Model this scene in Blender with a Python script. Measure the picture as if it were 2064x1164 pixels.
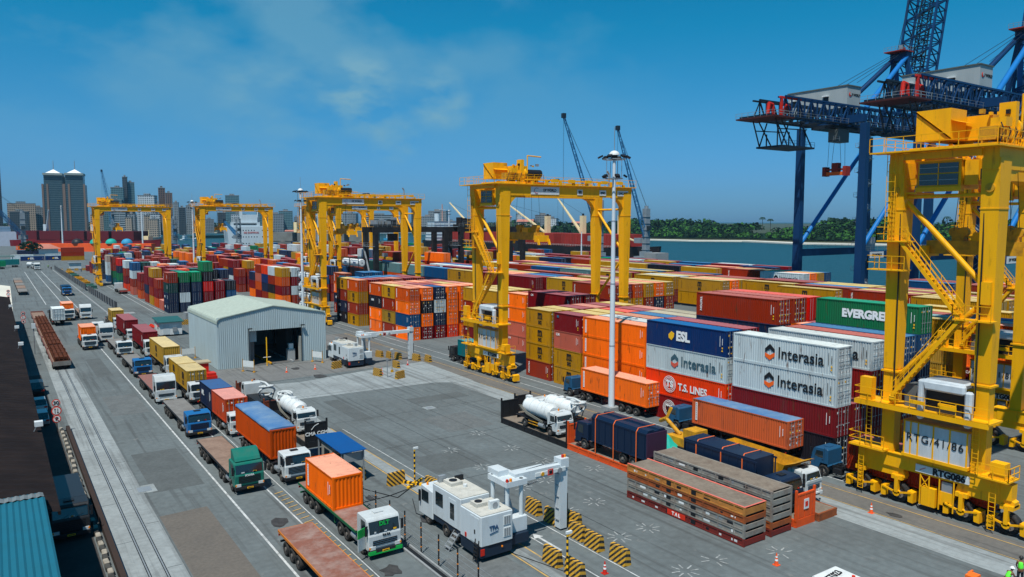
import bpy, bmesh, math, random
from mathutils import Vector, Matrix
R = math.radians
rnd = random.Random(7)
for o in list(bpy.data.objects): bpy.data.objects.remove(o)
sc = bpy.context.scene
COL = sc.collection

# ------------------------------------------------------------------ camera
cam = bpy.data.objects.new('camera', bpy.data.cameras.new('camera'))
COL.objects.link(cam); sc.camera = cam
cam.data.sensor_width = 36.0
cam.data.lens = 36.0 * 1524.6 / 2064.0
cam.data.clip_start = 0.5; cam.data.clip_end = 40000
YA, PT, HC = 0.601, 0.088, 23.38
fwd = Vector((math.sin(YA)*math.cos(PT), math.cos(YA)*math.cos(PT), -math.sin(PT)))
cam.location = (0, 0, HC)
cam.rotation_euler = fwd.to_track_quat('-Z', 'Y').to_euler()

# ------------------------------------------------------------------ sky and sun
SUN = Vector((-.40, -.30, 1.0)).normalized()
w = bpy.data.worlds.new("World"); sc.world = w; w.use_nodes = True
nt = w.node_tree; nt.nodes.clear()
def N(t, **k):
    n = nt.nodes.new(t)
    for a, b in k.items(): setattr(n, a, b)
    return n
def LK(a, b): nt.links.new(a, b)
out = N('ShaderNodeOutputWorld'); bg = N('ShaderNodeBackground')
sky = N('ShaderNodeTexSky', sky_type='NISHITA', sun_disc=False)
sky.sun_elevation = math.asin(SUN.z); sky.sun_rotation = math.atan2(SUN.x, SUN.y)
sky.altitude = 0; sky.air_density = 1.0; sky.dust_density = 0.6; sky.ozone_density = 2.0
tint = N('ShaderNodeMix', data_type='RGBA', blend_type='MULTIPLY'); tint.inputs[0].default_value = 1
SKYTINT = tint.inputs[7]
tc = N('ShaderNodeTexCoord'); sep = N('ShaderNodeSeparateXYZ'); LK(tc.outputs['Generated'], sep.inputs[0])
grad = N('ShaderNodeValToRGB'); LK(sep.outputs[2], grad.inputs[0])
cr = grad.color_ramp
cr.elements[0].position = 0.0; cr.elements[0].color = (.34, .78, 1.60, 1)
cr.elements[1].position = .42; cr.elements[1].color = (0, .95, 1.22, 1)
for p, c in ((.05, (.31, .80, 1.52, 1)), (.12, (.26, .90, 1.38, 1)), (.24, (.05, 1.02, 1.34, 1))):
    e = cr.elements.new(p); e.color = c
LK(sky.outputs[0], tint.inputs[6]); LK(grad.outputs[0], tint.inputs[7])
# thin high cloud, drifting over the town side of the harbour
mp = N('ShaderNodeMapping'); mp.inputs['Scale'].default_value = (2.6, 2.6, 4.6); mp.inputs['Location'].default_value = (3.1, 1.7, .4)
n1 = N('ShaderNodeTexNoise'); n1.inputs['Scale'].default_value = 1.7; n1.inputs['Detail'].default_value = 7; n1.inputs['Roughness'].default_value = .52
LK(tc.outputs['Generated'], mp.inputs[0]); LK(mp.outputs[0], n1.inputs[0])
r1 = N('ShaderNodeMapRange'); r1.inputs[1].default_value = .44; r1.inputs[2].default_value = .60; LK(n1.outputs[0], r1.inputs[0])
n2 = N('ShaderNodeVectorMath', operation='DOT_PRODUCT'); n2.inputs[1].default_value = (math.sin(YA-.42), math.cos(YA-.42), .28)
LK(tc.outputs['Generated'], n2.inputs[0])
r2 = N('ShaderNodeMapRange'); r2.inputs[1].default_value = .80; r2.inputs[2].default_value = 1.03; LK(n2.outputs['Value'], r2.inputs[0])
r3 = N('ShaderNodeMapRange'); r3.inputs[1].default_value = .06; r3.inputs[2].default_value = .20; LK(sep.outputs[2], r3.inputs[0])
m1 = N('ShaderNodeMath', operation='MULTIPLY'); LK(r1.outputs[0], m1.inputs[0]); LK(r2.outputs[0], m1.inputs[1])
m2 = N('ShaderNodeMath', operation='MULTIPLY'); LK(m1.outputs[0], m2.inputs[0]); LK(r3.outputs[0], m2.inputs[1])
m3 = N('ShaderNodeMath', operation='MULTIPLY'); LK(m2.outputs[0], m3.inputs[0]); m3.inputs[1].default_value = .55
acc = m3.outputs[0]
npf = N('ShaderNodeTexNoise'); npf.inputs['Scale'].default_value = 15; npf.inputs['Detail'].default_value = 6; mpp = N('ShaderNodeMapping'); mpp.inputs['Scale'].default_value = (1, 1, 2.2); LK(tc.outputs['Generated'], mpp.inputs[0]); LK(mpp.outputs[0], npf.inputs[0])
rpf = N('ShaderNodeMapRange'); rpf.inputs[1].default_value = .42; rpf.inputs[2].default_value = .66; LK(npf.outputs[0], rpf.inputs[0])
for az, el, wd_, st in ((-.195, .160, .0020, .95), (-.095, .155, .0013, .8), (-.15, .104, .0008, .7), (-.30, .13, .005, .35)):   # small fair-weather puffs
    d_ = N('ShaderNodeVectorMath', operation='DOT_PRODUCT'); v_ = Vector((math.sin(YA+az)*math.cos(el), math.cos(YA+az)*math.cos(el), math.sin(el))); d_.inputs[1].default_value = v_; LK(tc.outputs['Generated'], d_.inputs[0])
    q_ = N('ShaderNodeMapRange', interpolation_type='SMOOTHSTEP'); q_.inputs[1].default_value = 1-wd_; q_.inputs[2].default_value = 1.0; q_.inputs[4].default_value = st; LK(d_.outputs['Value'], q_.inputs[0])
    w_ = N('ShaderNodeMath', operation='MULTIPLY'); LK(q_.outputs[0], w_.inputs[0]); LK(rpf.outputs[0], w_.inputs[1]); z_ = N('ShaderNodeMath', operation='ADD'); LK(acc, z_.inputs[0]); LK(w_.outputs[0], z_.inputs[1]); acc = z_.outputs[0]
cl = N('ShaderNodeMix', data_type='RGBA'); LK(acc, cl.inputs[0]); LK(tint.outputs[2], cl.inputs[6]); cl.inputs[7].default_value = (2.4, 5.5, 7.6, 1)
LK(cl.outputs[2], bg.inputs[0]); bg.inputs[1].default_value = .066
LK(bg.outputs[0], out.inputs[0])
sl = bpy.data.lights.new('sun', 'SUN'); sl.energy = 4.8; sl.angle = R(.6); sl.color = (1, .955, .88)
so = bpy.data.objects.new('sun', sl); COL.objects.link(so); so.location = (0, 0, 80)
so.rotation_euler = (-SUN).to_track_quat('-Z', 'Y').to_euler()
sc.view_settings.view_transform = 'Standard'; sc.view_settings.look = 'None'
sc.view_settings.gamma = 1; sc.view_settings.exposure = 0.12
sc.view_settings.use_curve_mapping = False

# ------------------------------------------------------------------ materials
def srgb(h):
    c = [int(h[i:i+2], 16)/255 for i in (0, 2, 4)]
    return tuple(x/12.92 if x <= .04045 else ((x+.055)/1.055)**2.4 for x in c)
MATS = {}
def mat(name, col, rough=.6, metal=0, dirt=.25, scale=.6, dcol=None, streak=False, bump=0, spec=.28, fine=0, vary=0, rust=0, tracks=0):
    """paint or stone with worn, uneven colour"""
    if name in MATS: return MATS[name]
    m = bpy.data.materials.new(name); m.use_nodes = True
    t = m.node_tree; b = t.nodes['Principled BSDF']
    if isinstance(col, str): col = srgb(col)
    b.inputs['Roughness'].default_value = rough; b.inputs['Metallic'].default_value = metal
    b.inputs['Specular IOR Level'].default_value = spec
    if dirt > 0:
        co = t.nodes.new('ShaderNodeNewGeometry'); mpn = t.nodes.new('ShaderNodeMapping')
        mpn.inputs['Scale'].default_value = (scale, scale, scale*.18 if streak else scale)
        t.links.new(co.outputs['Position'], mpn.inputs[0])
        nz = t.nodes.new('ShaderNodeTexNoise'); nz.inputs['Scale'].default_value = 1; nz.inputs['Detail'].default_value = 8; nz.inputs['Roughness'].default_value = .68
        t.links.new(mpn.outputs[0], nz.inputs[0])
        mr = t.nodes.new('ShaderNodeMapRange'); mr.inputs[1].default_value = .42; mr.inputs[2].default_value = .80; mr.inputs[4].default_value = dirt*1.6
        t.links.new(nz.outputs[0], mr.inputs[0])
        mx = t.nodes.new('ShaderNodeMix'); mx.data_type = 'RGBA'
        mx.inputs[6].default_value = (*col, 1); dc = dcol or tuple(c*.35+.012 for c in col); mx.inputs[7].default_value = (*dc, 1)
        t.links.new(mr.outputs[0], mx.inputs[0])
        last = mx.outputs[2]
        if fine:
            nf = t.nodes.new('ShaderNodeTexNoise'); nf.inputs['Scale'].default_value = fine; nf.inputs['Detail'].default_value = 4
            t.links.new(co.outputs['Position'], nf.inputs[0])
            hv = t.nodes.new('ShaderNodeHueSaturation'); mv = t.nodes.new('ShaderNodeMapRange'); mv.inputs[3].default_value = .72; mv.inputs[4].default_value = 1.3
            t.links.new(nf.outputs[0], mv.inputs[0]); t.links.new(mv.outputs[0], hv.inputs['Value']); t.links.new(last, hv.inputs['Color']); last = hv.outputs[0]
        def layer(sc3, lo, hi, amt, c2, det=6, rot=0):
            nonlocal last
            mq = t.nodes.new('ShaderNodeMapping'); mq.inputs['Scale'].default_value = sc3; mq.inputs['Rotation'].default_value = (0,0,rot); t.links.new(co.outputs['Position'], mq.inputs[0])
            nq = t.nodes.new('ShaderNodeTexNoise'); nq.inputs['Scale'].default_value = 1; nq.inputs['Detail'].default_value = det; nq.inputs['Roughness'].default_value = .6; t.links.new(mq.outputs[0], nq.inputs[0])
            rq = t.nodes.new('ShaderNodeMapRange'); rq.inputs[1].default_value = lo; rq.inputs[2].default_value = hi; rq.inputs[4].default_value = amt; t.links.new(nq.outputs[0], rq.inputs[0])
            xq = t.nodes.new('ShaderNodeMix'); xq.data_type = 'RGBA'; t.links.new(rq.outputs[0], xq.inputs[0]); t.links.new(last, xq.inputs[6]); xq.inputs[7].default_value = (*c2, 1); last = xq.outputs[2]
        if rust: layer((2.6, 2.6, .5), .60, .70, rust, (.10,.035,.014)); layer((1.1, 1.1, .16), .56, .74, rust*.6, tuple(min(1, c*.5+.03) for c in col)); layer((.5,.5,.5), .60, .78, rust*.3, tuple(min(1, c*.85+.05) for c in col))
        if tracks: layer((1.5, .035, 1), .52, .66, tracks, (.045,.047,.048), 4); layer((.22, .3, 1), .60, .72, tracks*.8, (.05,.05,.05), 8); layer((.9, .6, 1), .64, .70, tracks, (.19,.195,.19), 8)
        if vary:
            oi = t.nodes.new('ShaderNodeObjectInfo'); ov = t.nodes.new('ShaderNodeMapRange'); ov.inputs[3].default_value = 1-vary; ov.inputs[4].default_value = 1+vary*.7; t.links.new(oi.outputs['Random'], ov.inputs[0])
            h2 = t.nodes.new('ShaderNodeHueSaturation'); t.links.new(ov.outputs[0], h2.inputs['Value']); m5 = t.nodes.new('ShaderNodeMath'); m5.operation = 'FRACT'; m6 = t.nodes.new('ShaderNodeMath'); m6.operation = 'MULTIPLY'; m6.inputs[1].default_value = 17.3; t.links.new(oi.outputs['Random'], m6.inputs[0]); t.links.new(m6.outputs[0], m5.inputs[0])
            o3 = t.nodes.new('ShaderNodeMapRange'); o3.inputs[3].default_value = .985; o3.inputs[4].default_value = 1.05; t.links.new(m5.outputs[0], o3.inputs[0]); t.links.new(o3.outputs[0], h2.inputs['Saturation']); t.links.new(last, h2.inputs['Color']); last = h2.outputs[0]
        t.links.new(last, b.inputs['Base Color'])
        if bump:
            bp = t.nodes.new('ShaderNodeBump'); bp.inputs['Strength'].default_value = bump; t.links.new(nz.outputs[0], bp.inputs['Height']); t.links.new(bp.outputs[0], b.inputs['Normal'])
    else:
        b.inputs['Base Color'].default_value = (*col, 1)
    MATS[name] = m; return m
YEL = mat('crane_yellow', (.87, .42, .004), .45, dirt=.24, scale=.5, streak=True, dcol=(.40, .16, .004), rust=.36, spec=.2)
YELD = mat('worn_yellow', (.62, .30, .01), .6, dirt=.5, scale=1.2, dcol=(.07, .04, .02))
BLK = mat('black_steel', (.012, .013, .016), .5, dirt=.3, scale=1)
RUB = mat('tyre_rubber', (.018, .018, .018), .8, dirt=.5, scale=3, dcol=(.07, .062, .055))
RIM = mat('dusty_rim', (.20, .18, .16), .6, dirt=.4, scale=4)
STL = mat('galvanised_steel', (.33, .36, .38), .45, .4, dirt=.3)
WHT = mat('white_paint', (.66, .69, .69), .4, dirt=.25, scale=1.0, dcol=(.34, .32, .28), rust=.25)
WHG = mat('grey_white_paint', (.56, .62, .64), .45, dirt=.22, scale=.8, streak=True, dcol=(.22, .21, .19))
GLS = mat('dark_glass', (.012, .02, .024), .08, dirt=0, spec=.9)
RED = mat('red_paint', (.55, .02, .008), .45, dirt=.3)
ORG = mat('orange_paint', (.80, .12, .005), .45, dirt=.15)
AMB = mat('amber_lens', (.85, .25, .01), .3, dirt=0)
SGN = mat('sign_white', (.62, .66, .66), .4, dirt=.15, scale=3)
INK = mat('black_ink', (.01, .012, .015), .6, dirt=0)
WINK = mat('white_ink', (.74, .75, .74), .6, dirt=0)
RINK = mat('red_ink', (.62, .03, .01), .6, dirt=0)
YINK = mat('yellow_ink', (.86, .46, .01), .6, dirt=0)
OINK = mat('orange_ink', (.86, .12, .01), .6, dirt=0)
RUST = mat('rust', (.12, .032, .012), .9, dirt=.7, scale=1.5, dcol=(.03, .012, .006), fine=6)
WOOD = mat('weathered_boards', (.20, .165, .13), .9, dirt=.5, scale=.9, dcol=(.09, .06, .045), fine=5)
CONC = mat('concrete', (.25, .265, .27), .9, dirt=.3, scale=.3, dcol=(.14, .15, .15), fine=3)

# ------------------------------------------------------------------ mesh builder
class MB:
    def __init__(s): s.v = []; s.f = []; s.mi = []; s.sm = []; s.ms = []
    def m(s, mt):
        if mt not in s.ms: s.ms.append(mt)
        return s.ms.index(mt)
    def poly(s, pts, faces, mt, smooth=False):
        k = len(s.v); s.v += [tuple(p) for p in pts]; i = s.m(mt)
        for f in faces: s.f.append([a+k for a in f]); s.mi.append(i); s.sm.append(smooth)
    def box(s, x0, x1, y0, y1, z0, z1, mt):
        s.poly([(x0,y0,z0),(x1,y0,z0),(x1,y1,z0),(x0,y1,z0),(x0,y0,z1),(x1,y0,z1),(x1,y1,z1),(x0,y1,z1)],
               [(0,3,2,1),(4,5,6,7),(0,1,5,4),(1,2,6,5),(2,3,7,6),(3,0,4,7)], mt)
    def bar(s, p, q, w, h, mt, w2=None, h2=None, up=None):
        p = Vector(p); q = Vector(q); d = (q-p).normalized()
        u = Vector(up) if up else (Vector((0,0,1)) if abs(d.z) < .95 else Vector((0,1,0)))
        a = d.cross(u).normalized(); b = a.cross(d).normalized()
        w2 = w if w2 is None else w2; h2 = h if h2 is None else h2
        P = []
        for c, ww, hh in ((p,w,h),(q,w2,h2)):
            for sx, sy in ((-1,-1),(1,-1),(1,1),(-1,1)): P.append(c + a*sx*ww/2 + b*sy*hh/2)
        s.poly(P, [(3,2,1,0),(4,5,6,7),(0,1,5,4),(1,2,6,5),(2,3,7,6),(3,0,4,7)], mt)
    def cyl(s, p, q, r, mt, n=10, r2=None, caps=True, smooth=True):
        p = Vector(p); q = Vector(q); d = (q-p).normalized(); r2 = r if r2 is None else r2
        u = Vector((0,0,1)) if abs(d.z) < .95 else Vector((0,1,0))
        a = d.cross(u).normalized(); b = a.cross(d).normalized()
        P = [p + (a*math.cos(t)+b*math.sin(t))*r for t in [2*math.pi*i/n for i in range(n)]] + [q + (a*math.cos(t)+b*math.sin(t))*r2 for t in [2*math.pi*i/n for i in range(n)]]
        s.poly(P, [(i, i+n, (i+1) % n + n, (i+1) % n) for i in range(n)], mt, smooth)
        if caps:
            s.poly(P[:n], [list(range(n))], mt); s.poly(P[n:], [list(range(n))[::-1]], mt)
    def tube(s, pts, r, mt, n=6):
        for a, b in zip(pts, pts[1:]): s.cyl(a, b, r, mt, n)
    def prism(s, prof, x0, x1, mt, ax='x'):
        """profile extruded along an axis; prof pairs are the other two axes in order"""
        n = len(prof)
        def P(t, a, b): return (t,a,b) if ax == 'x' else ((a,t,b) if ax == 'y' else (a,b,t))
        pts = [P(x0,*p) for p in prof] + [P(x1,*p) for p in prof]
        s.poly(pts, [list(range(n))[::-1], list(range(n, 2*n))] + [(i, (i+1) % n, (i+1) % n+n, i+n) for i in range(n)], mt)
    def quad(s, a, b, c, d, mt): s.poly([a,b,c,d], [(0,1,2,3)], mt)
    def sphere(s, c, r, mt, n=10, m=6, sz=1, z0=-1):
        P = []; F = []
        for j in range(m+1):
            ph = -math.pi/2*(-z0) + (math.pi/2+math.pi/2*(-z0))*j/m
            for i in range(n):
                t = 2*math.pi*i/n; P.append((c[0]+r*math.cos(ph)*math.cos(t), c[1]+r*math.cos(ph)*math.sin(t), c[2]+r*sz*math.sin(ph)))
        for j in range(m):
            for i in range(n): F.append((j*n+i, j*n+(i+1) % n, (j+1)*n+(i+1) % n, (j+1)*n+i))
        s.poly(P, F, mt, True)
    def rail(s, pts, mt, h=1.05, r=.03, step=1.5):
        """hand rail along points"""
        for a, b in zip(pts, pts[1:]):
            a = Vector(a); b = Vector(b); L = (b-a).length; k = max(1, int(L/step))
            for hh in (h, h*.5): s.bar(a+Vector((0,0,hh)), b+Vector((0,0,hh)), r*1.6, r*1.6, mt)
            for i in range(k+1):
                p = a+(b-a)*i/k; s.bar(p, p+Vector((0,0,h)), r*1.6, r*1.6, mt)
    def mesh(s, name, bevel=0):
        me = bpy.data.meshes.new(name); me.from_pydata(s.v, [], s.f)
        for mt in s.ms: me.materials.append(mt)
        me.polygons.foreach_set('material_index', s.mi); me.polygons.foreach_set('use_smooth', s.sm)
        bm = bmesh.new(); bm.from_mesh(me)
        bmesh.ops.recalc_face_normals(bm, faces=bm.faces)
        if bevel:
            bmesh.ops.remove_doubles(bm, verts=bm.verts, dist=1e-4)
            bmesh.ops.bevel(bm, geom=[e for e in bm.edges if e.is_manifold and e.calc_face_angle(0) > .5], offset=bevel, segments=1, affect='EDGES', profile=.6, clamp_overlap=True)
        bm.to_mesh(me); bm.free(); return me
    def build(s, name, parent=None, loc=None, bevel=0, **tags):
        o = bpy.data.objects.new(name, s.mesh(name, bevel)); COL.objects.link(o)
        if parent: o.parent = parent
        if loc: o.location = loc
        for k, v in tags.items(): o[k] = v
        return o
def link(name, me, parent=None, loc=(0,0,0), rz=0, **tags):
    o = bpy.data.objects.new(name, me); COL.objects.link(o); o.location = loc; o.rotation_euler.z = rz
    if parent: o.parent = parent
    for k, v in tags.items():
        if v is not None: o[k] = v
    return o
def thing(name, label, cat, loc=(0,0,0), rz=0, group=None):
    o = bpy.data.objects.new(name, None); COL.objects.link(o); o.location = loc; o.rotation_euler.z = rz
    o.empty_display_size = .3; o['label'] = label; o['category'] = cat
    if group: o['group'] = group
    return o
def children(o): return [c for c in bpy.data.objects if c.parent == o]
KIDS = {}
def copy_tree(o, parent=None):
    c = o.copy(); COL.objects.link(c); c.parent = parent
    for ch in KIDS.get(o.name) or children(o): copy_tree(ch, c)
    return c
def struct(mb, name, **k): return mb.build(name, kind='structure', **k)
TXT = {}
def text_mesh(s, size, mt, bold=.02, ext=.012, squeeze=1.0, align='CENTER', sp=1.0):
    key = (s, size, mt.name, bold, squeeze, align, sp)
    if key in TXT: return TXT[key]
    cu = bpy.data.curves.new('lettering', 'FONT'); cu.body = s; cu.size = size; cu.offset = bold*size; cu.extrude = ext
    cu.align_x = align; cu.align_y = 'CENTER'; cu.space_character = sp; cu.space_line = .8; cu.resolution_u = 3
    ob = bpy.data.objects.new('t', cu); COL.objects.link(ob)
    me = bpy.data.meshes.new_from_object(ob, depsgraph=bpy.context.evaluated_depsgraph_get())
    bpy.data.objects.remove(ob); bpy.data.curves.remove(cu)
    me.name = 'lettering'; me.materials.clear(); me.materials.append(mt)
    for p in me.polygons: p.material_index = 0
    if squeeze != 1: 
        for v in me.vertices: v.co.x *= squeeze
    TXT[key] = me; return me
# text frames: W = on a face looking to -x, S = on a face looking to -y, U = lying on top read from -y
FW = Matrix(((0,0,-1,0),(-1,0,0,0),(0,1,0,0),(0,0,0,1)))
FS = Matrix(((1,0,0,0),(0,0,-1,0),(0,1,0,0),(0,0,0,1)))
FU = Matrix(((1,0,0,0),(0,1,0,0),(0,0,1,0),(0,0,0,1)))
def place_text(me, parent, fr, loc, rot=0, name='lettering'):
    o = bpy.data.objects.new(name, me); COL.objects.link(o); o.parent = parent
    o.matrix_local = Matrix.Translation(loc) @ fr @ Matrix.Rotation(rot, 4, 'Z'); return o
def add_mesh(mb, me, M, mt):
    mb.poly([M @ v.co for v in me.vertices], [list(p.vertices) for p in me.polygons], mt)

# ------------------------------------------------------------------ land, water, markings
LAND = mat('asphalt', (.120, .141, .146), .9, dirt=.55, scale=.09, dcol=(.075, .082, .082), bump=.05, fine=1.8, tracks=.5)
LCON = mat('light_concrete', (.255, .285, .292), .9, dirt=.45, scale=.14, dcol=(.12, .13, .132), fine=2.2, tracks=.5)
BRN = mat('brown_asphalt', (.125, .112, .098), .95, dirt=.4, scale=.3, dcol=(.08, .075, .07), fine=4)
DARK = mat('dark_yard', (.05, .047, .045), .95, dirt=.5, scale=.3, dcol=(.09, .085, .08), fine=3)
def sheet(name, pts, z, mt, thick=0):
    b = MB(); n = len(pts); area = sum(pts[i][0]*pts[(i+1) % n][1]-pts[(i+1) % n][0]*pts[i][1] for i in range(n))
    if area < 0: pts = pts[::-1]
    if thick: b.prism(pts, z-thick, z, mt, 'z')
    else: b.poly([(x,y,z) for x,y in pts], [list(range(n))], mt)
    return struct(b, name)
sheet('ground', [(-9000,-2000),(205,-2000),(205,300),(312,300),(312,600),(20,872),(-140,980),(-420,1000),(-9000,1000)], 0, LAND, 8)
wm = bpy.data.materials.new('sea_water'); wm.use_nodes = True
t = wm.node_tree; b = t.nodes['Principled BSDF']; b.inputs['Base Color'].default_value = (.008, .052, .062, 1); b.inputs['Roughness'].default_value = .30; b.inputs['Specular IOR Level'].default_value = .35
geo = t.nodes.new('ShaderNodeNewGeometry'); nz = t.nodes.new('ShaderNodeTexNoise'); nz.inputs['Scale'].default_value = .22; nz.inputs['Detail'].default_value = 8; nz.inputs['Roughness'].default_value = .62
mpn = t.nodes.new('ShaderNodeMapping'); mpn.inputs['Rotation'].default_value = (0,0,.6); mpn.inputs['Scale'].default_value = (1, 1.9, 1)
t.links.new(geo.outputs['Position'], mpn.inputs[0]); t.links.new(mpn.outputs[0], nz.inputs[0])
bp = t.nodes.new('ShaderNodeBump'); bp.inputs['Strength'].default_value = 1.0; bp.inputs['Distance'].default_value = 2.4
t.links.new(nz.outputs[0], bp.inputs['Height']); t.links.new(bp.outputs[0], b.inputs['Normal'])
MATS['sea_water'] = wm
sheet('water', [(-20000,-2000),(20000,-2000),(20000,30000),(-20000,30000)], -3, wm)
# pavement strips
sheet('concrete_apron', [(6.2,15),(9.7,15),(9.7,190),(6.2,190)], .006, LCON)
sheet('concrete_yard', [(31.5,97.0),(52,96.2),(54.4,94.8),(57.6,94),(58.5,112),(47,110),(36,107.5),(29.0,109),(29.0,84),(30.8,83)], .010, LCON)
sheet('concrete_strip', [(54.2,10),(57.4,10),(57.4,93.9),(54.2,94.6)], .014, LCON)
sheet('concrete_kerb_strip', [(29.3,36),(30.5,36),(30.5,82.9),(29.3,82.9)], .018, LCON)
sheet('brown_patch', [(9.85,20),(13.6,20),(13.5,64.2),(9.85,64)], .005, BRN)
sheet('dark_yard_floor', [(-30,20),(5.1,20),(5.1,135),(-30,135)], .005, DARK)
sheet('lane_pavement', [(57.5,10),(61.0,10),(61.0,150),(57.5,150)], .005, mat('worn_pavement', (.135,.13,.12), .9, dirt=.5, scale=.2, dcol=(.09,.09,.088), fine=2.5, tracks=.6))
sheet('shed_apron', [(27,110.2),(60,112.2),(60,150),(47,150),(47,123.5),(28,123.5),(27,123)], .0045, mat('pale_asphalt', (.155,.158,.155), .9, dirt=.5, scale=.2, dcol=(.10,.10,.10), fine=2.5, tracks=.5))
PW = mat('road_paint_white', (.52, .54, .54), .8, dirt=.75, scale=1.4, dcol=(.17,.18,.18))
PY = mat('road_paint_yellow', (.50, .32, .10), .8, dirt=.7, scale=1.2, dcol=(.17,.15,.12))
b = MB()
def line(x, y0, y1, wd, mt, z=.028): b.box(x-wd/2, x+wd/2, y0, y1, z-.004, z, mt)
line(15.55, 12, 172, .17, PW); line(18.75, 12, 150, .13, PW); line(19.95, 12, 100, .08, PW)
line(11.6, 250, 420, .2, PW); line(15.6, 235, 420, .2, PW); line(18.2, 235, 420, .2, PW)
line(29.15, 20, 81, .13, PY); line(30.55, 40, 81, .13, PY); line(60.1, 12, 150, .11, PY); line(57.5, 12, 92, .09, PY)
line(62.35, 12, 300, .12, PW); line(65.0, 67, 300, .14, PW); line(31.6, 44, 80, .08, PW); line(34.1, 12, 49, .09, PW)
line(33.6, 210, 330, .14, PW); line(35.4, 210, 330, .14, PW); line(31.9, 28, 44, .1, PW)
for i in range(26):
    y = 40+i*.95; b.quad((18.95,y,.032),(19.75,y+.25,.032),(19.75,y+.38,.032),(18.95,y+.13,.032), PY)
PF = mat('worn_mark_paint', (.34,.36,.36), .85, dirt=.95, scale=2.6, dcol=(.11,.115,.115))
def flake(x, y, s=1.0):
    """painted lashing mark: eight short strokes round an open centre"""
    for k in range(4):
        a = k*math.pi/2+.785
        for d in (-.28, .28):
            for r0, r1 in ((.25,.85),):
                c, sn = math.cos(a+0), math.sin(a+0)
                p = Vector((c, sn)); q = Vector((-sn, c))
                p0 = p*.35+q*d*.5; p1 = p0 + (p+q*(.9 if d > 0 else -.9)*.6).normalized()*.62
                wv = (p1-p0).normalized(); wn = Vector((-wv.y, wv.x))*.055
                P = [(x+(v.x)*s, y+(v.y)*s, .013) for v in (p0-wn, p1-wn, p1+wn, p0+wn)]
                if rnd.random() < .88: b.poly(P, [(0,1,2,3)], PF)
for x, y in ((37.4,40.4),(37.3,33.8),(40.2,33.8),(40.3,40.4),(40.5,46.9),(40.4,53.5),(37.7,66.2),(37.6,59.8),(43.2,63.3),(46.2,53.5),(37.4,46.6),(37.5,53.2),(43.4,58.2),(45.0,32.0),(40.4,27.2),(37.4,27.2),(43.4,70)): flake(x, y)
struct(b, 'road_markings')
b = MB(); AR = [(0,.9),(-.42,.1),(-.1,.1),(-.1,-2.6),(.1,-2.6),(.1,.1),(.42,.1)]
for ax, ay in ((32.4,43.6),(24,52)): b.poly([(ax+px, ay+py, .015) for px, py in AR], [list(range(7))], PW)
struct(b, 'road_arrows')
# sunk rails of the old quay line
b = MB()
for x in (7.5, 8.53):
    b.box(x-.10, x-.045, 15, 190, .006, .011, INK); b.box(x-.035, x+.035, 15, 190, .006, .02, STL); b.box(x+.045, x+.10, 15, 190, .006, .011, INK)
struct(b, 'sunk_rails')
# repair patches and joints
PD = mat('fresh_patch', (.092,.104,.106), .95, dirt=.3, scale=.5, fine=3); PL = mat('old_patch', (.122,.134,.136), .95, dirt=.4, scale=.5, fine=3)
b = MB()
for x0, x1, y0, y1, q in ((10.4,14.6,70,83,0),(11,15,101,113,1),(33,38.5,60.5,66,0),(41,47,72,79,1),(34.5,36.5,82,94,0),(24.3,28.6,40,44.5,1),(44,52,86,89,0),(12,14.2,128,146,0),(50,53,70,76,0),(36,39,100,104,1),(58,60.6,120,131,1),(33.2,35,150,176,1)):
    b.box(x0,x1,y0,y1,.0005,.0035 if x0 < 57 else .0095,PD if q == 0 else PL)
struct(b, 'asphalt_patches')
b = MB()
for y in (58,70.4,82.8): b.box(31.6,54,y,y+.05,.001,.0042,INK)
for x in (37.8,43.9,49.6): b.box(x,x+.05,40,94,.001,.0043,INK)
for y in (110,122,98): b.box(30,60,y,y+.05,.001,.0155,INK)
for y in range(24,190,9): b.box(6.25,7.35,y,y+.04,.006,.0105,INK); b.box(8.7,9.65,y+3,y+3.04,.006,.0105,INK)
struct(b, 'pavement_joints')
# stains and manholes
b = MB(); STN = mat('oil_stain', (.035,.035,.036), .7, dirt=.5, scale=2, dcol=(.09,.09,.09))
for x, y, r in ((27.2,51.5,.8),(25.5,58.3,.55),(28.9,45.2,.9),(21,45,.8),(17.4,57.5,.9),(40,110,1.3),(47.5,121,1.6),(50,117.5,1.2),(57.5,39,.5),(58.4,31,.6),(39,118,.9),(23,74,.6)):
    pts = [(x+r*(.55+.45*rnd.random())*math.cos(k*.524), y+1.4*r*(.5+.5*rnd.random())*math.sin(k*.524), .036) for k in range(12)]
    b.poly(pts, [list(range(12))], STN)
struct(b, 'ground_stains')
for x, y, wd, ln, lb in ((9.9,71.5,.9,1.1,'square metal manhole cover in pale surround beside the rails'),(44.4,83.2,.7,.7,'round-cornered manhole cover in the open asphalt yard'),(53.5,109.8,.7,.7,'dark manhole cover near the small striped barriers')):
    b = MB(); b.box(x-wd, x+wd, y-ln, y+ln, .0065, .012, LCON); b.box(x-wd*.6, x+wd*.6, y-ln*.6, y+ln*.6, .012, .02, STL)
    b.build('manhole_cover', label=lb, category='manhole')

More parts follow.
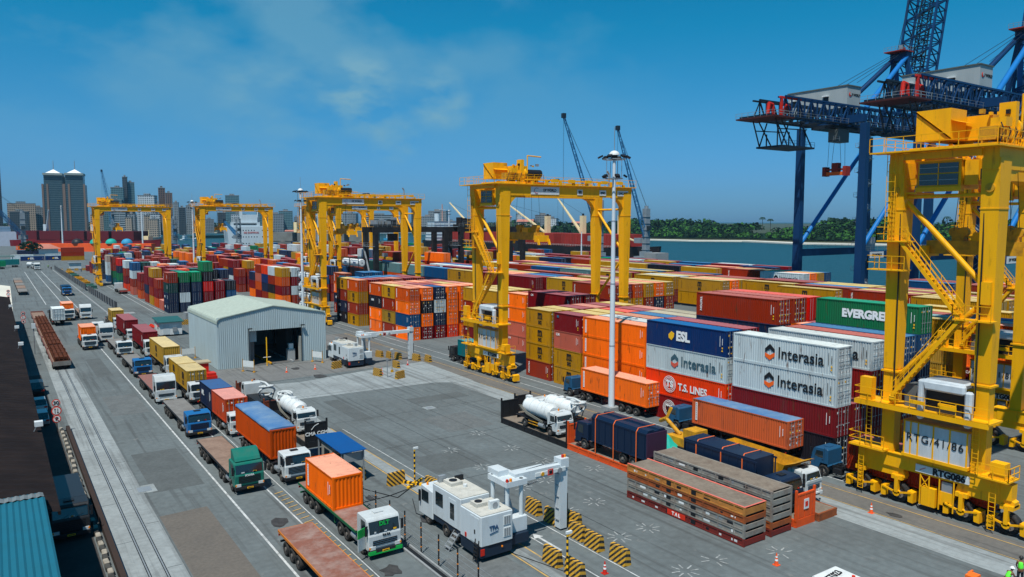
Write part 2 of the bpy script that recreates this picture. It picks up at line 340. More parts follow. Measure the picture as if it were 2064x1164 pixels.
# ------------------------------------------------------------------ containers
CW = 2.438
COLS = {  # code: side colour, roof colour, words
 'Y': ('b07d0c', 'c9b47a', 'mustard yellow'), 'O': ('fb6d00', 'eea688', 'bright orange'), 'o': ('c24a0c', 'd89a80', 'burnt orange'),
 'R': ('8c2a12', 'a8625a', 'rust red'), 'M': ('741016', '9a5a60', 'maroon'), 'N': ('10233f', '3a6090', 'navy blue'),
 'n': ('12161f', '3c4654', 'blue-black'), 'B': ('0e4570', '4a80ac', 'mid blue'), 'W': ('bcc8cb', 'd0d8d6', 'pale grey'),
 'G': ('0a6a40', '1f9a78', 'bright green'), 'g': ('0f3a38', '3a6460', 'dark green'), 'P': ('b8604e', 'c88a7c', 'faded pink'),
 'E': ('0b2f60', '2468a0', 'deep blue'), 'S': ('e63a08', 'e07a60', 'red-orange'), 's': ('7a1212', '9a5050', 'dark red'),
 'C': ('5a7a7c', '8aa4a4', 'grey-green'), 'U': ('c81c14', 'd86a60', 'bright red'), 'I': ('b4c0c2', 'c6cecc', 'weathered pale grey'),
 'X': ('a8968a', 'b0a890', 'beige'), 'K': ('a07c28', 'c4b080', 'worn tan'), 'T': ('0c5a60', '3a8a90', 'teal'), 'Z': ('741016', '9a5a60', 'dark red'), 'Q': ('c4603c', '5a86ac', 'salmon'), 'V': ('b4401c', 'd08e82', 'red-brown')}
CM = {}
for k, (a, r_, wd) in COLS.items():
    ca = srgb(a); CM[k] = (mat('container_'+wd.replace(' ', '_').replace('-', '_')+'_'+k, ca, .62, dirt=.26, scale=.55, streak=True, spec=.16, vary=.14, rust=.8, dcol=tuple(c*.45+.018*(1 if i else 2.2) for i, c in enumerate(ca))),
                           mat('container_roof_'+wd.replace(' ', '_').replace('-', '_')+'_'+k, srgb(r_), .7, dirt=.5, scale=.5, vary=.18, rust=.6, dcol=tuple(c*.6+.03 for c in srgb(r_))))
UND = mat('container_dark_gap', (.03,.028,.028), .8, dirt=.2)  # near-black colour of the floor slab and the joint between far doors
CM_BODY = {}
def cont_mesh(L, H, closed_both=False, simple=False, opentop=False):
    key = ('c', L, H, closed_both, simple, opentop)
    if key in CM_BODY: return CM_BODY[key]
    a = CM['O'][0]; r_ = CM['O'][1]; b = MB(); b.m(a); b.m(r_); W = CW; p = .15
    for x in (0, W-p):
        for y in (0, L-p): b.box(x, x+p, y, y+p, 0, H, a)
    for x in (0, W-.1): 
        b.box(x, x+.1, p, L-p, 0, .16, a); b.box(x, x+.1, p, L-p, H-.12, H-.015, a)
    for y in (0, L-.1):
        b.box(p, W-p, y, y+.1, 0, .16, a); b.box(p, W-p, y, y+.1, H-.14, H-.015, a)
    def corr(A, B, nrm, n, pitch):
        A = Vector(A); B = Vector(B); d = (B-A); k = max(2, int(round(d.length/pitch))); d = d/k; nv = Vector(nrm)
        P = []; z0, z1 = .16, H-.12
        for i in range(k):
            for t_, dd in ((0,0),(.30,0),(.5,-.045),(.8,-.045)): P.append(A+d*(i+t_)+nv*dd)
        P.append(B)
        m_ = len(P); b.poly([(q.x,q.y,z0) for q in P]+[(q.x,q.y,z1) for q in P], [(i,i+1,i+1+m_,i+m_) for i in range(m_-1)], a)
    pt = .28 if not simple else .56
    corr((.035,p,0),(.035,L-p,0),(-1,0,0),0,pt) if False else None
    corr((.03,p,0),(.03,L-p,0),(-1,0,0),0,pt); corr((W-.03,p,0),(W-.03,L-p,0),(1,0,0),0,pt)
    # the recess goes inwards on both sides
    corr((p,L-.03,0),(W-p,L-.03,0),(0,1,0),0,.3)
    if closed_both: corr((p,.03,0),(W-p,.03,0),(0,-1,0),0,.3)
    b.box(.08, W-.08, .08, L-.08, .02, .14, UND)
    if not opentop:
        k = int(L/.62); d = (L-.3)/k
        P = [(x, .15+d*i+dd, H-.03+h) for i in range(k) for dd, h in ((0,0),(d*.4,0),(d*.5,.022),(d*.9,.022)) for x in (.1, W-.1)]
        P += [(x, L-.15, H-.03) for x in (.1, W-.1)]
        n_ = len(P)//2; b.poly(P, [(2*i,2*i+1,2*i+3,2*i+2) for i in range(n_-1)], r_)
        for x in (0, W-.1): b.box(x, x+.1, p, L-p, H-.015, H-.004, r_)
    else:
        b.box(.1, W-.1, .1, L-.1, H-.25, H-.10, r_)
    if simple:   # doors in the same mesh
        for x0 in (.16, W/2+.01): door_geo(b, x0, W/2-.17, H, a, 0)
    me = b.mesh('container_body'); CM_BODY[key] = me; return me
def door_geo(b, x0, wd, H, a, y):
    b.box(x0, x0+wd, y+.04, y+.09, .17, H-.15, a)
    hh = (H-.32)/4
    for i in range(5):
        z = .17+i*hh; b.box(x0, x0+wd, y+.012, y+.04, z-.0+(.001 if i else 0), z+.07 if i < 4 else z-.0+.001, a) if i < 4 else None
    for xx in (x0, x0+wd-.07): b.box(xx, xx+.07, y+.010, y+.04, .172, H-.152, a)
    for fx in (.27, .72):
        b.cyl((x0+wd*fx, y-.005, .08), (x0+wd*fx, y-.005, H-.08), .022, STL, 5)
        for z in (.5, 1.1, H-.5): b.box(x0+wd*fx-.05, x0+wd*fx+.05, y-.02, y+.03, z, z+.06, STL)
DOOR = {}
def door_meshes(H, seed):
    key = (H, seed)
    if key in DOOR: return DOOR[key]
    r = random.Random(seed); b = MB(); a = CM['O'][0]; b.m(a); wd = CW/2-.17
    b.box(0, wd, .04, .09, .17, H-.15, a); hh = (H-.32)/4
    for i in range(4): b.box(.07, wd-.07, .014, .04, .17+i*hh, .25+i*hh, a)
    for xx in (0, wd-.07): b.box(xx, xx+.07, .010, .04, .172, H-.152, a)
    for i in range(4):
        for fx in (.12, .5):
            if r.random() < .55:
                z = .34+i*hh; mt = r.choice([WINK, WINK, WINK, YINK]); s_ = r.uniform(.12, .3)
                b.box(wd*fx, wd*fx+s_, .034, .041, z, z+r.uniform(.1, .22), mt)
    c = MB()
    for fx in (.27, .72):
        c.cyl((wd*fx, -.02, .08), (wd*fx, -.02, H-.08), .024, STL, 6)
        for z in (.5, 1.1, H-.5): c.box(wd*fx-.06, wd*fx+.06, -.03, .03, z, z+.07, STL)
        c.box(wd*fx, wd*fx+.3, -.035, -.01, 1.15, 1.2, STL)
    DOOR[key] = (b.mesh('door'), c.mesh('lock_rods')); return DOOR[key]
def logo_mesh(kind, L, H):
    key = ('logo', kind, L, H)
    if key in CM_BODY: return CM_BODY[key]
    b = MB(); X = -.012   # artwork stands on the -x side, y runs away from the reader
    def T(s, y, z, size, mt, bold=.02, rot=0, sq=1, align='CENTER', sp=1.0):
        add_mesh(b, text_mesh(s, size, mt, bold, .008, sq, align, sp), Matrix.Translation((X,y,z)) @ FW @ Matrix.Rotation(rot,4,'Z'), mt)
    def PP(pts, mt): b.prism([(y,z) for y,z in pts], X-.006, X+.02, mt)
    def strip(y, z0, z1, wd, mt): b.box(X-.006, X+.02, y-wd/2, y+wd/2, z0, z1, mt)
    k = kind
    if k in ('W', 'I'):
        c = L*.62; h = H/2; s = .68; dk = INK if k == 'W' else mat('faded_ink', (.04,.10,.13), .6, dirt=.3); oc = OINK if k == 'W' else mat('faded_orange_ink', (.66,.10,.06), .6, dirt=.3)
        PP([(c+s*.85,h+.28),(c,h+.82),(c-s*.85,h+.30),(c-s*.85,h-.05),(c,h+.30),(c+s*.85,h-.12)], dk)
        PP([(c+s*.85,h-.16),(c,h-.45+.1),(c-s*.85,h-.02),(c-s*.85,h-.42),(c,h-.86),(c+s*.85,h-.52)], oc)
        if L > 8: T('Interasia', c-.95, h-.02, 1.65, dk, .012, 0, .92, 'LEFT')
        else: T('Interasia', c-.75, h, .8, dk, .012, 0, .9, 'LEFT')
    elif k in ('Y', 'K'):
        c = L*.42 if L < 8 else L*.5; T('m', c, H*.70, 1.6, INK, .035, 0, .92); T('sc', c, H*.30, 1.05, INK, .03, 0, 1); strip(c, H*.475, H*.505, 1.25, INK)
        for q in range(9): strip(L-.95, .55+q*.19, .66+q*.19, .09, INK)
    elif k == 'E':
        c = L*.66; PP([(c+.55,H*.5+.1),(c+.1,H*.5+.5),(c-.35,H*.5+.3),(c-.3,H*.5-.1),(c+.05,H*.5-.55),(c+.5,H*.5-.3)], YINK); T('ESL', c-.65, H*.5, 1.5, WINK, .05, 0, .95, 'LEFT')
    elif k in ('S', 's'):
        c = L*.68
        for r0 in (.95, .78, .6):
            pts = [(c+r0*math.cos(t), H*.5+r0*math.sin(t)) for t in [i*.314 for i in range(21)]]
            for p0, p1 in zip(pts, pts[1:]): b.bar((X,p0[0],p0[1]),(X,p1[0],p1[1]), .012, .07, WINK)
        T('TS', c, H*.5, 1.0, WINK, .05); T('T.S. LINES', c-1.35, H*.46, 1.15, WINK, .03, 0, .88, 'LEFT')
    elif k == 'G':
        T('EVERGREEN', L*.5 if L < 8 else L*.46, H*.5, 1.25 if L > 8 else .95, WINK, .055, 0, .98 if L > 8 else .72)
    elif k == 'R': T('TRITON', L-.75, H*.52, .42, WINK, .03, -math.pi/2, 1.15)
    elif k == 'C': T('CHINA SHIPPING', L*.5, H*.5, 1.0, WINK, .04, 0, .95)
    elif k == 'P': T('CAI', L*.85, H*.78, .5, WINK, .03)
    elif k == 'M': 
        if L > 8: T('CAI', L*.9, H*.78, .45, WINK, .03)
        else: strip(L*.85, H*.72, H*.85, .45, mat('blue_ink', (.02,.12,.2), .6, dirt=0))
    elif k == 'U': T('capital', L*.5, H*.5, .8, WINK, .04)
    elif k == 'N': T('APL', L*.72, H*.55, .8, WINK, .03)
    elif k in ('O', 'o', 'Q'):
        strip(L-.62, .45, H-.35, .26, WINK)
        for q in range(9): strip(L-.62, .6+q*.2, .71+q*.2, .1, OINK)
    elif k == 'n': T('HMM', L*.7, H*.6, .6, WINK, .03)
    elif k == 'X': strip(L*.6, H*.4, H*.7, 1.1, WINK)
    # serial marks near the door end
    if k not in ('Y', 'K'):
        mt = INK if k in ('W', 'I', 'X') else WINK
        for q in range(6): strip(.62, H*.45+q*.12, H*.45+.08+q*.12, .07, mt)
        strip(.95, H*.38, H*.78, .045, mt)
        if k in ('W','I','R','S','s','E','G','M'):
            strip(.62, H*.30, H*.36, .14, YINK); b.poly([(X-.01,.74,H*.20),(X-.01,.50,H*.20),(X-.01,.62,H*.28)], [(0,1,2)], YINK)
    me = b.mesh('lettering'); CM_BODY[key] = me; return me
MARKW = {'Y':' with black ship-line letters','K':' with black ship-line letters','W':' with black and orange cube emblem','I':' with faded cube emblem','E':' with yellow diamond emblem','S':' with white ring emblem','s':' with white ring emblem','G':' with broad white lettering','R':' with upright white lettering','C':' with white lettering','U':' with white lettering'}
CONTS = []
def cont(x, y, z, L, H, code, label, group, rz=0, logo=True, near=True, doors=True, opentop=False, roof=None):
    ca, cr_ = CM[code]
    cr_ = roof or cr_
    if near:
        r = thing('shipping_container', label, 'container', (x,y,z), rz, group)
        o = link('container_body', cont_mesh(L, H, not doors, False, opentop), r)
        setm(o, 0, ca); setm(o, 1, cr_)
        if doors:
            dm, lm = door_meshes(H, int(x*7+y*3+z) % 7)
            for xx in (.16, CW/2+.01):
                d = link('door', dm, r, (xx, 0, 0)); setm(d, 0, ca); link('lock_rods', lm, d)
    else:
        r = link('shipping_container', cont_mesh(L, H, not doors, True), None, (x,y,z), rz, label=label, category='container', group=group)
        setm(r, 0, ca); setm(r, 1, cr_)
    if logo: link('lettering', logo_mesh(code, L, H), r)
    return r
def setm(o, i, m):
    o.material_slots[i].link = 'OBJECT'; o.material_slots[i].material = m
STACKS = {}   # (block, row, slot) -> dict
def stack(blk, x, y, L, H, codes, row, slot, desc=None, near_desc=None, **k):
    STACKS[(blk,row,slot)] = dict(x=x, y=y, L=L, H=H, codes=codes, row=row, slot=slot, blk=blk, desc=desc, **k)
TEU, FEU = 6.058, 12.192
PAL = {'A':'RMOYRoNBMRWOYMPRMOo', 'Z':'RMNGWBRMnYRMNWBORg', 'B':'RMOYoRNMBRWYCKMRRYM', 'C':'YMRYONMRBYMRWYKRMN', 'D':'YRMNBYORMWYMRn', 'F':'RMNBGWYRMN'}
def fill(blk, x0, rows, slots, L, H, hts, front=None, pitch=2.9, desc=None, tops=None, ends=None, slot0=0):
    """slots: list of near-end y; hts: function(row,slot)->tiers"""
    r = random.Random(hash_(blk)+slot0)
    for si, y in enumerate(slots):
        for ri in range(rows):
            h = hts(ri, si)
            if h <= 0: continue
            pal = PAL[blk[0]]
            codes = ''.join(r.choice(pal) for _ in range(h))
            if front and ri == 0 and si < len(front) and front[si]: codes = front[si]
            if ends and (ri, si) in ends: codes = ends[(ri, si)]
            if tops and (ri, si) in tops: codes = codes[:-1]+tops[(ri, si)]
            stack(blk, x0+pitch*ri, y+(r.random()-.5)*.12, L, H, codes, ri, slot0+si, desc)
def hash_(s): return sum(ord(c)*(i+3) for i, c in enumerate(s))
# block beside the lane, right half: tall boxes
DA = 'front block'
HCU = 2.896
ST0 = [('A1', 65.05, 40.65)]
for ri, codes in enumerate(['nZWW', 'RM', 'RMsW', 'RNMR', 'ORBB', 'TNNBG']): stack('A', 65.05+2.93*ri, 40.65, FEU, HCU, codes, ri, 0)
for ri, codes in enumerate(['sSIE', 'MMNM', 'RNN', 'NMNNR', 'RMNRR', 'MRMNU']): stack('A', 64.95+2.9*ri, 53.62, FEU, HCU, codes, ri, 1)
for ri, codes in enumerate(['SOOO', 'MRWW', 'RYRo', 'NMRB', 'MROX', 'RMoX']): stack('A', 66.7+2.9*ri, 67.75, FEU, 2.591, codes, ri, 2)
for ri, codes in enumerate(['YYPM', 'RMRY', 'YRMY', 'RMYU', 'MYRM', 'RMNP']): stack('A', 66.6+2.9*ri, 80.3, TEU, 2.591, codes, ri, 3)
for ri, codes in enumerate(['RYYY', 'YMRY', 'MRYM', 'RYMP', 'YMRM', 'MRYY']): stack('A', 66.6+2.9*ri, 87.25, TEU, 2.591, codes, ri, 4)
for ri, codes in ((4,'RYMM'), (5,'NMRM')): stack('A', 66.6+2.9*ri, 96.8, FEU, 2.78, codes, ri, 5)
for ri, codes in ((4,'PPOO'), (5,'RNYR')): stack('A', 66.6+2.9*ri, 109.7, TEU, 2.591, codes, ri, 6)
for ri, codes in ((0,'MYRY'),(1,'MYRY'),(2,'RMYY')): stack('A', 77.5+2.9*ri, 118.2, FEU, 2.591, codes, ri+3, 7)
for ri, codes in enumerate(['OBOo', 'MOnO', 'MNWN', 'SOOO', 'OROO', 'OMRO']): stack('A', 66.7+2.9*ri, 133.0, TEU, 2.591, codes, ri, 8)
for ri, codes in enumerate(['RKRY', 'MRYP', 'RMRM', 'YRMR', 'ROMY', 'RMRP']): stack('A', 66.7+2.9*ri, 139.5, TEU, 2.591, codes, ri, 9)
for ri, codes in enumerate(['OOno', 'RMRo', 'ROMP', 'RMOO', 'YROP', 'RMOR']): stack('A', 66.7+2.9*ri, 146.0, TEU, 2.591, codes, ri, 10)
for ri, codes in enumerate(['YRYo', 'NMRM', 'RMNR', 'MYNP', 'RMRM', 'RNMR']): stack('A', 66.7+2.9*ri, 158.2, TEU, 2.591, codes, ri, 11)
for ri, codes in enumerate(['nNRY', 'MRMB', 'RMNB', 'MYMB', 'NRMB', 'RRMM']): stack('A', 66.7+2.9*ri, 164.7, TEU, 2.591, codes, ri, 12)
for ri, codes in ((2,'RNOo'),(3,'RMR'),(4,'NRMB'),(5,'NRYB')): stack('A', 66.7+2.9*ri, 181.5, TEU, 2.591, codes, ri, 13)
for si, y in enumerate((212.4, 219.0, 225.6, 232.2, 238.9)):
    front = ['OMo'+'Y', 'YnRW', 'RNES', 'MoPR', 'OMN'][si]
    for ri in range(6):
        c = front if ri == 0 else [['RWMW','MRM','RMRY','NRB','RMRN'],['RMNM','RMn','NMRR','YROW','RMnR'],['MNRM','GNB','ORMR','NRM','BWMM'],['RM','MRN','NMGR','RRY','RNMB'],['ROM','UNW','NGMB','BR','MRR']][si][ri-1]
        stack('A', 66.7+2.9*ri, y, TEU, 2.591, c, ri, 14+si)
# far half of the same block and the blocks behind it
fill('Af', 66.7, 6, [258,264.6,271.2,277.8,296,302.6,309.2,322,335,348,361,374,387], TEU, 2.591, lambda r,s: (3,4,2,4,3,4,1)[(r*3+s*5) % 7], slot0=19)
fill('Z', 36.3, 6, [208.5,215.5,223,230.6,238.9,252.2,267.2,282.6,299.7], TEU, 2.591, lambda r,s: 4 if s == 0 else (3,4,2,4,3,4,4)[(r*3+s*5) % 7],
     front=['NNgR','P','oMR','YRMY','RNMM','oRs','PRWB','SMRW','TGNU'], ends={(1,0):'NWNG',(2,0):'NNNG',(3,0):'MMUnG',(4,0):'NMM',(5,0):'NBn',(1,4):'RRMM',(2,2):'NRUS'})
fill('Zf', 36.3, 6, [315,332,348.4,363,378,392,410], TEU, 2.591, lambda r,s: (3,4,3,4,3,4,2)[(r*2+s*3) % 7], front=['TGRR','BWWX','Nnn','RSSM','NB','RM','M'], slot0=9)
fill('B', 98.2, 6, [20,33,45.5,58.2,71,83.8,96.5,109,121.6,134.4,147.2,161,174,187], FEU, 2.78, lambda r,s: 4 if (s == 9 and r == 0) or s == 7 else {4:3,5:1,6:0}.get(s, (4,4,4,3,4,4,3,4)[(r*2+s*3) % 8]),
     front=[None,'YMOo','YKKY','MRO','RYM','R','','RMMR','YYM','RRMM','NYYM','MRYY','RMNB','oRNC'])
fill('Bf', 98.2, 6, [201.3,213.8,228,241,254,267,282,296,310], FEU, 2.78, lambda r,s: (4,5,3,4,5,3,4)[(r*3+s*2) % 7], front=['MRoC','NRBg','GNno','RMB','NRMN','oRO','RMNO','BRM','RM'], slot0=14)
fill('C', 124.6, 6, [12,25,40,53,66,79,91.7,104.5,118.5,134,147,160,173,186], FEU, 2.78, lambda r,s: 0 if (s == 6 and r < 2) else (4,4,4,3,4,4,4)[(r*2+s*3) % 7], front=[None,None,'YMRO',None,'MRR','NMRY',None,'YYYY','MYRY','RYMY','CMYC','NMGB','NRMR'])
fill('Cf', 124.6, 6, [200,214,228,241,254,268,282,296,310,324], FEU, 2.78, lambda r,s: (4,3,4,5,4,3,4)[(r*3+s*2) % 7], slot0=14)
fill('D', 157.0, 4, [20,33,46,60,74,107.7,120.6,134,147,160,173,186,200,214,228,242,256,270], FEU, 2.78, lambda r,s: (4,4,4,3,4)[(r*2+s*3) % 5])
fill('F', 178.0, 3, [131,144,157,170,184,198,212,226,240,254,268], FEU, 2.7, lambda r,s: (4,3,4,2,4)[(r+s*3) % 5])
for k_, (gx, gn) in enumerate(((66.7,6),(98,6),(128,6),(158,6),(190,4),(222,4),(254,3))):
    fill('F', gx, gn, [v for v in range(402 if gx < 120 else 330 if gx < 170 else 290, 590, 13)], FEU, 2.6, (lambda q: (lambda r,s: (3,1,2,0,3,2,1,2,0)[(r*2+s*3+q) % 9]))(k_), slot0=20+k_*40, pitch=2.95)
BN = {'A':'block along the truck lane','Z':'block right of the fenced road','B':'second block from the lane','C':'third block from the lane','D':'fourth block from the lane','F':'last block before the water'}
ORD = ['front row','second row back','third row back','fourth row back','fifth row back','sixth row back']
NUM = 'first second third fourth fifth sixth seventh eighth ninth tenth eleventh twelfth thirteenth fourteenth fifteenth sixteenth seventeenth eighteenth nineteenth twentieth'.split()
NUM += ['twenty-'+n for n in NUM[:9]]+['thirtieth']+['thirty-'+n for n in NUM[:9]]
def in_view(x, y, z, m=.03):
    X = -y*math.sin(YA)+x*math.cos(YA); Y = y*math.cos(YA)+x*math.sin(YA); Z = z-HC
    d = Y*math.cos(PT)-Z*math.sin(PT); U = Y*math.sin(PT)+Z*math.cos(PT)
    if d < 5: return None
    return (X/d*1524.6/2064, U/d*1524.6/2064, d)
items = []
heights = {}
for k, s in STACKS.items(): heights[k] = len(s['codes'])*s['H']
allst = list(STACKS.values())
def cover(s, z, side):
    """is the face at height z hidden by a touching stack"""
    x = s['x']-1.3 if side == 'w' else s['x']+1.2; ya = s['y']+.5; yb = s['y']+s['L']-.5; hit = [0, 0]
    for o in near_of(s):
        if o is s: continue
        top = len(o['codes'])*o['H']
        if top < z+s['H']*.85: continue
        if side == 'w':
            if -3.2 < o['x']-s['x'] < -2.2 or (o['x'] < s['x']-2.2 and o['x'] > s['x']-3.6):
                for i, yy in enumerate((ya, yb)):
                    if o['y'] <= yy <= o['y']+o['L']: hit[i] = 1
        else:
            if abs(o['x']-s['x']) < 1.8 and -1.2 < s['y']-(o['y']+o['L']) < 1.6: hit = [1, 1]
    return all(hit)
def near_of(s): return [o for o in allst if abs(o['x']-s['x']) < 4 and abs(o['y']-s['y']) < 16]
for s in allst:
    n = len(s['codes'])
    for t_ in range(n):
        z = t_*s['H']; top = t_ == n-1
        if not top and cover(s, z, 'w') and cover(s, z, 's'): continue
        v = in_view(s['x']+1.2, s['y']+s['L']*.5, z+1.3)
        v2 = in_view(s['x'], s['y'], z+1.3)
        ok = any(q and abs(q[0]) < .52 and abs(q[1]) < .31 for q in (v, v2))
        if not ok: continue
        # low boxes far behind taller blocks cannot be seen
        d = v[2] if v else 20
        if not top and s['blk'][0] in 'BCDF' and d > 120 and t_ < n-2: continue
        vis = (1.0 if (not cover(s, z, 'w') or not cover(s, z, 's')) else .45)
        items.append((vis/d, s, t_, z))
items.sort(key=lambda a: -a[0])
NKEEP = 282
TIER = {0:'bottom', 1:'second tier', 2:'third tier', 3:'fourth tier', 4:'fifth tier'}
SPECIAL = {('A',0,0,3):'pale grey container with black and orange cube emblem, topmost, left of the right crane',
 ('A',0,0,2):'pale grey container with cube emblem directly under its twin, left of the right crane',
 ('A',0,0,1):'long dark red container beneath the two pale grey cube-emblem containers',
 ('A',0,0,0):'navy container at the ground beneath the dark red one, behind the blue truck cab',
 ('A',0,1,3):'deep blue container with yellow diamond emblem on top of the front row',
 ('A',0,1,2):'faded pale grey cube-emblem container directly under the deep blue one',
 ('A',0,1,1):'red-orange container with big white ring emblem above a dark red one',
 ('A',0,1,0):'dark red ring-emblem container at ground level behind the orange trailer load',
 ('A',5,0,4):'bright green container with broad white lettering behind the left leg of the right crane',
 ('A',3,1,4):'long rust red container with upright white lettering standing highest left of the green one'}
rest = MB()
cnt = 0
for i, (q, s, t_, z) in enumerate(items):
    code = s['codes'][t_]; L, H = s['L'], s['H']; n = len(s['codes']); blk = s['blk'][0]
    if i < NKEEP:
        lb = SPECIAL.get((s['blk'], s['row'], s['slot'], t_)) or '%s %s container, %s, %s, stack %s from the right, %s' % (COLS[code][2], 'long' if L > 8 else 'short', 'topmost' if t_ == n-1 else TIER[t_], ORD[s['row']], NUM[min(s['slot'], 38)], {'A':'lane block','Z':'fenced-road block','B':'second block','C':'third block','D':'fourth block','F':'quay block'}[blk])
        d = 1/q; near = (q > 1/165)
        ot = (s['blk'], s['row'], s['slot']) == ('A', 0, 2) and t_ in (1, 2)
        has_logo = not cover(s, z, 'w') and (code in 'WIYESsGCUR' or near or d < 300)
        flip = (s['row']*3+s['slot']*7+t_) % 11 == 0 and L < 8 and s['slot'] not in (8,)
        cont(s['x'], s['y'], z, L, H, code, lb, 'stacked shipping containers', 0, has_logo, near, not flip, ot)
        cnt += 1
    else:
        W = CW; x, y = s['x'], s['y']; a, r_ = CM[code]
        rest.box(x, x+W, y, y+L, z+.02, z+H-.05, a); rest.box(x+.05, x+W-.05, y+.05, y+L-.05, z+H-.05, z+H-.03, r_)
        for xx in (.3, .75, 1.55, 2.0): rest.box(x+xx, x+xx+.05, y-.03, y, z+.15, z+H-.2, STL)
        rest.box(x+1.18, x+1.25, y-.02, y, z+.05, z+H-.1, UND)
if rest.v: rest.build('distant_containers', label='mass of small far stacked containers of mixed colours towards the water', category='containers', kind='stuff')
print('containers', cnt, 'of', len(items))

# ------------------------------------------------------------------ lorries
PAINT = {'white': mat('cab_white', srgb('c0c6c7'), .35, dirt=.25, scale=1.6, dcol=(.28,.26,.23), vary=.1), 'blue': mat('cab_blue', srgb('1d639c'), .35, dirt=.15, scale=1.2), 'teal': mat('cab_teal', srgb('0a6a5c'), .4, dirt=.2, scale=1.2, dcol=(.12,.12,.10)),
 'navy': mat('cab_navy', srgb('10233c'), .35, dirt=.15, scale=1.2), 'black': mat('cab_black', (.02,.022,.025), .35, dirt=.2), 'dblue': mat('cab_faded_blue', srgb('1c4f72'), .5, dirt=.25, scale=1.5), 'dkgreen': mat('cab_dark_green', srgb('10453e'), .5, dirt=.2)}
DECK = {'grey': mat('deck_grey', (.19,.185,.175), .9, dirt=.5, scale=.8, dcol=(.10,.09,.085), fine=5), 'brown': mat('deck_brown', (.24,.165,.125), .9, dirt=.5, scale=.6, dcol=(.12,.07,.05), fine=4), 'rust': mat('deck_rust', (.21,.085,.06), .85, dirt=.6, scale=.7, dcol=(.32,.25,.22), fine=3), 'red': mat('deck_faded_red', (.24,.10,.085), .9, dirt=.5, scale=.7, dcol=(.15,.12,.11), fine=4)}
WM = {}
def wheel_mesh(r, wd):
    if (r, wd) in WM: return WM[(r, wd)]
    a = MB(); n = 18
    prof = [(-wd/2, r*.62), (-wd/2, r*.93), (-wd/2*.8, r), (wd/2*.8, r), (wd/2, r*.93), (wd/2, r*.62)]
    P = []; F = []
    for i in range(n):
        t = 2*math.pi*i/n
        for x, q in prof: P.append((x, q*math.cos(t), q*math.sin(t)))
    k = len(prof)
    for i in range(n):
        for j in range(k): F.append((i*k+j, i*k+(j+1) % k, ((i+1) % n)*k+(j+1) % k, ((i+1) % n)*k+j))
    a.poly(P, F, RUB, True)
    c = MB(); c.cyl((-wd*.3,0,0), (wd*.3,0,0), r*.62, RIM, 14)
    for sx in (-1, 1):
        c.cyl((sx*wd*.30,0,0), (sx*wd*.46,0,0), r*.26, RIM, 8)
        for i in range(6):
            t = i*1.047; c.box(sx*wd*.3-.01, sx*wd*.3+.02, r*.43*math.cos(t)-.04, r*.43*math.cos(t)+.04, r*.43*math.sin(t)-.04, r*.43*math.sin(t)+.04, BLK)
    WM[(r, wd)] = (a.mesh('tyre'), c.mesh('rim')); return WM[(r, wd)]
def wheels(root, xs, ys, r=.5, wd=.32, zoff=0):
    ty, ri = wheel_mesh(r, wd)
    for y in ys:
        for x in xs:
            o = link('wheel', ty, root, (x, y, r+zoff)); link('rim', ri, o)
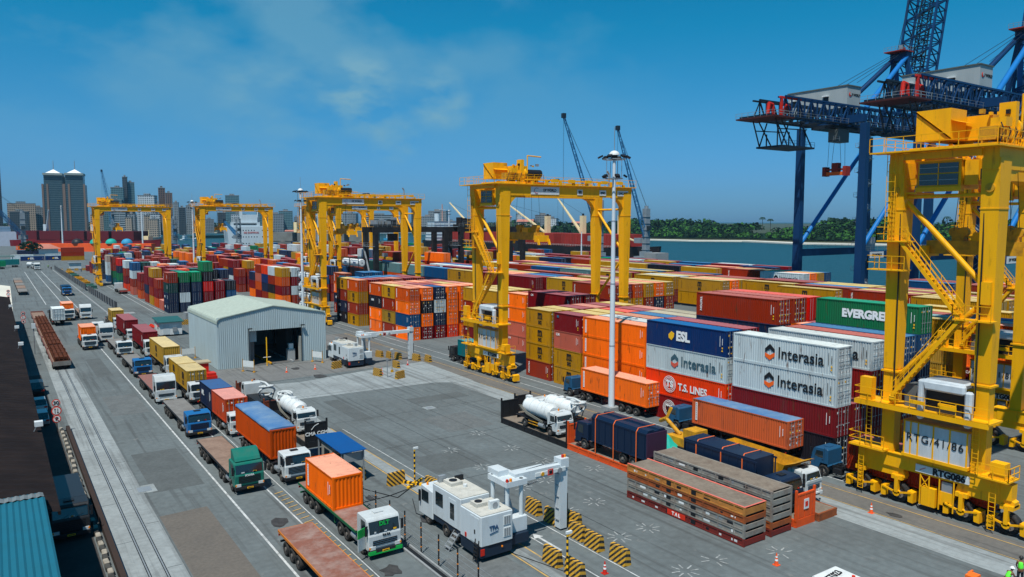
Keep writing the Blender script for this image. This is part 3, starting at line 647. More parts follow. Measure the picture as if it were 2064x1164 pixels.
def cab(root, col, style='flat', W=2.48, z=0, dirtroof=False, plate=True, lights=True, word=None):
    """cab front at y=0, facing -y"""
    pm = PAINT[col]; h = {'flat':2.95, 'high':3.6, 'old':2.75, 'small':2.55, 'scoop':2.8, 'tilt':2.9}[style]; dp = {'high':2.25, 'small':1.75}.get(style, 2.0)
    if style == 'small': W = 2.2
    prof = [(.10,.62),(.0,.80),(.0,1.68),(.05,1.75),(.26,h-.22),(.42,h-.05),(dp-.15,h),(dp,h-.12),(dp,.95),(1.85,.95),(1.72,1.12),(.98,1.12),(.82,.62)]
    if style == 'high': prof = [(.10,.62),(.0,.80),(.0,1.75),(.05,1.85),(.22,2.95),(.62,h-.1),(.85,h),(dp-.1,h),(dp,h-.2),(dp,.95),(1.95,.95),(1.75,1.12),(.98,1.12),(.82,.62)]
    b = MB(); b.prism([(y, q+z) for y, q in prof], -W/2, W/2, pm)
    c = b.build('cab', root, bevel=.05)
    zt = h-.28 if style != 'high' else 2.85
    def slab(y0, z0, y1, z1, x0, x1, mt, th=.03):
        return [(x0,y0-th,z0+z),(x1,y0-th,z0+z),(x1,y1-th,z1+z),(x0,y1-th,z1+z),(x0,y0+.04,z0+z),(x1,y0+.04,z0+z),(x1,y1+.04,z1+z),(x0,y1+.04,z1+z)]
    FB = [(0,1,2,3),(4,7,6,5),(0,4,5,1),(1,5,6,2),(2,6,7,3),(3,7,4,0)]
    b = MB(); y0 = .05+(1.85-1.75)*.2; b.poly(slab(.07, 1.82, .05+.21*(zt-1.75)/(h-.22-1.75) if style != 'high' else .21, zt, -W/2+.12, W/2-.12, GLS), FB, GLS)
    b.build('windscreen', c)
    b = MB()
    for q in (-.45, .3): b.bar((q*W/2,.03,1.80+z),(q*W/2+.45,.045,2.05+z),.02,.02,BLK)
    rp = random.Random(int(root.location.y*7))
    for k in range(3):
        q = rp.uniform(-.8,.6)*W/2; b.box(q,q+rp.uniform(.12,.3),.02,.03,1.84+z,1.84+z+rp.uniform(.05,.13),rp.choice([WINK,SGN,RINK,YINK]))
    b.build('wipers_and_papers', c)
    for sx in (-1, 1):
        b = MB(); e = sx*(W/2+.006)
        for y0_, y1_, q0, q1 in ((.40,.42,.98,2.6),(1.36,1.38,1.15,2.6)): b.box(min(e,e-sx*.03),max(e,e-sx*.03),y0_,y1_,q0+z,q1+z,INK)
        b.box(min(e,e+sx*.02),max(e,e+sx*.02),1.15,1.3,1.45+z,1.5+z,INK); b.box(min(e,e+sx*.1),max(e,e+sx*.1),.35,.8,.5+z,.56+z,BLK); b.build('door', c)
    b = MB(); b.box(-.35,.35,dp*.5,dp*.5+.5,h-.01+z,h+.035+z,pm if style != 'old' else BLK); b.build('roof_hatch', c)
    for sx in (-1, 1):
        b = MB(); xx = sx*(W/2+.004); b.prism([(.42,1.72+z),(.55,zt-.02+z),(1.25,zt-.02+z),(1.25,1.62+z),(.75,1.62+z)], min(xx, xx-sx*.04), max(xx, xx-sx*.04), GLS)
        b.build('side_window', c)
        b = MB(); b.box(sx*(W/2+.05)-.02*(1+sx)*0, sx*(W/2+.05)+sx*.16, .05, .14, 1.75+z, 2.45+z, BLK) if sx > 0 else b.box(-W/2-.21, -W/2-.05, .05, .14, 1.75+z, 2.45+z, BLK)
        b.bar((sx*(W/2-.02), .2, 2.4+z), (sx*(W/2+.12), .12, 2.4+z), .04, .04, BLK); b.build('mirror', root)
        b = MB(); b.box(sx*(W/2-.50) if sx > 0 else -W/2+.08, sx*(W/2-.08) if sx > 0 else -W/2+.50, -.07, .0, .72+z, .95+z, mat('headlight_lens', (.55,.58,.58), .15, dirt=0)); b.box(sx*(W/2-.09)-.06, sx*(W/2-.09)+.06, -.072, -.02, .78+z, .93+z, AMB)
        b.build('headlight', root)
    b = MB()
    gz = 1.0
    for i in range(5 if style in ('flat','old','scoop') else 3):
        b.box(-W/2+.32, W/2-.32, -.035, .01, gz+.13*i+z, gz+.07+.13*i+z, BLK)
    if word: add_mesh(b, text_mesh(word, .22, WINK if col not in ('white',) else INK, .03, .01), Matrix.Translation((0,-.03,1.62+z)) @ FS, WINK if col != 'white' else INK)
    b.build('grille', root)
    b = MB(); bc = pm if style in ('flat','high','small') and col in ('white','blue') else BLK
    b.box(-W/2, W/2, -.12, .25, .42+z, .70+z, bc); b.box(-W/2+.4, W/2-.4, -.135, -.1, .47+z, .60+z, BLK)
    b.build('bumper', root, bevel=.03)
    if plate:
        b = MB(); b.box(-.26, .26, -.155, -.13, .50+z, .63+z, YINK); b.box(-.2, .2, -.160, -.153, .535+z, .595+z, INK); b.build('number_plate', root)
    if style == 'scoop':
        b = MB(); b.prism([(.35,h-.02+z),(.55,h+.25+z),(1.3,h+.85+z),(1.75,h+.88+z),(1.8,h-.02+z)], -W/2+.15, W/2-.15, pm); b.build('roof_deflector', root, bevel=.05)
    if style == 'old' or style == 'flat':
        b = MB(); b.box(-W/2+.2, W/2-.2, .16, .36, h-.22+z, h-.17+z, BLK); b.build('sun_visor', root)
    return c
def chassis(root, y0, y1, z=0, tanks=True):
    b = MB()
    for x in (-.42, .42): b.box(x-.05, x+.05, y0, y1, .78+z, 1.02+z, BLK)
    for i in range(int((y1-y0)/1.3)): b.box(-.4, .4, y0+.5+1.3*i, y0+.6+1.3*i, .8+z, 1.0+z, BLK)
    if tanks:
        b.cyl((-.95,y0+2.1,.78+z), (-.95,y0+3.0,.78+z), .28, STL, 10); b.box(.7, 1.15, y0+2.0, y0+2.9, .5+z, .95+z, BLK)
    for s in (-1, 1):
        b.box(s*1.0-.2, s*1.0+.2, y1-2.6, y1-.2, 1.08+z, 1.12+z, BLK)
    b.build('chassis', root)
def lorry(x, y, col, style, label, group='lorries queued on the road', deck='grey', dl=12.3, trailer='flat', rz=0, word=None, frame=None, two=False, plate=True, tilt=False, t0=2.35, edge=None):
    r = thing('articulated_lorry', label, 'lorry', (x, y, 0), rz, group)
    c = cab(r, col, style, word=word, plate=plate)
    chassis(r, .3, 6.1)
    wheels(r, (-1.05, 1.05), (1.35,), .5, .3); wheels(r, (-.98, .98), (4.1, 5.35) if not two else (4.6,), .5, .5)
    if trailer:
        z0, z1 = 1.18, 1.38; fm = frame or BLK; yb = t0+dl
        b = MB()
        if trailer == 'flat':
            b.box(-1.22, 1.22, t0, yb, z1-.06, z1, DECK[deck]); b.build('trailer_deck', r)
            b = MB()
            for s in (-1, 1): b.box(s*1.24-.03, s*1.24+.03, t0, yb, z1-.17, z1+.004, edge or fm)
            b.box(-1.21, 1.21, t0-.05, t0, z1-.17, z1+.004, edge or fm); b.box(-1.21, 1.21, yb, yb+.06, z1-.25, z1+.004, edge or fm)
        else:
            for k in range(4): b.box(-1.18, 1.18, t0+.1+k*(dl-.4)/3, t0+.35+k*(dl-.4)/3, z1-.14, z1-.004, fm)
        for s in (-.45, .45): b.prism([(t0,z1-.12),(t0+3.6,z1-.12),(yb,z1-.12),(yb,z0-.32),(t0+4.3,z0-.38),(t0+3.4,z0-.06),(t0,z0-.06)], s-.05, s+.05, fm)
        for k in range(int(dl/1.2)): b.box(-1.15, 1.15, t0+.5+1.2*k, t0+.58+1.2*k, z1-.16, z1-.062, fm)
        for s in (-1, 1):
            b.box(s*.95-.05, s*.95+.05, t0+4.6, t0+4.75, .35, 1.2, fm)
            b.box(s*1.1-.1, s*1.1+.1, yb+.06, yb+.1, .9, 1.05, RED)
        b.box(-1.1, 1.1, yb-.1, yb+.02, .45, .58, fm)
        b.build('trailer_frame', r)
        ya = yb-1.5
        wheels(r, (-.98, .98), (ya-2.6, ya-1.3, ya), .5, .5)
    return r
Q1 = 'lorries in the left queue'; Q2 = 'lorries in the right queue'
lorry(17.3, 65.3, 'teal', 'scoop', 'dark green lorry with roof deflector pulling an empty brown flatbed', Q1, 'brown', word='SCANIA')
lorry(17.55, 85.5, 'blue', 'old', 'bright blue lorry with empty grey flatbed behind the dark green lorry', Q1, 'grey')
lorry(17.5, 104.3, 'white', 'high', 'white high-roof lorry with empty faded red flatbed, third of the left queue', Q1, 'red')
lorry(17.8, 124.2, 'blue', 'old', 'bright blue lorry with grey flatbed between two white lorries', Q1, 'grey')
lorry(18.0, 144.6, 'white', 'old', 'white lorry with dark flatbed behind the farther blue lorry', Q1, 'grey', word=None)
lorry(17.4, 164.8, 'white', 'high', 'white lorry with red-tipped roof beside the lorry carrying an orange box', Q1, 'grey')
lorry(17.3, 177.8, 'white', 'small', 'small white lorry cab just behind the red-tipped white lorry', Q1, 'grey', dl=8, two=True)
lorry(17.6, 206.3, 'white', 'high', 'white high-roof lorry farthest back in the left queue', Q1, 'brown')
lorry(17.1, 33.4, 'white', 'flat', 'rusty flatbed trailer cut by the bottom edge of the photo', Q1, 'rust', dl=14.0, t0=5.4, edge=mat('worn_orange_edge', (.55,.17,.02), .7, dirt=.5))
lr = lorry(21.6, 47.2, 'white', 'tilt', 'white lorry with green lower trim and open door, carrying an orange box', Q2, 'rust', dl=12.2, frame=mat('trailer_green', srgb('0d5c38'), .6, dirt=.3), t0=2.3)
GRN = mat('bright_green_trim', srgb('14a548'), .4, dirt=.1)
b = MB(); b.box(-1.25, 1.25, -.16, .1, .40, .50, GRN); b.box(-1.255, -.75, -.162, -.03, .5, .66, GRN); b.box(.75, 1.255, -.162, -.03, .5, .66, GRN); b.build('green_trim', lr)
b = MB(); b.bar((-1.26,.5,1.2), (-1.95,.15,1.2), .05, .9, PAINT['white']); b.bar((-1.26,.5,1.95), (-1.95,.15,1.95), .05, .6, GRN); b.build('open_door', lr)
place_text(text_mesh('DLT', .42, GRN, .05, .01), lr, FS, (0,.10,2.42)); place_text(text_mesh('TATA', .24, INK, .04, .01), lr, FS, (.1,-.03,1.62))
lorry(21.6, 65.3, 'white', 'old', 'white lorry with black windscreen under the burnt orange tarpaulin-topped box', Q2, trailer='skeletal', dl=12.8, t0=2.9)
lorry(21.35, 83.6, 'white', 'small', 'white lorry behind the box with the blue tarpaulin top', Q2, trailer='skeletal', dl=12.8, t0=2.5)
lorry(21.1, 101.5, 'white', 'old', 'white lorry at the front of the mustard box pair', Q2, trailer='skeletal', dl=12.8)
lorry(22.0, 122.9, 'white', 'flat', 'white lorry hauling the mustard box in the middle of the right queue', Q2, trailer='skeletal', dl=12.8)
lorry(22.0, 142.0, 'white', 'flat', 'white lorry hauling the nearer of two dark red boxes', Q2, trailer='skeletal', dl=12.8)
lorry(21.7, 161.7, 'white', 'small', 'white lorry hauling the farther dark red box', Q2, trailer='skeletal', dl=12.8)
lorry(21.9, 183.0, 'white', 'small', 'lorry with the mustard box farthest back in the right queue', Q2, trailer='skeletal', dl=12.8)
lorry(13.8, 156.4, 'white', 'old', 'white lorry with red-topped cab driving past with an orange box', None, trailer='skeletal', dl=9, two=True)
lorry(14.0, 205.5, 'white', 'old', 'white lorry with orange box beside the lorry carrying a grey box', None, trailer='skeletal', dl=9, two=True)
lorry(11.4, 209.5, 'black', 'old', 'lorry driving away with a pale grey box', None, trailer='skeletal', dl=8.5, rz=math.pi, two=True)
lorry(17.2, 432.0, 'white', 'high', 'white lorry coming alone down the far end of the road', None, 'grey')
# loads on the trailers (resting, so things of their own)
LZ = 1.385; GT = 'containers carried on lorries'
cont(20.4, 53.9, LZ, TEU, 2.591, 'O', 'bright orange box on the flatbed of the green-trimmed white lorry', GT, doors=False)
TRP = mat('blue_tarpaulin', srgb('456f9c'), .75, dirt=.6, scale=.4, dcol=(.20,.29,.38))
cont(20.3, 69.2, LZ, FEU, 2.75, 'o', 'burnt orange open-top box under a blue tarpaulin', GT, doors=False, opentop=True, roof=TRP, logo=False)
def tarp(x, y, z, L, label):
    b = MB(); n = 14; prof = [(x-.03,-.14),(x-.03,.03),(x+.12,.10),(x+CW/2,.15),(x+CW-.12,.10),(x+CW+.03,.03),(x+CW+.03,-.14)]
    P = []
    for i in range(n+1):
        yy = y+.16+(L-.32)*i/n
        for px, pz in prof: P.append((px+rnd.uniform(-.012,.012), yy, z+pz+rnd.uniform(-.03,.02)))
    k = len(prof); b.poly(P, [(i*k+j,i*k+j+1,(i+1)*k+j+1,(i+1)*k+j) for i in range(n) for j in range(k-1)], TRP, True)
    b.poly(P[:k], [list(range(k))], TRP); b.poly(P[-k:], [list(range(k))], TRP)
    b.build('tarpaulin', label=label, category='tarpaulin')
tarp(20.3, 69.2, LZ+2.75, FEU, 'blue tarpaulin stretched over the burnt orange box in the right queue')
cont(20.1, 85.0, LZ, TEU, 2.591, 'V', 'red-brown short box showing its doors, behind a navy one', GT)
cont(20.1, 91.2, LZ, TEU, 2.591, 'N', 'navy short box sharing a trailer with the red-brown one', GT, doors=False)
cont(20.0, 104.1, LZ, TEU, 2.591, 'K', 'mustard short box with doors, front of the pair', GT)
cont(20.0, 110.3, LZ, TEU, 2.591, 'K', 'mustard short box, rear of the pair', GT)
cont(20.8, 125.4, LZ, FEU, 2.75, 'K', 'single long mustard box in the middle of the right queue', GT, doors=False)
cont(20.8, 144.6, LZ, FEU, 2.75, 'Z', 'nearer of the two dark red boxes in the right queue', GT, doors=False)
cont(20.5, 164.3, LZ, FEU, 2.75, 'Z', 'farther of the two dark red boxes in the right queue', GT, doors=False)
cont(20.7, 185.5, LZ, TEU, 2.591, 'K', 'mustard box farthest back in the right queue', GT, doors=False)
cont(12.6, 159.0, LZ, TEU, 2.591, 'O', 'orange box on the lorry left of the solid white line', GT, doors=False)
cont(12.8, 208.2, LZ, TEU, 2.591, 'O', 'orange box next to the pale grey box near the kerb', GT, doors=False)
cont(10.2, 196.5, LZ, TEU, 2.591, 'W', 'pale grey box showing its doors on a lorry driving away', GT, logo=False)
# lorries in the crane lane, facing away
LL = 'lorries in the crane lane'
lorry(64.2, 79.6, 'dblue', 'small', 'blue lorry with a bright orange box in the crane lane', LL, trailer='skeletal', dl=12.6, rz=math.pi, t0=3.0)
lorry(63.7, 59.9, 'dblue', 'small', 'blue lorry with a salmon orange blue-roofed box in the crane lane', LL, trailer='skeletal', dl=12.6, rz=math.pi, t0=3.0)
lorry(63.4, 41.3, 'dblue', 'small', 'blue lorry whose trailer stands beneath the right crane', LL, trailer='skeletal', dl=12.6, rz=math.pi, t0=3.0)
lorry(64.0, 110.6, 'black', 'small', 'black lorry with a teal box beside the middle crane', LL, trailer='skeletal', dl=10, rz=math.pi, t0=2.8)
cont(62.95, 63.6, LZ, FEU, 2.896, 'O', 'bright orange long box on the blue lorry behind the white mast', GT, 0)
cont(62.45, 43.9, LZ, FEU, 2.75, 'Q', 'salmon orange long box with blue roof on the middle blue lorry', GT, 0, roof=TRP)
cont(62.15, 25.4, LZ, FEU, 2.75, 'R', 'rust red box under the sill of the right crane', GT, 0, logo=False)
cont(62.75, 101.4, LZ, TEU, 2.591, 'T', 'teal box on the black lorry beside the middle crane', GT, 0, logo=False)
# white tractor driving up the second lane, yellow low trailer
def tractor_only(x, y, col, label, rz=0, z=0):
    r = thing('tractor_unit', label, 'lorry', (x,y,z), rz); cab(r, col, 'flat', plate=False); chassis(r, .3, 6.4)
    wheels(r, (-1.05,1.05), (1.35,), .5, .3); wheels(r, (-.98,.98), (4.1,5.35), .5, .5); return r
r = tractor_only(34.3, 286, 'white', 'white lorry with an empty bed driving away beside the left crane', math.pi)
b = MB(); b.box(-1.2, 1.2, 5.6, 13, 1.2, 1.38, DECK['grey']); b.box(-1.1, 1.1, 13, 13.1, .7, 1.2, mat('tail_red', (.3,.05,.04), .6, dirt=.3)); b.build('trailer_deck', r); wheels(r, (-.98,.98), (10.5,11.8), .5, .5)
r = thing('terminal_trailer', 'low yellow trailer standing behind the ridge of the pale shed', 'trailer', (55.2, 205.5, 0))
b = MB(); b.box(-1.2, 1.2, 0, 12, 1.0, 1.3, DECK['grey']); b.build('trailer_deck', r); b = MB(); b.box(-1.25, 1.25, -.1, 12.1, .7, 1.0, YELD); b.build('trailer_frame', r); wheels(r, (-1,1), (1.2,2.5,10.5), .45, .4)
# rust loaded trailers parked end to end on the rails
for i in range(5):
    r = thing('parked_trailer', ['nearest of the parked trailers loaded with rusty grating beside the kerb','second parked trailer with rusty grating beside the kerb','third parked trailer with rusty grating beside the kerb','fourth parked trailer with rusty grating beside the kerb','empty parked trailer with red rim at the far end of the row'][i], 'trailer', (8.1, 137.8+i*16.3, 0), 0, 'trailers parked end to end')
    b = MB(); b.box(-1.25, 1.25, 0, 15.8, 1.0, 1.15, DECK['brown']); b.build('trailer_deck', r)
    b = MB()
    for s in (-1, 1): b.box(s*1.28-.04, s*1.28+.04, 0, 15.8, .95, 1.45, DECK['red'])
    b.box(-1.25, 1.25, -.06, .02, .7, 1.4, DECK['grey']); b.box(-1.25, 1.25, 15.78, 15.86, .95, 1.5, DECK['red']); b.build('trailer_frame', r)
    wheels(r, (-1,1), (1.5,2.9,12.5,13.8), .48, .45)
    if i < 4:
        for k in range(3):
            b = MB(); y0 = 138.6+i*16.3+k*5
            for q in range(9):
                yy = y0+q*.5; hh = 1.15+rnd.uniform(.8, 1.3)
                for xx in (-.9,-.3,.3,.9): b.box(8.1+xx-.05, 8.1+xx+.05, yy, yy+.08, 1.16, hh+rnd.uniform(-.1,.1), RUST)
                for zz in (1.3,1.6,1.9): b.box(7.1, 9.1, yy, yy+.3+rnd.uniform(0,.15), zz+rnd.uniform(-.04,.04), zz+.08, RUST)
            b.build('rusty_grating', label=['first','second','third'][k]+' bundle of rusty grating from the near end of the '+['nearest','second','third','fourth'][i]+' parked trailer', category='scrap load', group='rusty grating bundles')
# blue tipper and dark tipping trailer across the road
r = thing('tipper_lorry', 'blue tipper lorry coming down the road with its blue body', 'lorry', (18.6, 275.0, 0)); cab(r, 'blue', 'old'); chassis(r,.3,9); wheels(r, (-1.05,1.05), (1.35,), .5,.3); wheels(r, (-.98,.98), (6,7.4), .5,.5)
b = MB(); b.prism([(-1.2,1.2),(-1.3,3.0),(1.3,3.0),(1.2,1.2)], 2.4, 10.5, PAINT['navy'], 'y'); b.build('tipper_body', r)
r = thing('tipper_lorry', 'dark tipping trailer behind a small white lorry, crossing the road', 'lorry', (-2.5, 272.5, 0), -math.pi/2+.08+math.pi)
cab(r, 'white', 'small'); chassis(r,.3,6); wheels(r, (-1.05,1.05), (1.35,), .5,.3); wheels(r, (-.98,.98), (4,5.3,13.5,14.8,16.1), .5,.5)
b = MB(); BT = mat('tipper_black', (.02,.022,.024), .6, dirt=.4); b.poly([(-1.1,6.5,1.4),(1.1,6.5,1.4),(1.1,17,1.4),(-1.1,17,1.4),(-1.35,5.6,3.6),(1.35,5.6,3.6),(1.35,17.9,3.6),(-1.35,17.9,3.6)], [(0,1,2,3),(0,4,5,1),(1,5,6,2),(2,6,7,3),(3,7,4,0)], BT)
b.box(-1.4,1.4,5.5,5.65,3.5,3.65,BT); b.box(-1.25,1.25,5.9,17.6,3.3,3.42,DECK['brown']); b.box(-.5,.5,5.5,17,1.0,1.4,BT); b.build('tipper_body', r)
# cars along the kerb
def car(x, y, pm, label, L=4.4, h=1.5, rz=0, suv=False):
    r = thing('parked_car', label, 'car', (x,y,0), rz, 'cars parked by the kerb'); W = 1.75
    b = MB(); b.prism([(0,.35),(-.0,.75),(.25,.88),(1.1,.98),(L-.9,1.0),(L-.1,.9),(L,.7),(L,.32),(0,.32)], -W/2, W/2, pm); b.build('car_body', r, bevel=.06)
    b = MB(); b.prism([(.95,.95),(1.65,h),(L-1.1 if not suv else L-.5,h),(L-.35 if not suv else L-.15,.96)], -W/2+.1, W/2-.1, GLS); c = b.build('car_windows', r)
    b = MB(); b.box(-W/2+.16, W/2-.16, 1.6, L-1.1 if not suv else L-.5, h, h+.03, pm); b.build('car_roof', r)
    b = MB(); b.box(-W/2+.02, -W/2+.35, L-.02, L+.02, .65, .85, RED); b.build('tail_light', r); b = MB(); b.box(W/2-.35, W/2-.02, L-.02, L+.02, .65, .85, RED); b.build('tail_light', r)
    wheels(r, (-W/2+.1, W/2-.1), (.85, L-.8), .33, .22); return r
car(3.9, 123, PAINT['black'], 'black people carrier with red tail lights parked by the kerb', 4.6, 1.8, math.pi, True)
car(3.7, 112, PAINT['white'], 'white car parked second behind the black one', 4.4, 1.5, math.pi)
car(3.5, 104.5, mat('car_silver', (.42,.44,.45), .3, .5, dirt=.1), 'silver estate car parked nearest beside the round road signs', 4.4, 1.55, math.pi, True)
r = thing('parked_lorry', 'black lorry with yellow number plate in the shade by the kerb', 'lorry', (3.7, 62.5, 0)); cab(r, 'black', 'old'); chassis(r,.3,8); wheels(r, (-1.05,1.05), (1.35,), .5,.3); wheels(r, (-.98,.98), (5.5,), .5,.5)
b = MB(); b.box(-1.2,1.2,2.3,8.5,1.3,2.6,PAINT['black']); b.build('lorry_body', r)

# ------------------------------------------------------------------ tank lorries on flat racks
def flat_rack(x, y, mt, label, L=12.19, W=2.44, ends=(1,1), hgt=2.3, base=.62, deck=WOOD, rz=0, z=0, group=None, word=None):
    r = thing('flat_rack', label, 'flat rack', (x,y,z), rz, group)
    b = MB()
    for xx in (0, W-.14):
        b.box(xx, xx+.14, 0, L, base-.12, base, mt); b.box(xx, xx+.14, 0, L, 0, .1, mt); b.box(xx+.03, xx+.09, 0, L, .1, base-.12, mt)
        for k in range(9): b.box(xx-.01, xx+.15, .2+k*(L-.55)/8, .32+k*(L-.55)/8, .1, base-.12, mt)
    for yy in (0, L-.16): b.box(.14, W-.14, yy, yy+.16, 0, base, mt)
    b.build('base_frame', r)
    b = MB(); b.box(.14, W-.14, .16, L-.16, base-.05, base-.012, deck); b.build('deck', r)
    for e, yy in ((ends[0], 0), (ends[1], L-.16)):
        if not e: continue
        b = MB()
        for xx in (0, W-.16): b.box(xx, xx+.16, yy, yy+.16, base, base+hgt, mt)
        b.box(.16, W-.16, yy+.03, yy+.12, base+.05, base+hgt-.35, mt); b.box(.16, W-.16, yy, yy+.16, base+hgt-.45, base+hgt-.32, mt)
        for k in range(3): b.box(.3+k*.8, .36+k*.8, yy-.0, yy+.16, base, base+hgt-.45, mt)
        eo = b.build('end_wall', r)
        if word and yy == 0: 
            place_text(text_mesh(word, .52, WINK, .03, .01), eo, FS, (W/2, -.02, base+hgt*.36))
            c = MB(); pts = [(W/2-.55,base+hgt*.55),(W/2-.2,base+hgt*.72),(W/2+.25,base+hgt*.80)]
            for p0, p1 in zip(pts, pts[1:]): c.bar((p0[0],-.01,p0[1]),(p1[0],-.01,p1[1]), .02, .07, WINK)
            c.build('emblem', eo)
    return r
HOSE = mat('grey_hose', (.16,.155,.13), .7, dirt=.4, scale=4); PIPE = mat('white_ribbed_pipe', (.55,.58,.58), .6, dirt=.3, scale=3)
def tank_lorry(x, y, z, label, rz=0, rear_reel=True, tank=True):
    r = thing('tank_lorry', label, 'tank lorry', (x,y,z), rz, 'vacuum tank lorries')
    cab(r, 'white', 'small', word='IVECO', plate=False); chassis(r, .3, 7.8); wheels(r, (-.95,.95), (1.3,), .48,.3); wheels(r, (-.9,.9), (5.9,), .48,.5)
    b = MB(); b.cyl((0,1.2,2.6),(0,1.2,2.8), .09, AMB, 8); b.build('beacon', r)
    if tank:
        b = MB(); b.cyl((0,2.3,2.15),(0,6.6,2.15), .92, WHT, 20); b.cyl((0,2.0,2.15),(0,2.3,2.15), .62, WHT, 20, r2=.92); b.cyl((0,6.6,2.15),(0,6.95,2.15), .92, WHT, 20, r2=.6)
        for yy in (2.6,3.9,5.2,6.5): b.cyl((0,yy,2.15),(0,yy+.07,2.15), .945, WHG, 20)
        b.cyl((0,4.3,3.0),(0,4.3,3.2), .3, WHT, 12); b.cyl((0,3.2,3.0),(0,3.2,3.15), .2, WHT, 12); b.box(-.25,.25,6.2,6.9,2.9,3.25,WHT); b.build('tank', r)
    b = MB()
    for k in range(4):
        o = k*.07; b.tube([(-1.0-o*.3,6.8,2.3-o),(-1.1-o*.3,5.5,1.75-o),(-1.1,4,1.5-o),(-1.05,2.6,1.25-o*.8)], .05, HOSE, 6)
    b.tube([(0,7,2.9),(.5,7.2,2.8),(.9,7.2,2.2),(.6,7.2,1.4),(-.6,7.2,1.4),(-1,7.1,2.2)], .06, HOSE, 6); b.build('suction_hose', r)
    if rear_reel:
        b = MB(); pts = [(.95*math.cos(t), 7.4+.0*t+.35*math.sin(t), 2.45+.55*math.sin(t)) for t in [i*.4488 for i in range(15)]]; b.tube(pts, .12, PIPE, 8)
        pts = [(.8*math.cos(t), 7.3+.75*math.sin(t), 3.05+.1*math.sin(t)) for t in [i*.4488 for i in range(15)]]; b.tube(pts, .12, PIPE, 8); b.tube([(-.2,7.9,3.1),(-.1,6.6,3.35),(.1,5.4,3.3)], .13, PIPE, 8); b.cyl((0,7.6,2.9),(0,7.6,3.15),.08,AMB,8); b.build('ribbed_hose_reel', r)
    b = MB(); b.box(-1.05,1.05,2.2,7.3,1.05,1.2,BLK); b.box(-1.12,-1.05,2.4,5.2,.55,.62,YELD); b.box(-1.12,-1.05,2.4,5.2,.85,.92,YELD); b.box(-1.1,-.6,4.4,5.2,.6,1.05,BLK); b.box(.7,1.1,2.4,5.2,.5,1.05,BLK); b.box(-1.1,1.1,7.3,7.4,.7,1.0,BLK); b.build('side_guard', r)
    return r
BRK = mat('brown_rack', (.20,.045,.02), .7, dirt=.5, scale=1.2)
flat_rack(25.6, 75.1, BLK, 'black flat rack with white lettering on its end wall, behind the blue-roofed booth', word='CMA CGM', group='flat racks')
tank_lorry(26.95, 78.3, .62, 'white tank lorry on the black lettered rack beside the open yard')
flat_rack(25.0, 87.5, BRK, 'brown flat rack behind the lettered black one, carrying a tank lorry', group='flat racks')
tank_lorry(26.3, 97.9, .62, 'white tank lorry facing away on the brown rack behind the red-brown box', math.pi, True, False)
flat_rack(47.9, 59.9, BLK, 'black flat rack left of the orange one, carrying two tank lorries', L=12.3, group='flat racks')
tank_lorry(49.1, 61.6, .62, 'white tank lorry facing us on the black rack in the middle of the yard', 0, False)
tank_lorry(51.9, 70.2, .62, 'second white tank lorry with coiled ribbed hose, behind the one on the black rack', math.pi, True)
flat_rack(50.6, 61.4, BLK, 'second black flat rack tucked behind the first one in mid yard', L=12.0, ends=(0,1), group='flat racks')
RDK = mat('rack_red_orange', (.70,.085,.012), .55, dirt=.3, scale=1)
flat_rack(47.9, 46.9, RDK, 'orange flat rack carrying a navy covered lorry', ends=(0,1), L=12.9, group='flat racks')
# navy lorry with covered body, facing away from us
def navy_lorry(x, y, z, label, rz, flat=False):
    r = thing('covered_lorry', label, 'lorry', (x,y,z), rz, 'navy covered lorries'); cab(r, 'navy', 'old', plate=False); chassis(r,.3,9.4); wheels(r, (-1.05,1.05), (1.4,), .52,.32); wheels(r, (-.98,.98), (7.0,8.4), .52,.5)
    b = MB(); H1 = 3.85; b.prism([(-1.26,1.1),(-1.26,3.75),(1.26,3.75),(1.26,1.1)], 2.9, 10.4, PAINT['navy'], 'y') if flat else b.prism([(-1.24,1.15),(-1.26,3.55),(-1.0,H1),(-.35,H1+.02),(-.3,H1-.12),(.3,H1-.12),(.35,H1+.02),(1.0,H1),(1.26,3.55),(1.24,1.15)], 2.6, 10.2, PAINT['navy'], 'y')
    for s in (-1, 1):
        for k in range(9): b.box(s*1.27-.03, s*1.27+.03, 2.7+k*.9, 2.8+k*.9, 1.3, 3.5, PAINT['navy'])
        b.box(s*1.27-.04, s*1.27+.04, 2.6, 10.2, 3.45, 3.6, PAINT['navy']); b.box(s*1.27-.04, s*1.27+.04, 2.6, 10.2, 1.15, 1.28, PAINT['navy'])
    b.box(-1.26, 1.26, 10.2, 10.3, 1.4, 3.6, mat('dark_purple_rear', (.05,.02,.05), .6, dirt=.3)); b.build('load_body', r, bevel=.0)
    return r
navy_lorry(49.2, 58.6, .62, 'navy covered lorry strapped on the orange flat rack', math.pi)
LS = mat('orange_strap', (.85,.16,.03), .6, dirt=.1)
def straps(x0, x1, ys, ztop, zb, label):
    for k, yy in enumerate(ys):
        b = MB(); b.box(x0-.05, x0-.02, yy, yy+.09, zb, ztop, LS); b.box(x1+.02, x1+.05, yy, yy+.09, zb, ztop, LS)
        b.bar((x0-.03,yy+.045,ztop),(x0+.25,yy+.045,ztop+.36),.02,.09,LS, up=(0,1,0)); b.bar((x0+.25,yy+.045,ztop+.36),(x1-.25,yy+.045,ztop+.36),.09,.02,LS); b.bar((x1-.25,yy+.045,ztop+.36),(x1+.03,yy+.045,ztop),.02,.09,LS, up=(0,1,0))
        b.build('lashing_strap', label=label % ['front','middle','rear'][k], category='strap', group='orange lashing straps')
straps(47.9, 50.5, (55.3,52.7,49.6), 4.15, .55, '%s orange strap over the navy lorry on the orange rack')
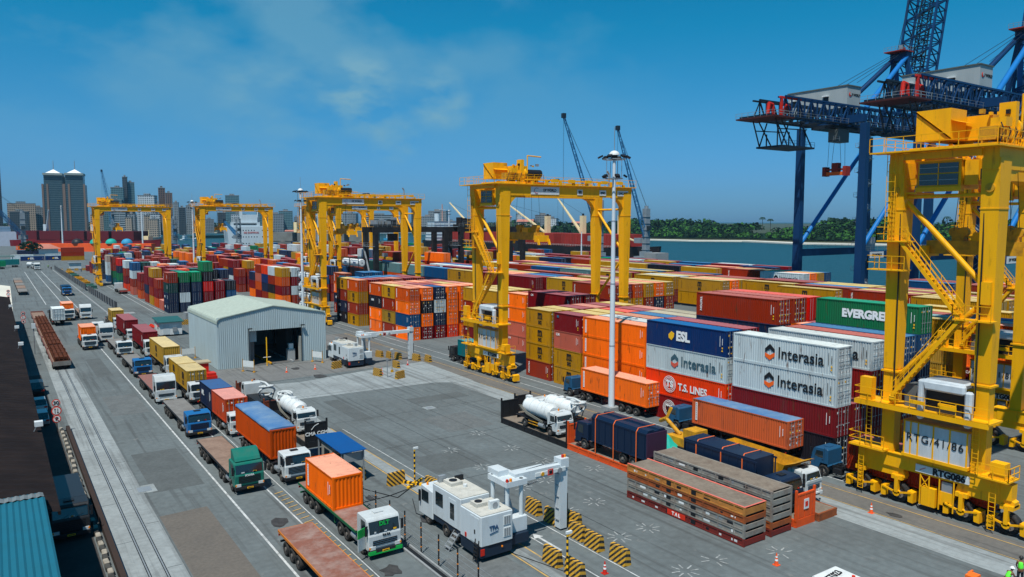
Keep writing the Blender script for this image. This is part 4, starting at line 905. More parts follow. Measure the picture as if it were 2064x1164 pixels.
# the second navy lorry behind the grey racks
navy_lorry(50.82, 35.0, .62, 'navy covered lorry strapped behind the stack of grey racks', 0, True)
straps(49.55, 52.1, (43.9,41.2,39.0), 4.15, .6, '%s orange strap over the navy lorry behind the grey racks')
# white cab chassis with wrapped windows beside it
r = thing('wrapped_lorry', 'white lorry cab wrapped in clear film beside the yellow skip body', 'lorry', (54.4, 35.7, .62)); cab(r, 'white', 'small', plate=False); chassis(r,.3,8); wheels(r,(-1,1),(1.3,5.5),.5,.35)
b = MB(); FILM = mat('clear_film', (.35,.40,.41), .25, dirt=.4, scale=2.5, dcol=(.6,.62,.62)); b.box(-1.15,-.95,.02,.9,1.0,2.4,FILM); b.box(-.9,1.05,-.06,.02,1.55,1.75,FILM); b.build('plastic_film', r); b = MB(); b.box(-.4,.35,.75,1.35,2.56,2.6,INK); b.build('roof_hatch', r)
b = MB(); P = [(-1.1,2.6,1.3),(1.1,2.6,1.3),(1.1,8.6,1.3),(-1.1,8.6,1.3),(-1.3,1.9,2.7),(1.3,1.9,2.7),(1.3,9.1,2.9),(-1.3,9.1,2.9)]
b.poly(P, [(0,3,2,1),(0,1,5,4),(1,2,6,5),(2,3,7,6),(3,0,4,7)], YELD)
for k in range(5): b.box(-1.33,-1.2,2.6+k*1.4,2.75+k*1.4,1.4,2.75,YELD)
b.poly([(-1.3,1.9,2.7),(1.3,1.9,2.7),(1.4,.9,3.1),(-1.4,.9,3.1)], [(0,1,2,3)], YELD); b.poly([(-1.3,1.9,2.6),(1.3,1.9,2.6),(1.4,.9,3.0),(-1.4,.9,3.0)], [(3,2,1,0)], YELD); b.build('yellow_skip_body', r)
# stacked racks, folded flat
GR = mat('rack_grey', (.24,.235,.21), .8, dirt=.55, scale=1.1, dcol=(.12,.05,.03)); BR = mat('rack_brown', (.30,.075,.02), .75, dirt=.5, scale=1.1, dcol=(.06,.03,.02)); TN = mat('rack_tan', (.46,.19,.04), .75, dirt=.45, scale=1.1, dcol=(.12,.04,.02)); DR = mat('rack_dark_red', (.17,.02,.015), .7, dirt=.5, scale=1.1)
SAL = mat('salmon_rim', (.72,.16,.12), .7, dirt=.3, scale=2)
def folded(x, y, z, H, mt, label, rim=None, word=None, L=12.19, W=2.44):
    r = thing('folded_flat_rack', label, 'flat rack', (x,y,z), 0, 'folded flat racks in stacks')
    b = MB()
    for xx in (0, W-.14):
        b.box(xx, xx+.14, .16, L-.16, H-.12, H-.015, mt); b.box(xx, xx+.14, .16, L-.16, .03, .12, mt); b.box(xx+.045, xx+.095, .16, L-.16, .12, H-.12, mt)
        for k in range(8): b.box(xx+.0, xx+.14, .9+k*(L-2.0)/7, 1.0+k*(L-2.0)/7, .12, H-.12, mt)
    for yy in (0, L-.16):
        for xx in (0, W-.16): b.box(xx, xx+.16, yy, yy+.16, .0, H-.01, mt)
        b.box(.16, W-.16, yy+.02, yy+.13, .06, H-.14, mt)
    b.build('base_frame', r)
    b = MB(); b.box(.14, W-.14, .16, L-.16, H-.06, H-.02, WOOD)
    b.build('deck', r)
    b = MB(); k0 = rnd.random()
    for k in range(9): 
        yy = .6+k*1.3+rnd.random()*.4; ww = rnd.uniform(.12,.7); b.box(.03, .045, yy, yy+ww, .17, .17+rnd.uniform(.1,.2), rnd.choice([WINK, SGN, INK, STL, mt, mt]))
    for yy in (4.6, 7.2): b.box(-.004, .05, yy, yy+.45, .15, H-.16, INK)
    b.build('stencil_marks', r)
    if rim:
        b = MB(); b.box(-.01,.14,0,L,H-.012,H+.012,rim); b.box(W-.14,W+.01,0,L,H-.012,H+.012,rim); b.box(.14,W-.14,0,.12,H-.012,H+.010,rim); b.build('rim', r)
    if word:
        b = MB(); b.box(-.02,.0,5.6,7.5,.12,H-.10,RINK); o = b.build('sign_panel', r); place_text(text_mesh(word, .38, WINK, .04, .01, 1.0, 'CENTER', 1.5), o, FW, (-.03, 6.55, H/2))
    return r
hs = [.62,.56,.56,.56,.66]; z = 0
for k, (mt, lb) in enumerate([(DR,'dark red folded rack with a red sign, bottom of the nearest stack'),(GR,'grey folded rack second from the ground in the nearest stack'),(GR,'grey folded rack in the middle of the nearest stack'),(BR,'brown folded rack second from the top of the nearest stack'),(TN,'tan folded rack with pink rim on top of the nearest stack')]):
    folded(43.5, 33.95, z, hs[k], mt, lb, SAL if k == 4 else None, 'TAL' if k == 0 else None); z += hs[k]
z = 0
for k, (mt, lb) in enumerate([(DR,'dark red folded rack at the bottom of the grey stack'),(BR,'brown folded rack second from the ground in the grey stack'),(GR,'grey folded rack third from the ground in the grey stack'),(GR,'grey folded rack fourth from the ground in the grey stack'),(GR,'grey folded rack second from the top of the grey stack'),(GR,'grey folded rack on top of the grey stack')]):
    hh = .58; folded(46.6, 33.95, z, hh, mt, lb); z += hh
b = MB(); STD = mat('soot_stain', (.05,.045,.04), .9, dirt=.4, scale=2)
# red-orange rack with tall end wall and a low brown rack
r = flat_rack(49.6, 33.95, RDK, 'red-orange flat rack with its end wall and white emblem panel standing up', ends=(1,0), hgt=2.3, group='flat racks')
b = MB(); b.box(.95, 1.55, -.03, .0, 1.3, 2.1, SGN); b.box(1.08,1.42,-.045,-.03,1.5,1.9,RINK); b.build('emblem_panel', r)
flat_rack(52.2, 33.7, BR, 'low brown flat rack without end walls next to the red-orange one', ends=(0,0), group='flat racks')
# yellow digger arm and turquoise sheet in front of the racks
r = thing('digger_arm', 'yellow digger arm sticking up between the navy lorry and the crane lane', 'excavator', (57.3, 53.0, 0)); b = MB()
b.tube([(0,0,1.6),(-.4,1.6,3.0),(.2,3,2.4)], .22, YELD, 8); b.bar((-.4,1.6,3.0),(-.1,1.2,4.2),.3,.3,YELD); b.build('boom', r); b = MB(); b.box(-1,1,-3,1,.6,1.6,YELD); b.box(-.9,.9,-2.8,-1.2,1.6,2.6,YELD); b.build('engine_body', r); b = MB()
for s in (-1,1): b.prism([(-3.2,.25),(-2.9,0),(1.0,0),(1.4,.3),(1.2,.75),(-3,.75)], s*1.0-.25, s*1.0+.25, BLK)
b.build('tracks', r)
b = MB(); TQ = mat('turquoise_sheet', srgb('18a090'), .6, dirt=.2); n = 8
P = [(54.4+i*.38+.1*math.sin(j*2), 52.0+j*.42, .4+1.5*math.exp(-((i-3.5)/2.2)**2-((j-3.5)/2.6)**2)+rnd.uniform(-.08,.08)) for i in range(n) for j in range(n)]
b.poly(P, [(i*n+j,(i+1)*n+j,(i+1)*n+j+1,i*n+j+1) for i in range(n-1) for j in range(n-1)], TQ); b.build('turquoise_sheet', label='crumpled turquoise plastic sheet beside the navy lorry on the orange rack', category='plastic sheet')

# ------------------------------------------------------------------ rubber-tyred yard cranes
def sign(parent, name, x0, x1, y0, y1, z0, z1, mt=SGN):
    b = MB(); b.box(x0, x1, y0, y1, z0, z1, mt); return b.build(name, parent)
def yard_crane(x, y, label, no, detail=1, S=24.0, group='yellow yard cranes'):
    r = thing('yard_crane', label, 'crane', (x, y, 0), 0, group)
    LY = 3.55
    # wheels with fenders
    for sx in (0, S):
        ty, ri = wheel_mesh(.85, .62)
        for yy in (-5.75, -2.55, 2.55, 5.75):
            o = link('wheel', ty, r, (sx, yy, .85)); link('rim', ri, o)
            b = MB()
            for d in (-1, 1):
                b.prism([(yy+d*.95,.35),(yy+d*1.35,.30),(yy+d*1.35,1.15),(yy+d*.9,1.25)], sx-.5, sx+.5, YEL)
                b.bar((sx-.55,yy,.85),(sx-.55,yy+d*1.2,1.15), .1, .14, YEL)
            b.cyl((sx-.6,yy,.85),(sx-.4,yy,.85), .3, YEL, 10)
            b.bar((sx-.46,yy,.9),(sx-.46,yy,2.3), .42, .28, YEL); b.box(sx-.6, sx+.6, yy-.45, yy+.45, 2.0, 2.35, YEL)
            b.build('wheel_bogie', r)
        for d in (-1, 1): b = MB(); b.prism([(d*2.0,2.35),(d*2.2,3.0),(d*5.4,3.05),(d*6.2,2.6),(d*6.2,2.2),(d*2.0,2.2)], sx-.35, sx+.35, YEL); b.build('equaliser_beam', r)
        b = MB(); b.box(sx-.5, sx+.5, -5.2, 5.2, 2.95, 4.15, YEL); b.box(sx-.62, sx+.62, -5.6, 5.6, 4.1, 4.17, YEL)
        b.box(sx-.45, sx+.45, 5.2, 6.0, 2.7, 3.9, YEL); b.box(sx-.45, sx+.45, -6.0, -5.2, 2.7, 3.9, YEL)
        b.build('sill_beam', r)
        for d in (-1, 1):
            b = MB(); yy = d*LY
            b.bar((sx,yy,4.15),(sx,yy,11.2), .95, 1.05, YEL, .95, 1.1, up=(0,1,0)); b.bar((sx,yy,11.2),(sx,yy,28.1), 1.0, 1.15, YEL, 1.75 if sx == 0 else 1.7, 1.3, up=(0,1,0))
            b.box(sx-.62, sx+.62, yy-.72, yy+.72, 10.9, 11.05, YEL); b.box(sx-.83, sx+.83, yy-.68, yy+.68, 24.3, 24.4, YEL)
            b.cyl((sx-.70 if sx == 0 else sx+.66,yy,25.9),(sx-.93 if sx == 0 else sx+.90,yy,25.9),.34,YELD,12)
            if sx == 0 and d < 0: b.box(-1.0,-.5,yy-.45,yy+.2,17.2,18.9,YEL)
            b.build('leg', r)
        b = MB()
        b.cyl((sx,-LY+.5,25.4),(sx,LY-.5,25.4), .17, YEL, 10); b.cyl((sx,LY-.5,25.0),(sx,-LY+.5,18.6), .22, YEL, 10); b.cyl((sx,-LY+.5,17.2),(sx,LY-.5,10.6), .22, YEL, 10)
        b.build('cross_brace', r)
    # girders with curved gussets
    for d in (-1, 1):
        b = MB(); yy = d*LY; b.box(-.95, S+.95, yy-.55, yy+.55, 27.25, 28.85, YEL)
        for sx, sg in ((0, 1), (S, -1)):
            pts = [(sx+sg*.6, 27.3)]+[(sx+sg*(.6+2.1-2.1*math.cos(a)), 24.9+2.4*math.sin(a)) for a in [i*math.pi/2/6 for i in range(7)]]
            b.prism(pts[:1]+pts[1:], yy-.45, yy+.45, YEL, 'y') if False else None
            P = [(sx+sg*.55,27.26),(sx+sg*.55,24.7),(sx+sg*.85,25.6),(sx+sg*1.25,26.3),(sx+sg*1.9,26.9),(sx+sg*2.9,27.26)]
            b.prism(P, yy-.46, yy+.46, YEL, 'y')
        b.box(-1.3, S+1.6, yy-.95*1 if d < 0 else yy-.4, yy+.4 if d < 0 else yy+.95, 28.85, 28.97, YEL)
        for k in range(8): b.box(1.5+k*3.0, 1.9+k*3.0, yy-.04, yy+.04, 28.97, 29.1, YEL)
        b.build('girder', r)
        b = MB(); b.rail([(-1.3,d*(LY+.9),28.97),(S+1.6,d*(LY+.9),28.97)], YEL, 1.1, .03, 1.6)
        for k in range(5 if d < 0 else 4): b.box(8.2+k*3.3, 9.4+k*3.3, d*(LY+.9)-.15, d*(LY+.9)+.15, 29.3, 29.8, YEL)
        b.box(4, S-1, d*LY-.1, d*LY+.1, 29.55, 29.75, YEL)
        for k in range(9): b.box(2+k*2.6,2.35+k*2.6,d*(LY+.75)-.2,d*(LY+.75)+.2,28.96,29.3+.12*((k*5) % 4),YEL)
        b.build('walkway_railing', r)
    for xx in (-1.0, S+.7): b = MB(); b.box(xx-.25, xx+.25, -LY+.55, LY-.55, 28.3, 28.82, YEL); b.build('end_tie', r)
    b = MB(); b.box(-2.2, -.9, -LY-1.0, LY+1.6, 28.86, 28.98, YEL); b.rail([(-2.2,LY+1.6,28.98),(-2.2,-LY-1,28.98),(-1,-LY-1,28.98)], YEL, 1.1, .03, 1.3); b.build('end_platform', r)
    b = MB(); b.tube([(10.5,0,29.4),(11.5,0,30.0),(13,0,30.1),(13.4,0,29.5)], .12, BLK, 6); b.tube([(20.5,-LY,29),(20.5,-LY,31.0),(20.1,-LY,31.5)], .16, STL, 6); b.build('cable_duct', r)
    # trolley with winch house
    b = MB(); X = 4.2
    b.box(X-3.6, X+3.4, -LY+.2, LY-.2, 29.0, 29.35, YEL); b.box(X-3.4, X-.9, .3, 3.0, 29.9, 32.3, YEL); b.box(X-.8, X+1.6, -1.6, 2.6, 29.9, 31.8, YEL)
    b.box(X-3.3, X+3, -3.0, -1.8, 29.6, 30.6, YELD); b.box(X+1.7, X+2.6, -2.6, -1.4, 29.35, 30.4, YEL)
    b.poly([(X-3.4,3.0,32.32),(X-.9,3.0,32.32),(X-.9,-.2,31.2),(X-3.4,-.2,31.2)], [(0,1,2,3)], YEL)
    for q in (-3.0,-2.2,-1.4): b.bar((X-3.45,.2,29.9),(X-3.45,3.0,32.2),.1,.1,YEL)
    b.cyl((X+.2,-2.6,30.6),(X+3.2,-2.6,30.6), .62, BLK, 14); b.cyl((X+.2,1.9,30.4),(X+3.0,1.9,30.4), .6, BLK, 14); b.cyl((X-.2,-2.6,30.6),(X+.2,-2.6,30.6), .8, YEL, 14)
    b.tube([(X+.4,-3.2,29.4),(X+.4,-3.2,33.2),(X+2.9,-3.2,33.1)], .1, YEL, 6); b.rail([(X-3.6,-LY+.3,29.35),(X+3.4,-LY+.3,29.35),(X+3.4,LY-.3,29.35)], YEL, 1.1); rq = random.Random(5)
    for k in range(26):
        bx, by, bz = rq.uniform(X-3.4, X+3.2), rq.uniform(-3.2, 3.0), rq.choice((29.34,29.34,30.5,31.7)); ss = rq.uniform(.15,.55); b.box(bx, bx+ss*1.5, by, by+ss, bz, bz+ss*1.2, rq.choice([YEL,YEL,YELD,BLK,STL]))
    for k in range(6): b.tube([(X-3.4+k*1.1,-3.3,29.3),(X-3.2+k*1.1,-3.5,30.2),(X-2.6+k*1.1,-3.0,30.9)], .045, BLK, 5)
   
    b.box(X-2.5,X-1.5,-3.3,-2.2,30.6,31.3,YEL); b.box(X-.7,X-.2,-3.2,-2.0,29.4,32.6,YEL)
    b.build('trolley', r)
    for yy in (LY-.4, -LY+.4): b = MB(); b.tube([(-.72,yy,27),(-.78,yy-.1,18),(-.74,yy-.1,9)], .055, BLK, 5); b.build('power_cable', r)
    b = MB(); b.box(-.3, 2.6, -1.2, 2.1, 25.95, 28.15, YEL); b.box(-.4, 2.4, 2.1, 3.0, 25.6, 25.75, YEL); b.rail([(-.4,3.0,25.75),(-.4,2.1,25.75)], YEL); b.box(-.45,.0,-1.3,2.2,25.75,26.1,YEL); b.box(-.5,2.7,-1.35,2.25,28.1,28.2,YEL)
    for q in (-1.1,2.0): b.bar((.2,q,28.2),(.2,q,29.1),.15,.15,YEL)
    b.box(.0,1.4,-2.3,-1.3,26.2,28.1,YEL); b.box(.3,1.2,-2.9,-2.2,26.6,27.4,BLK)
    cb = b.build('operator_cabin', r)
    for z0, z1 in ((26.25, 27.1), (27.2, 27.95)):
        b = MB(); b.box(-.36, -.28, -1.0, 1.95, z0, z1, GLS); b.box(-.39,-.29,.45,.51,z0,z1,YEL); b.box(-.39,-.35,-1.0,1.95,z0+.38,z0+.42,STL); b.box(1.5, 2.4, -1.24, -1.18, z0, z1, GLS); b.build('cabin_window', cb)
    # spreader on ropes
    b = MB(); X = 7.0; zs = 20.6
    for sx in (-.8, .8):
        for sy in (-2.2, 2.2): b.cyl((X+sx,sy,zs+2.0),(X+sx*.8,sy*.8,29.0), .025, INK, 4)
    b.build('hoist_ropes', r)
    b = MB(); b.box(X-.55, X+.55, -3.6, 4.6, zs, zs+1.15, YELD); b.box(X-1.15, X+1.15, -3.9, -3.3, zs-.25, zs+.7, YEL); b.box(X-1.15, X+1.15, 4.3, 4.9, zs-.25, zs+.7, YEL)
    for sx in (-1.0, 1.0):
        for yy in (-4.0, 5.0): b.prism([(yy-.2,zs+.2),(yy+.2,zs+.2),(yy+(.5 if yy > 0 else -.1),zs-.7),(yy+(.1 if yy > 0 else -.5),zs-.7)], X+sx-.1, X+sx+.1, YEL)
    for sy in (-2.1, 2.1):
        for q in (-.38, .38): b.cyl((X-.25,sy+q,zs+1.9),(X+.25,sy+q,zs+1.9), .42, YELD, 12)
        b.box(X-.3, X+.3, sy-.5, sy+.5, zs+1.1, zs+1.7, YELD)
    b.prism([(-.9,zs+1.15),(1.0,zs+1.15),(.75,zs+1.9),(-.65,zs+1.9)], X-.5, X+.5, YEL); b.build('spreader', r)
    # stairs and platforms on the left side
    b = MB()
    def flight(p, q, w=.35, n=16):
        p = Vector(p); q = Vector(q)
        for o in (-w, w): b.bar(p+Vector((o,0,0)), q+Vector((o,0,0)), .06, .28, YEL)
        for i in range(n+1):
            c = p+(q-p)*i/n; b.box(c.x-w, c.x+w, c.y-.12, c.y+.12, c.z-.02, c.z+.02, YEL)
        for o in (-w, w):
            for hh in (.55, 1.1): b.bar(p+Vector((o,0,hh)), q+Vector((o,0,hh)), .045, .045, YEL)
            for i in range(0, n+1, 3):
                c = p+(q-p)*i/n; b.bar(c+Vector((o,0,0)), c+Vector((o,0,1.1)), .04, .04, YEL)
    flight((-1.1,2.8,9.2),(-1.1,-2.1,15.9)); flight((-1.1,-2.1,16.0),(-1.1,2.6,21.7))
    b.build('stairway', r)
    for y0, y1, zz in ((2.2,5.3,19.4),(2.0,4.6,21.75),(-4.4,-1.7,15.9)):
        b = MB(); b.box(-1.6, -.5 if y0 > 0 else -.45, y0, y1, zz, zz+.1, YEL); b.rail([(-1.6,y0,zz+.1),(-1.6,y1,zz+.1)], YEL, 1.1, .03, .9); b.rail([(-1.6,y1,zz+.1),(-.5,y1,zz+.1)], YEL, 1.1, .03, .6); b.build('platform', r)
    b = MB(); b.box(-1.7, .6, -4.7, 5.9, 8.25, 8.4, YEL); b.box(-1.72, -1.6, -4.7, 5.9, 8.0, 8.4, YEL); b.rail([(.5,5.9,8.4),(-1.7,5.9,8.4),(-1.7,-4.7,8.4)], YEL, 1.1, .03, 1.1)
    b.box(-1.5,-1.3,-2.2,-.9,8.9,9.25,YEL); b.box(-1.78,-1.7,.0,1.2,8.9,9.2,YEL); b.box(-1.78,-1.7,-2.4,-1.2,8.9,9.2,YEL); b.box(-1.4,-.7,4.6,5.6,8.4,10.3,YEL); b.build('platform', r)
    b = MB(); b.box(-1.3, .4, 3.4, 6.5, 4.2, 4.35, YEL); b.rail([(.3,6.5,4.35),(-1.3,6.5,4.35),(-1.3,3.4,4.35)], YEL, 1.1, .03, .9)
    b.build('platform', r)
    b = MB(); b.box(-1.4, .5, -6.1, -4.0, 4.2, 4.32, YEL); b.rail([(-1.4,-4.0,4.32),(-1.4,-6.1,4.32),(.4,-6.1,4.32)], YEL, 1.0, .03, .8); b.box(-1.1,-.2,-5.7,-4.7,4.3,5.5,YEL)
    b.build('platform', r)
    for yy, z0, z1 in ((LY+.1, 22, 28.9), (-LY, 4.4, 8.2), (5.5, .5, 4.4), (-4.9, .3, 4.2), (LY+1.4, 4.4, 8.2)):
        b = MB()
        for o in (-.22, .22): b.bar((-.95,yy+o,z0),(-.95,yy+o,z1), .05, .05, YEL)
        for k in range(int((z1-z0)/.35)): b.box(-.97, -.93, yy-.22, yy+.22, z0+.35*k, z0+.35*k+.03, YEL)
        if z1 > 20:
            for k in range(8): b.box(-1.5, -1.45, yy-.35, yy+.35, z0+.8*k+.6, z0+.8*k+.65, YEL)
            for o in (-.35, .35): b.bar((-1.47,yy+o,z0+.6),(-1.47,yy+o,z1), .04, .04, YEL)
        b.build('ladder', r)
    # generator housing and exhaust
    b = MB(); b.box(-1.0, 1.0, -3.0, 1.9, 4.55, 7.2, mat('housing_grey', (.50,.54,.56), .5, dirt=.35, scale=.9, streak=True, dcol=(.16,.15,.13)))
    b.box(-1.05, 1.05, -3.08, 1.98, 7.2, 7.32, YELD); b.box(-1.1, 1.1, -3.1, 2.0, 4.3, 4.55, YEL)
    for yy in (-2.98, -1.7, -.45, .75, 1.35, 1.85): b.box(-1.03, -.99, yy-.06, yy+.06, 4.56, 7.2, YEL)
    hb = b.build('generator_housing', r)
    place_text(text_mesh('RTG/41/'+no, .92, INK, .0, .01, .95, 'CENTER', 1.15), hb, FW, (-1.05, -.55, 5.95))
    b = MB()
    DU = mat('exhaust_duct_grey', (.52,.57,.60), .45, dirt=.25, scale=1.5)
    b.box(-1.55, -1.0, .25, .75, 7.7, 10.9, DU); b.box(-1.55, -1.0, -3.35, -2.8, 7.7, 10.5, DU); b.box(-1.55, -1.0, -2.8, .25, 10.15, 10.9, DU); b.box(-1.2, 1.0, -2.7, .4, 10.5, 11.0, STL)
    b.build('exhaust_duct', r, bevel=.14)
    b = MB(); b.box(-.9, 1.0, -3.0, .2, 8.4, 10.1, mat('radiator_dark', (.035,.033,.032), .8, dirt=.3)); b.box(-.9,.6,1.0,2.0,8.4,10.2,mat('cabinet_grey', (.12,.125,.12), .7, dirt=.2)); b.cyl((-1.2,2.6,8.9),(-1.2,3.0,8.9),.35,YEL,10); b.build('radiator', r)
    b = MB(); b.box(-.62,.3,-.6,.5,.5,2.0,YEL); b.box(-.5,.3,-1.9,-.9,.9,2.0,YEL); b.box(-.45,.2,-1.8,-1.0,2.0,2.8,STL)
    for yy in (-.1, .6, -.9, -2.0): b.bar((-.6,yy,.5),(-.6,yy,3.0), .08, .08, YEL)
    b.bar((-.6,.6,2.9),(-.6,-.1,1.9),.06,.06,YEL); b.bar((-.6,-.1,2.9),(-.6,.6,1.9),.06,.06,YEL); b.build('drive_cabinet', r)
    # signs
    sg = sign(r, 'name_board', -.66, -.52, -3.1, 1.0, 3.15, 3.75); place_text(text_mesh('RTG0'+no, .72, INK, .05, .01), sg, FW, (-.68, -1.6, 3.44)); 
    c = MB(); c.bar((-.67,.65,3.35),(-.67,.2,3.6),.02,.05,RINK,up=(0,0,1)); c.build('emblem', sg)
    sg = sign(r, 'name_board', 4.6, 9.9, -LY-.62, -LY-.5, 27.45, 28.6)
    place_text(text_mesh('DP WORLD', .55, INK, .03, .01, .85), sg, FS, (8.1, -LY-.64, 28.1)); c = MB()
    for k in range(9):
        a0 = .8+k*.5; c.bar((5.6+.4*math.cos(a0),-LY-.63,28.02+.4*math.sin(a0)),(5.6+.4*math.cos(a0+.5),-LY-.63,28.02+.4*math.sin(a0+.5)),.03,.09,INK if k < 5 else RINK,up=(0,1,0))
    c.build('emblem', sg)
    for wd_, xc, ww, sz in ((no, 14.0, .95, .72), ('ZPMC', 18.7, 1.25, .40), ('S.W.L.41T', 23.0, 2.2, .50)):
        sg = sign(r, 'number_board', xc-ww/2-.05, xc+ww/2+.05, -LY-.62, -LY-.5, 27.5, 28.35); place_text(text_mesh(wd_, sz, INK, .04, .01, .9), sg, FS, (xc, -LY-.64, 27.92))
    return r
yard_crane(61.8, 30.0, 'yellow yard crane numbered 86 at the right edge, nearest to us', '86')
yard_crane(61.8, 96.0, 'yellow yard crane numbered 90 in the middle, left of the tall white mast', '90')
yard_crane(61.8, 169.6, 'yellow yard crane numbered 82 above the tank containers right of the pale shed', '82')
yard_crane(61.8, 288.0, 'yellow yard crane standing behind the bright green boxes, second from the left', '84')
yard_crane(31.8, 317.0, 'yellow yard crane farthest left, beside the fenced road', '79')
yard_crane(93.4, 240.0, 'distant yellow yard crane behind the black one, right of crane 82', '81')
yard_crane(93.4, 268.0, 'distant yellow yard crane seen under the beam of crane 82', '85')
# sixth, seen only by its left side at the right edge
yard_crane(95.0, 40.0, 'yellow yard crane cut by the right edge behind crane 86', '88')
BK = mat('crane_black', (.012,.013,.015), .55, dirt=.35, scale=.6, dcol=(.05,.05,.05))
def black_crane(x, y, label):
    r = thing('yard_crane', label, 'crane', (x,y,0), 0, 'black yard cranes'); S = 23.5; LY = 3.6
    for sx in (0, S):
        ty, ri = wheel_mesh(.8, .6)
        for yy in (-5, 5): o = link('wheel', ty, r, (sx,yy,.8)); link('rim', ri, o)
        b = MB(); b.box(sx-.5,sx+.5,-6,6,1.7,2.8,BK); b.build('sill_beam', r)
        for d in (-1,1): b = MB(); b.box(sx-.65,sx+.65,d*LY-.75,d*LY+.75,2.8,21.0,BK); b.build('leg', r)
    for d in (-1,1):
        b = MB(); b.box(-1,S+1,d*LY-.5,d*LY+.5,20.2,21.8,BK); b.build('girder', r); b = MB(); b.rail([(-1,d*(LY+.6),21.8),(S+1,d*(LY+.6),21.8)],STL,1.1,.03,1.5); b.build('walkway_railing', r)
    b = MB(); b.box(1,9,-3,3,21.9,22.6,BK)
    for k in range(9): b.box(1.2+k*.8,1.7+k*.8,rnd.uniform(-3,-1),rnd.uniform(0,3),22.6,23.2+rnd.random()*1.6, rnd.choice([BK,STL,BLK]))
    b.rail([(1,-3,22.6),(9,-3,22.6)],STL); b.build('trolley', r)
    b = MB(); b.box(6,8.4,-1.2,1.2,17.6,19.8,BK); b.build('operator_cabin', r)
    b = MB(); b.box(4,5.2,-3,3,12.2,12.8,YELD); b.box(3.6,5.6,-3.2,-2.7,12,12.6,YELD); b.box(4.1,5.1,-1,1,12.8,13.9,STL)
    for q in (-2,2): b.cyl((4.6,q,13),(4.6,q,21.8),.03,INK,4)
    b.build('spreader', r)
    b = MB(); b.bar((-.9,3.4,16),(-.9,-3.4,3),.5,.12,STL); b.bar((-.9,3.4,17),(-.9,-3.4,4),.06,.06,STL); b.box(-1.5,-.6,-4.4,4.4,16,16.1,STL); b.rail([(-1.5,4.4,16.1),(-1.5,-4.4,16.1)],STL); b.build('stairway', r)
    place_text(text_mesh('RTG', .9, WINK, .04, .02), r, FS, (9, -LY-.53, 21.0)); return r
black_crane(93.6, 211.5, 'black yard crane behind the legs of crane 82')
black_crane(120.5, 207.5, 'black yard crane partly hidden behind the left leg of crane 90')

# ------------------------------------------------------------------ quay cranes
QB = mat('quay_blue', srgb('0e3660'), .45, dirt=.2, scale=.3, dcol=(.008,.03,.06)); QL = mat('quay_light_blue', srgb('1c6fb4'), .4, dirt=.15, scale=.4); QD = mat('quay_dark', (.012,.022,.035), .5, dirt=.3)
HG = mat('machinery_house_grey', (.34,.38,.385), .5, dirt=.15, scale=.5, streak=True)
def lattice(b, A, Bp, u, v, n, mt, c=.5, d=.28, taper=1.0):
    """box lattice from A to Bp; u and v are the half-width vectors"""
    A = Vector(A); Bp = Vector(Bp); u = Vector(u); v = Vector(v); P = []
    for i in range(n+1):
        f = i/n; k = 1+(taper-1)*f; o = A+(Bp-A)*f; P.append([o-u*k-v*k, o+u*k-v*k, o+u*k+v*k, o-u*k+v*k])
    for j in range(4):
        b.bar(P[0][j], P[-1][j], c, c, mt, c*taper, c*taper)
    for i in range(n):
        for j in range(4):
            q = (j+1) % 4
            b.bar(P[i][j], P[i+1][q] if i % 2 else P[i+1][q], d, d, mt) if (i+j) % 2 else b.bar(P[i][q], P[i+1][j], d, d, mt)
            b.bar(P[i+1][j], P[i+1][q], d, d, mt)
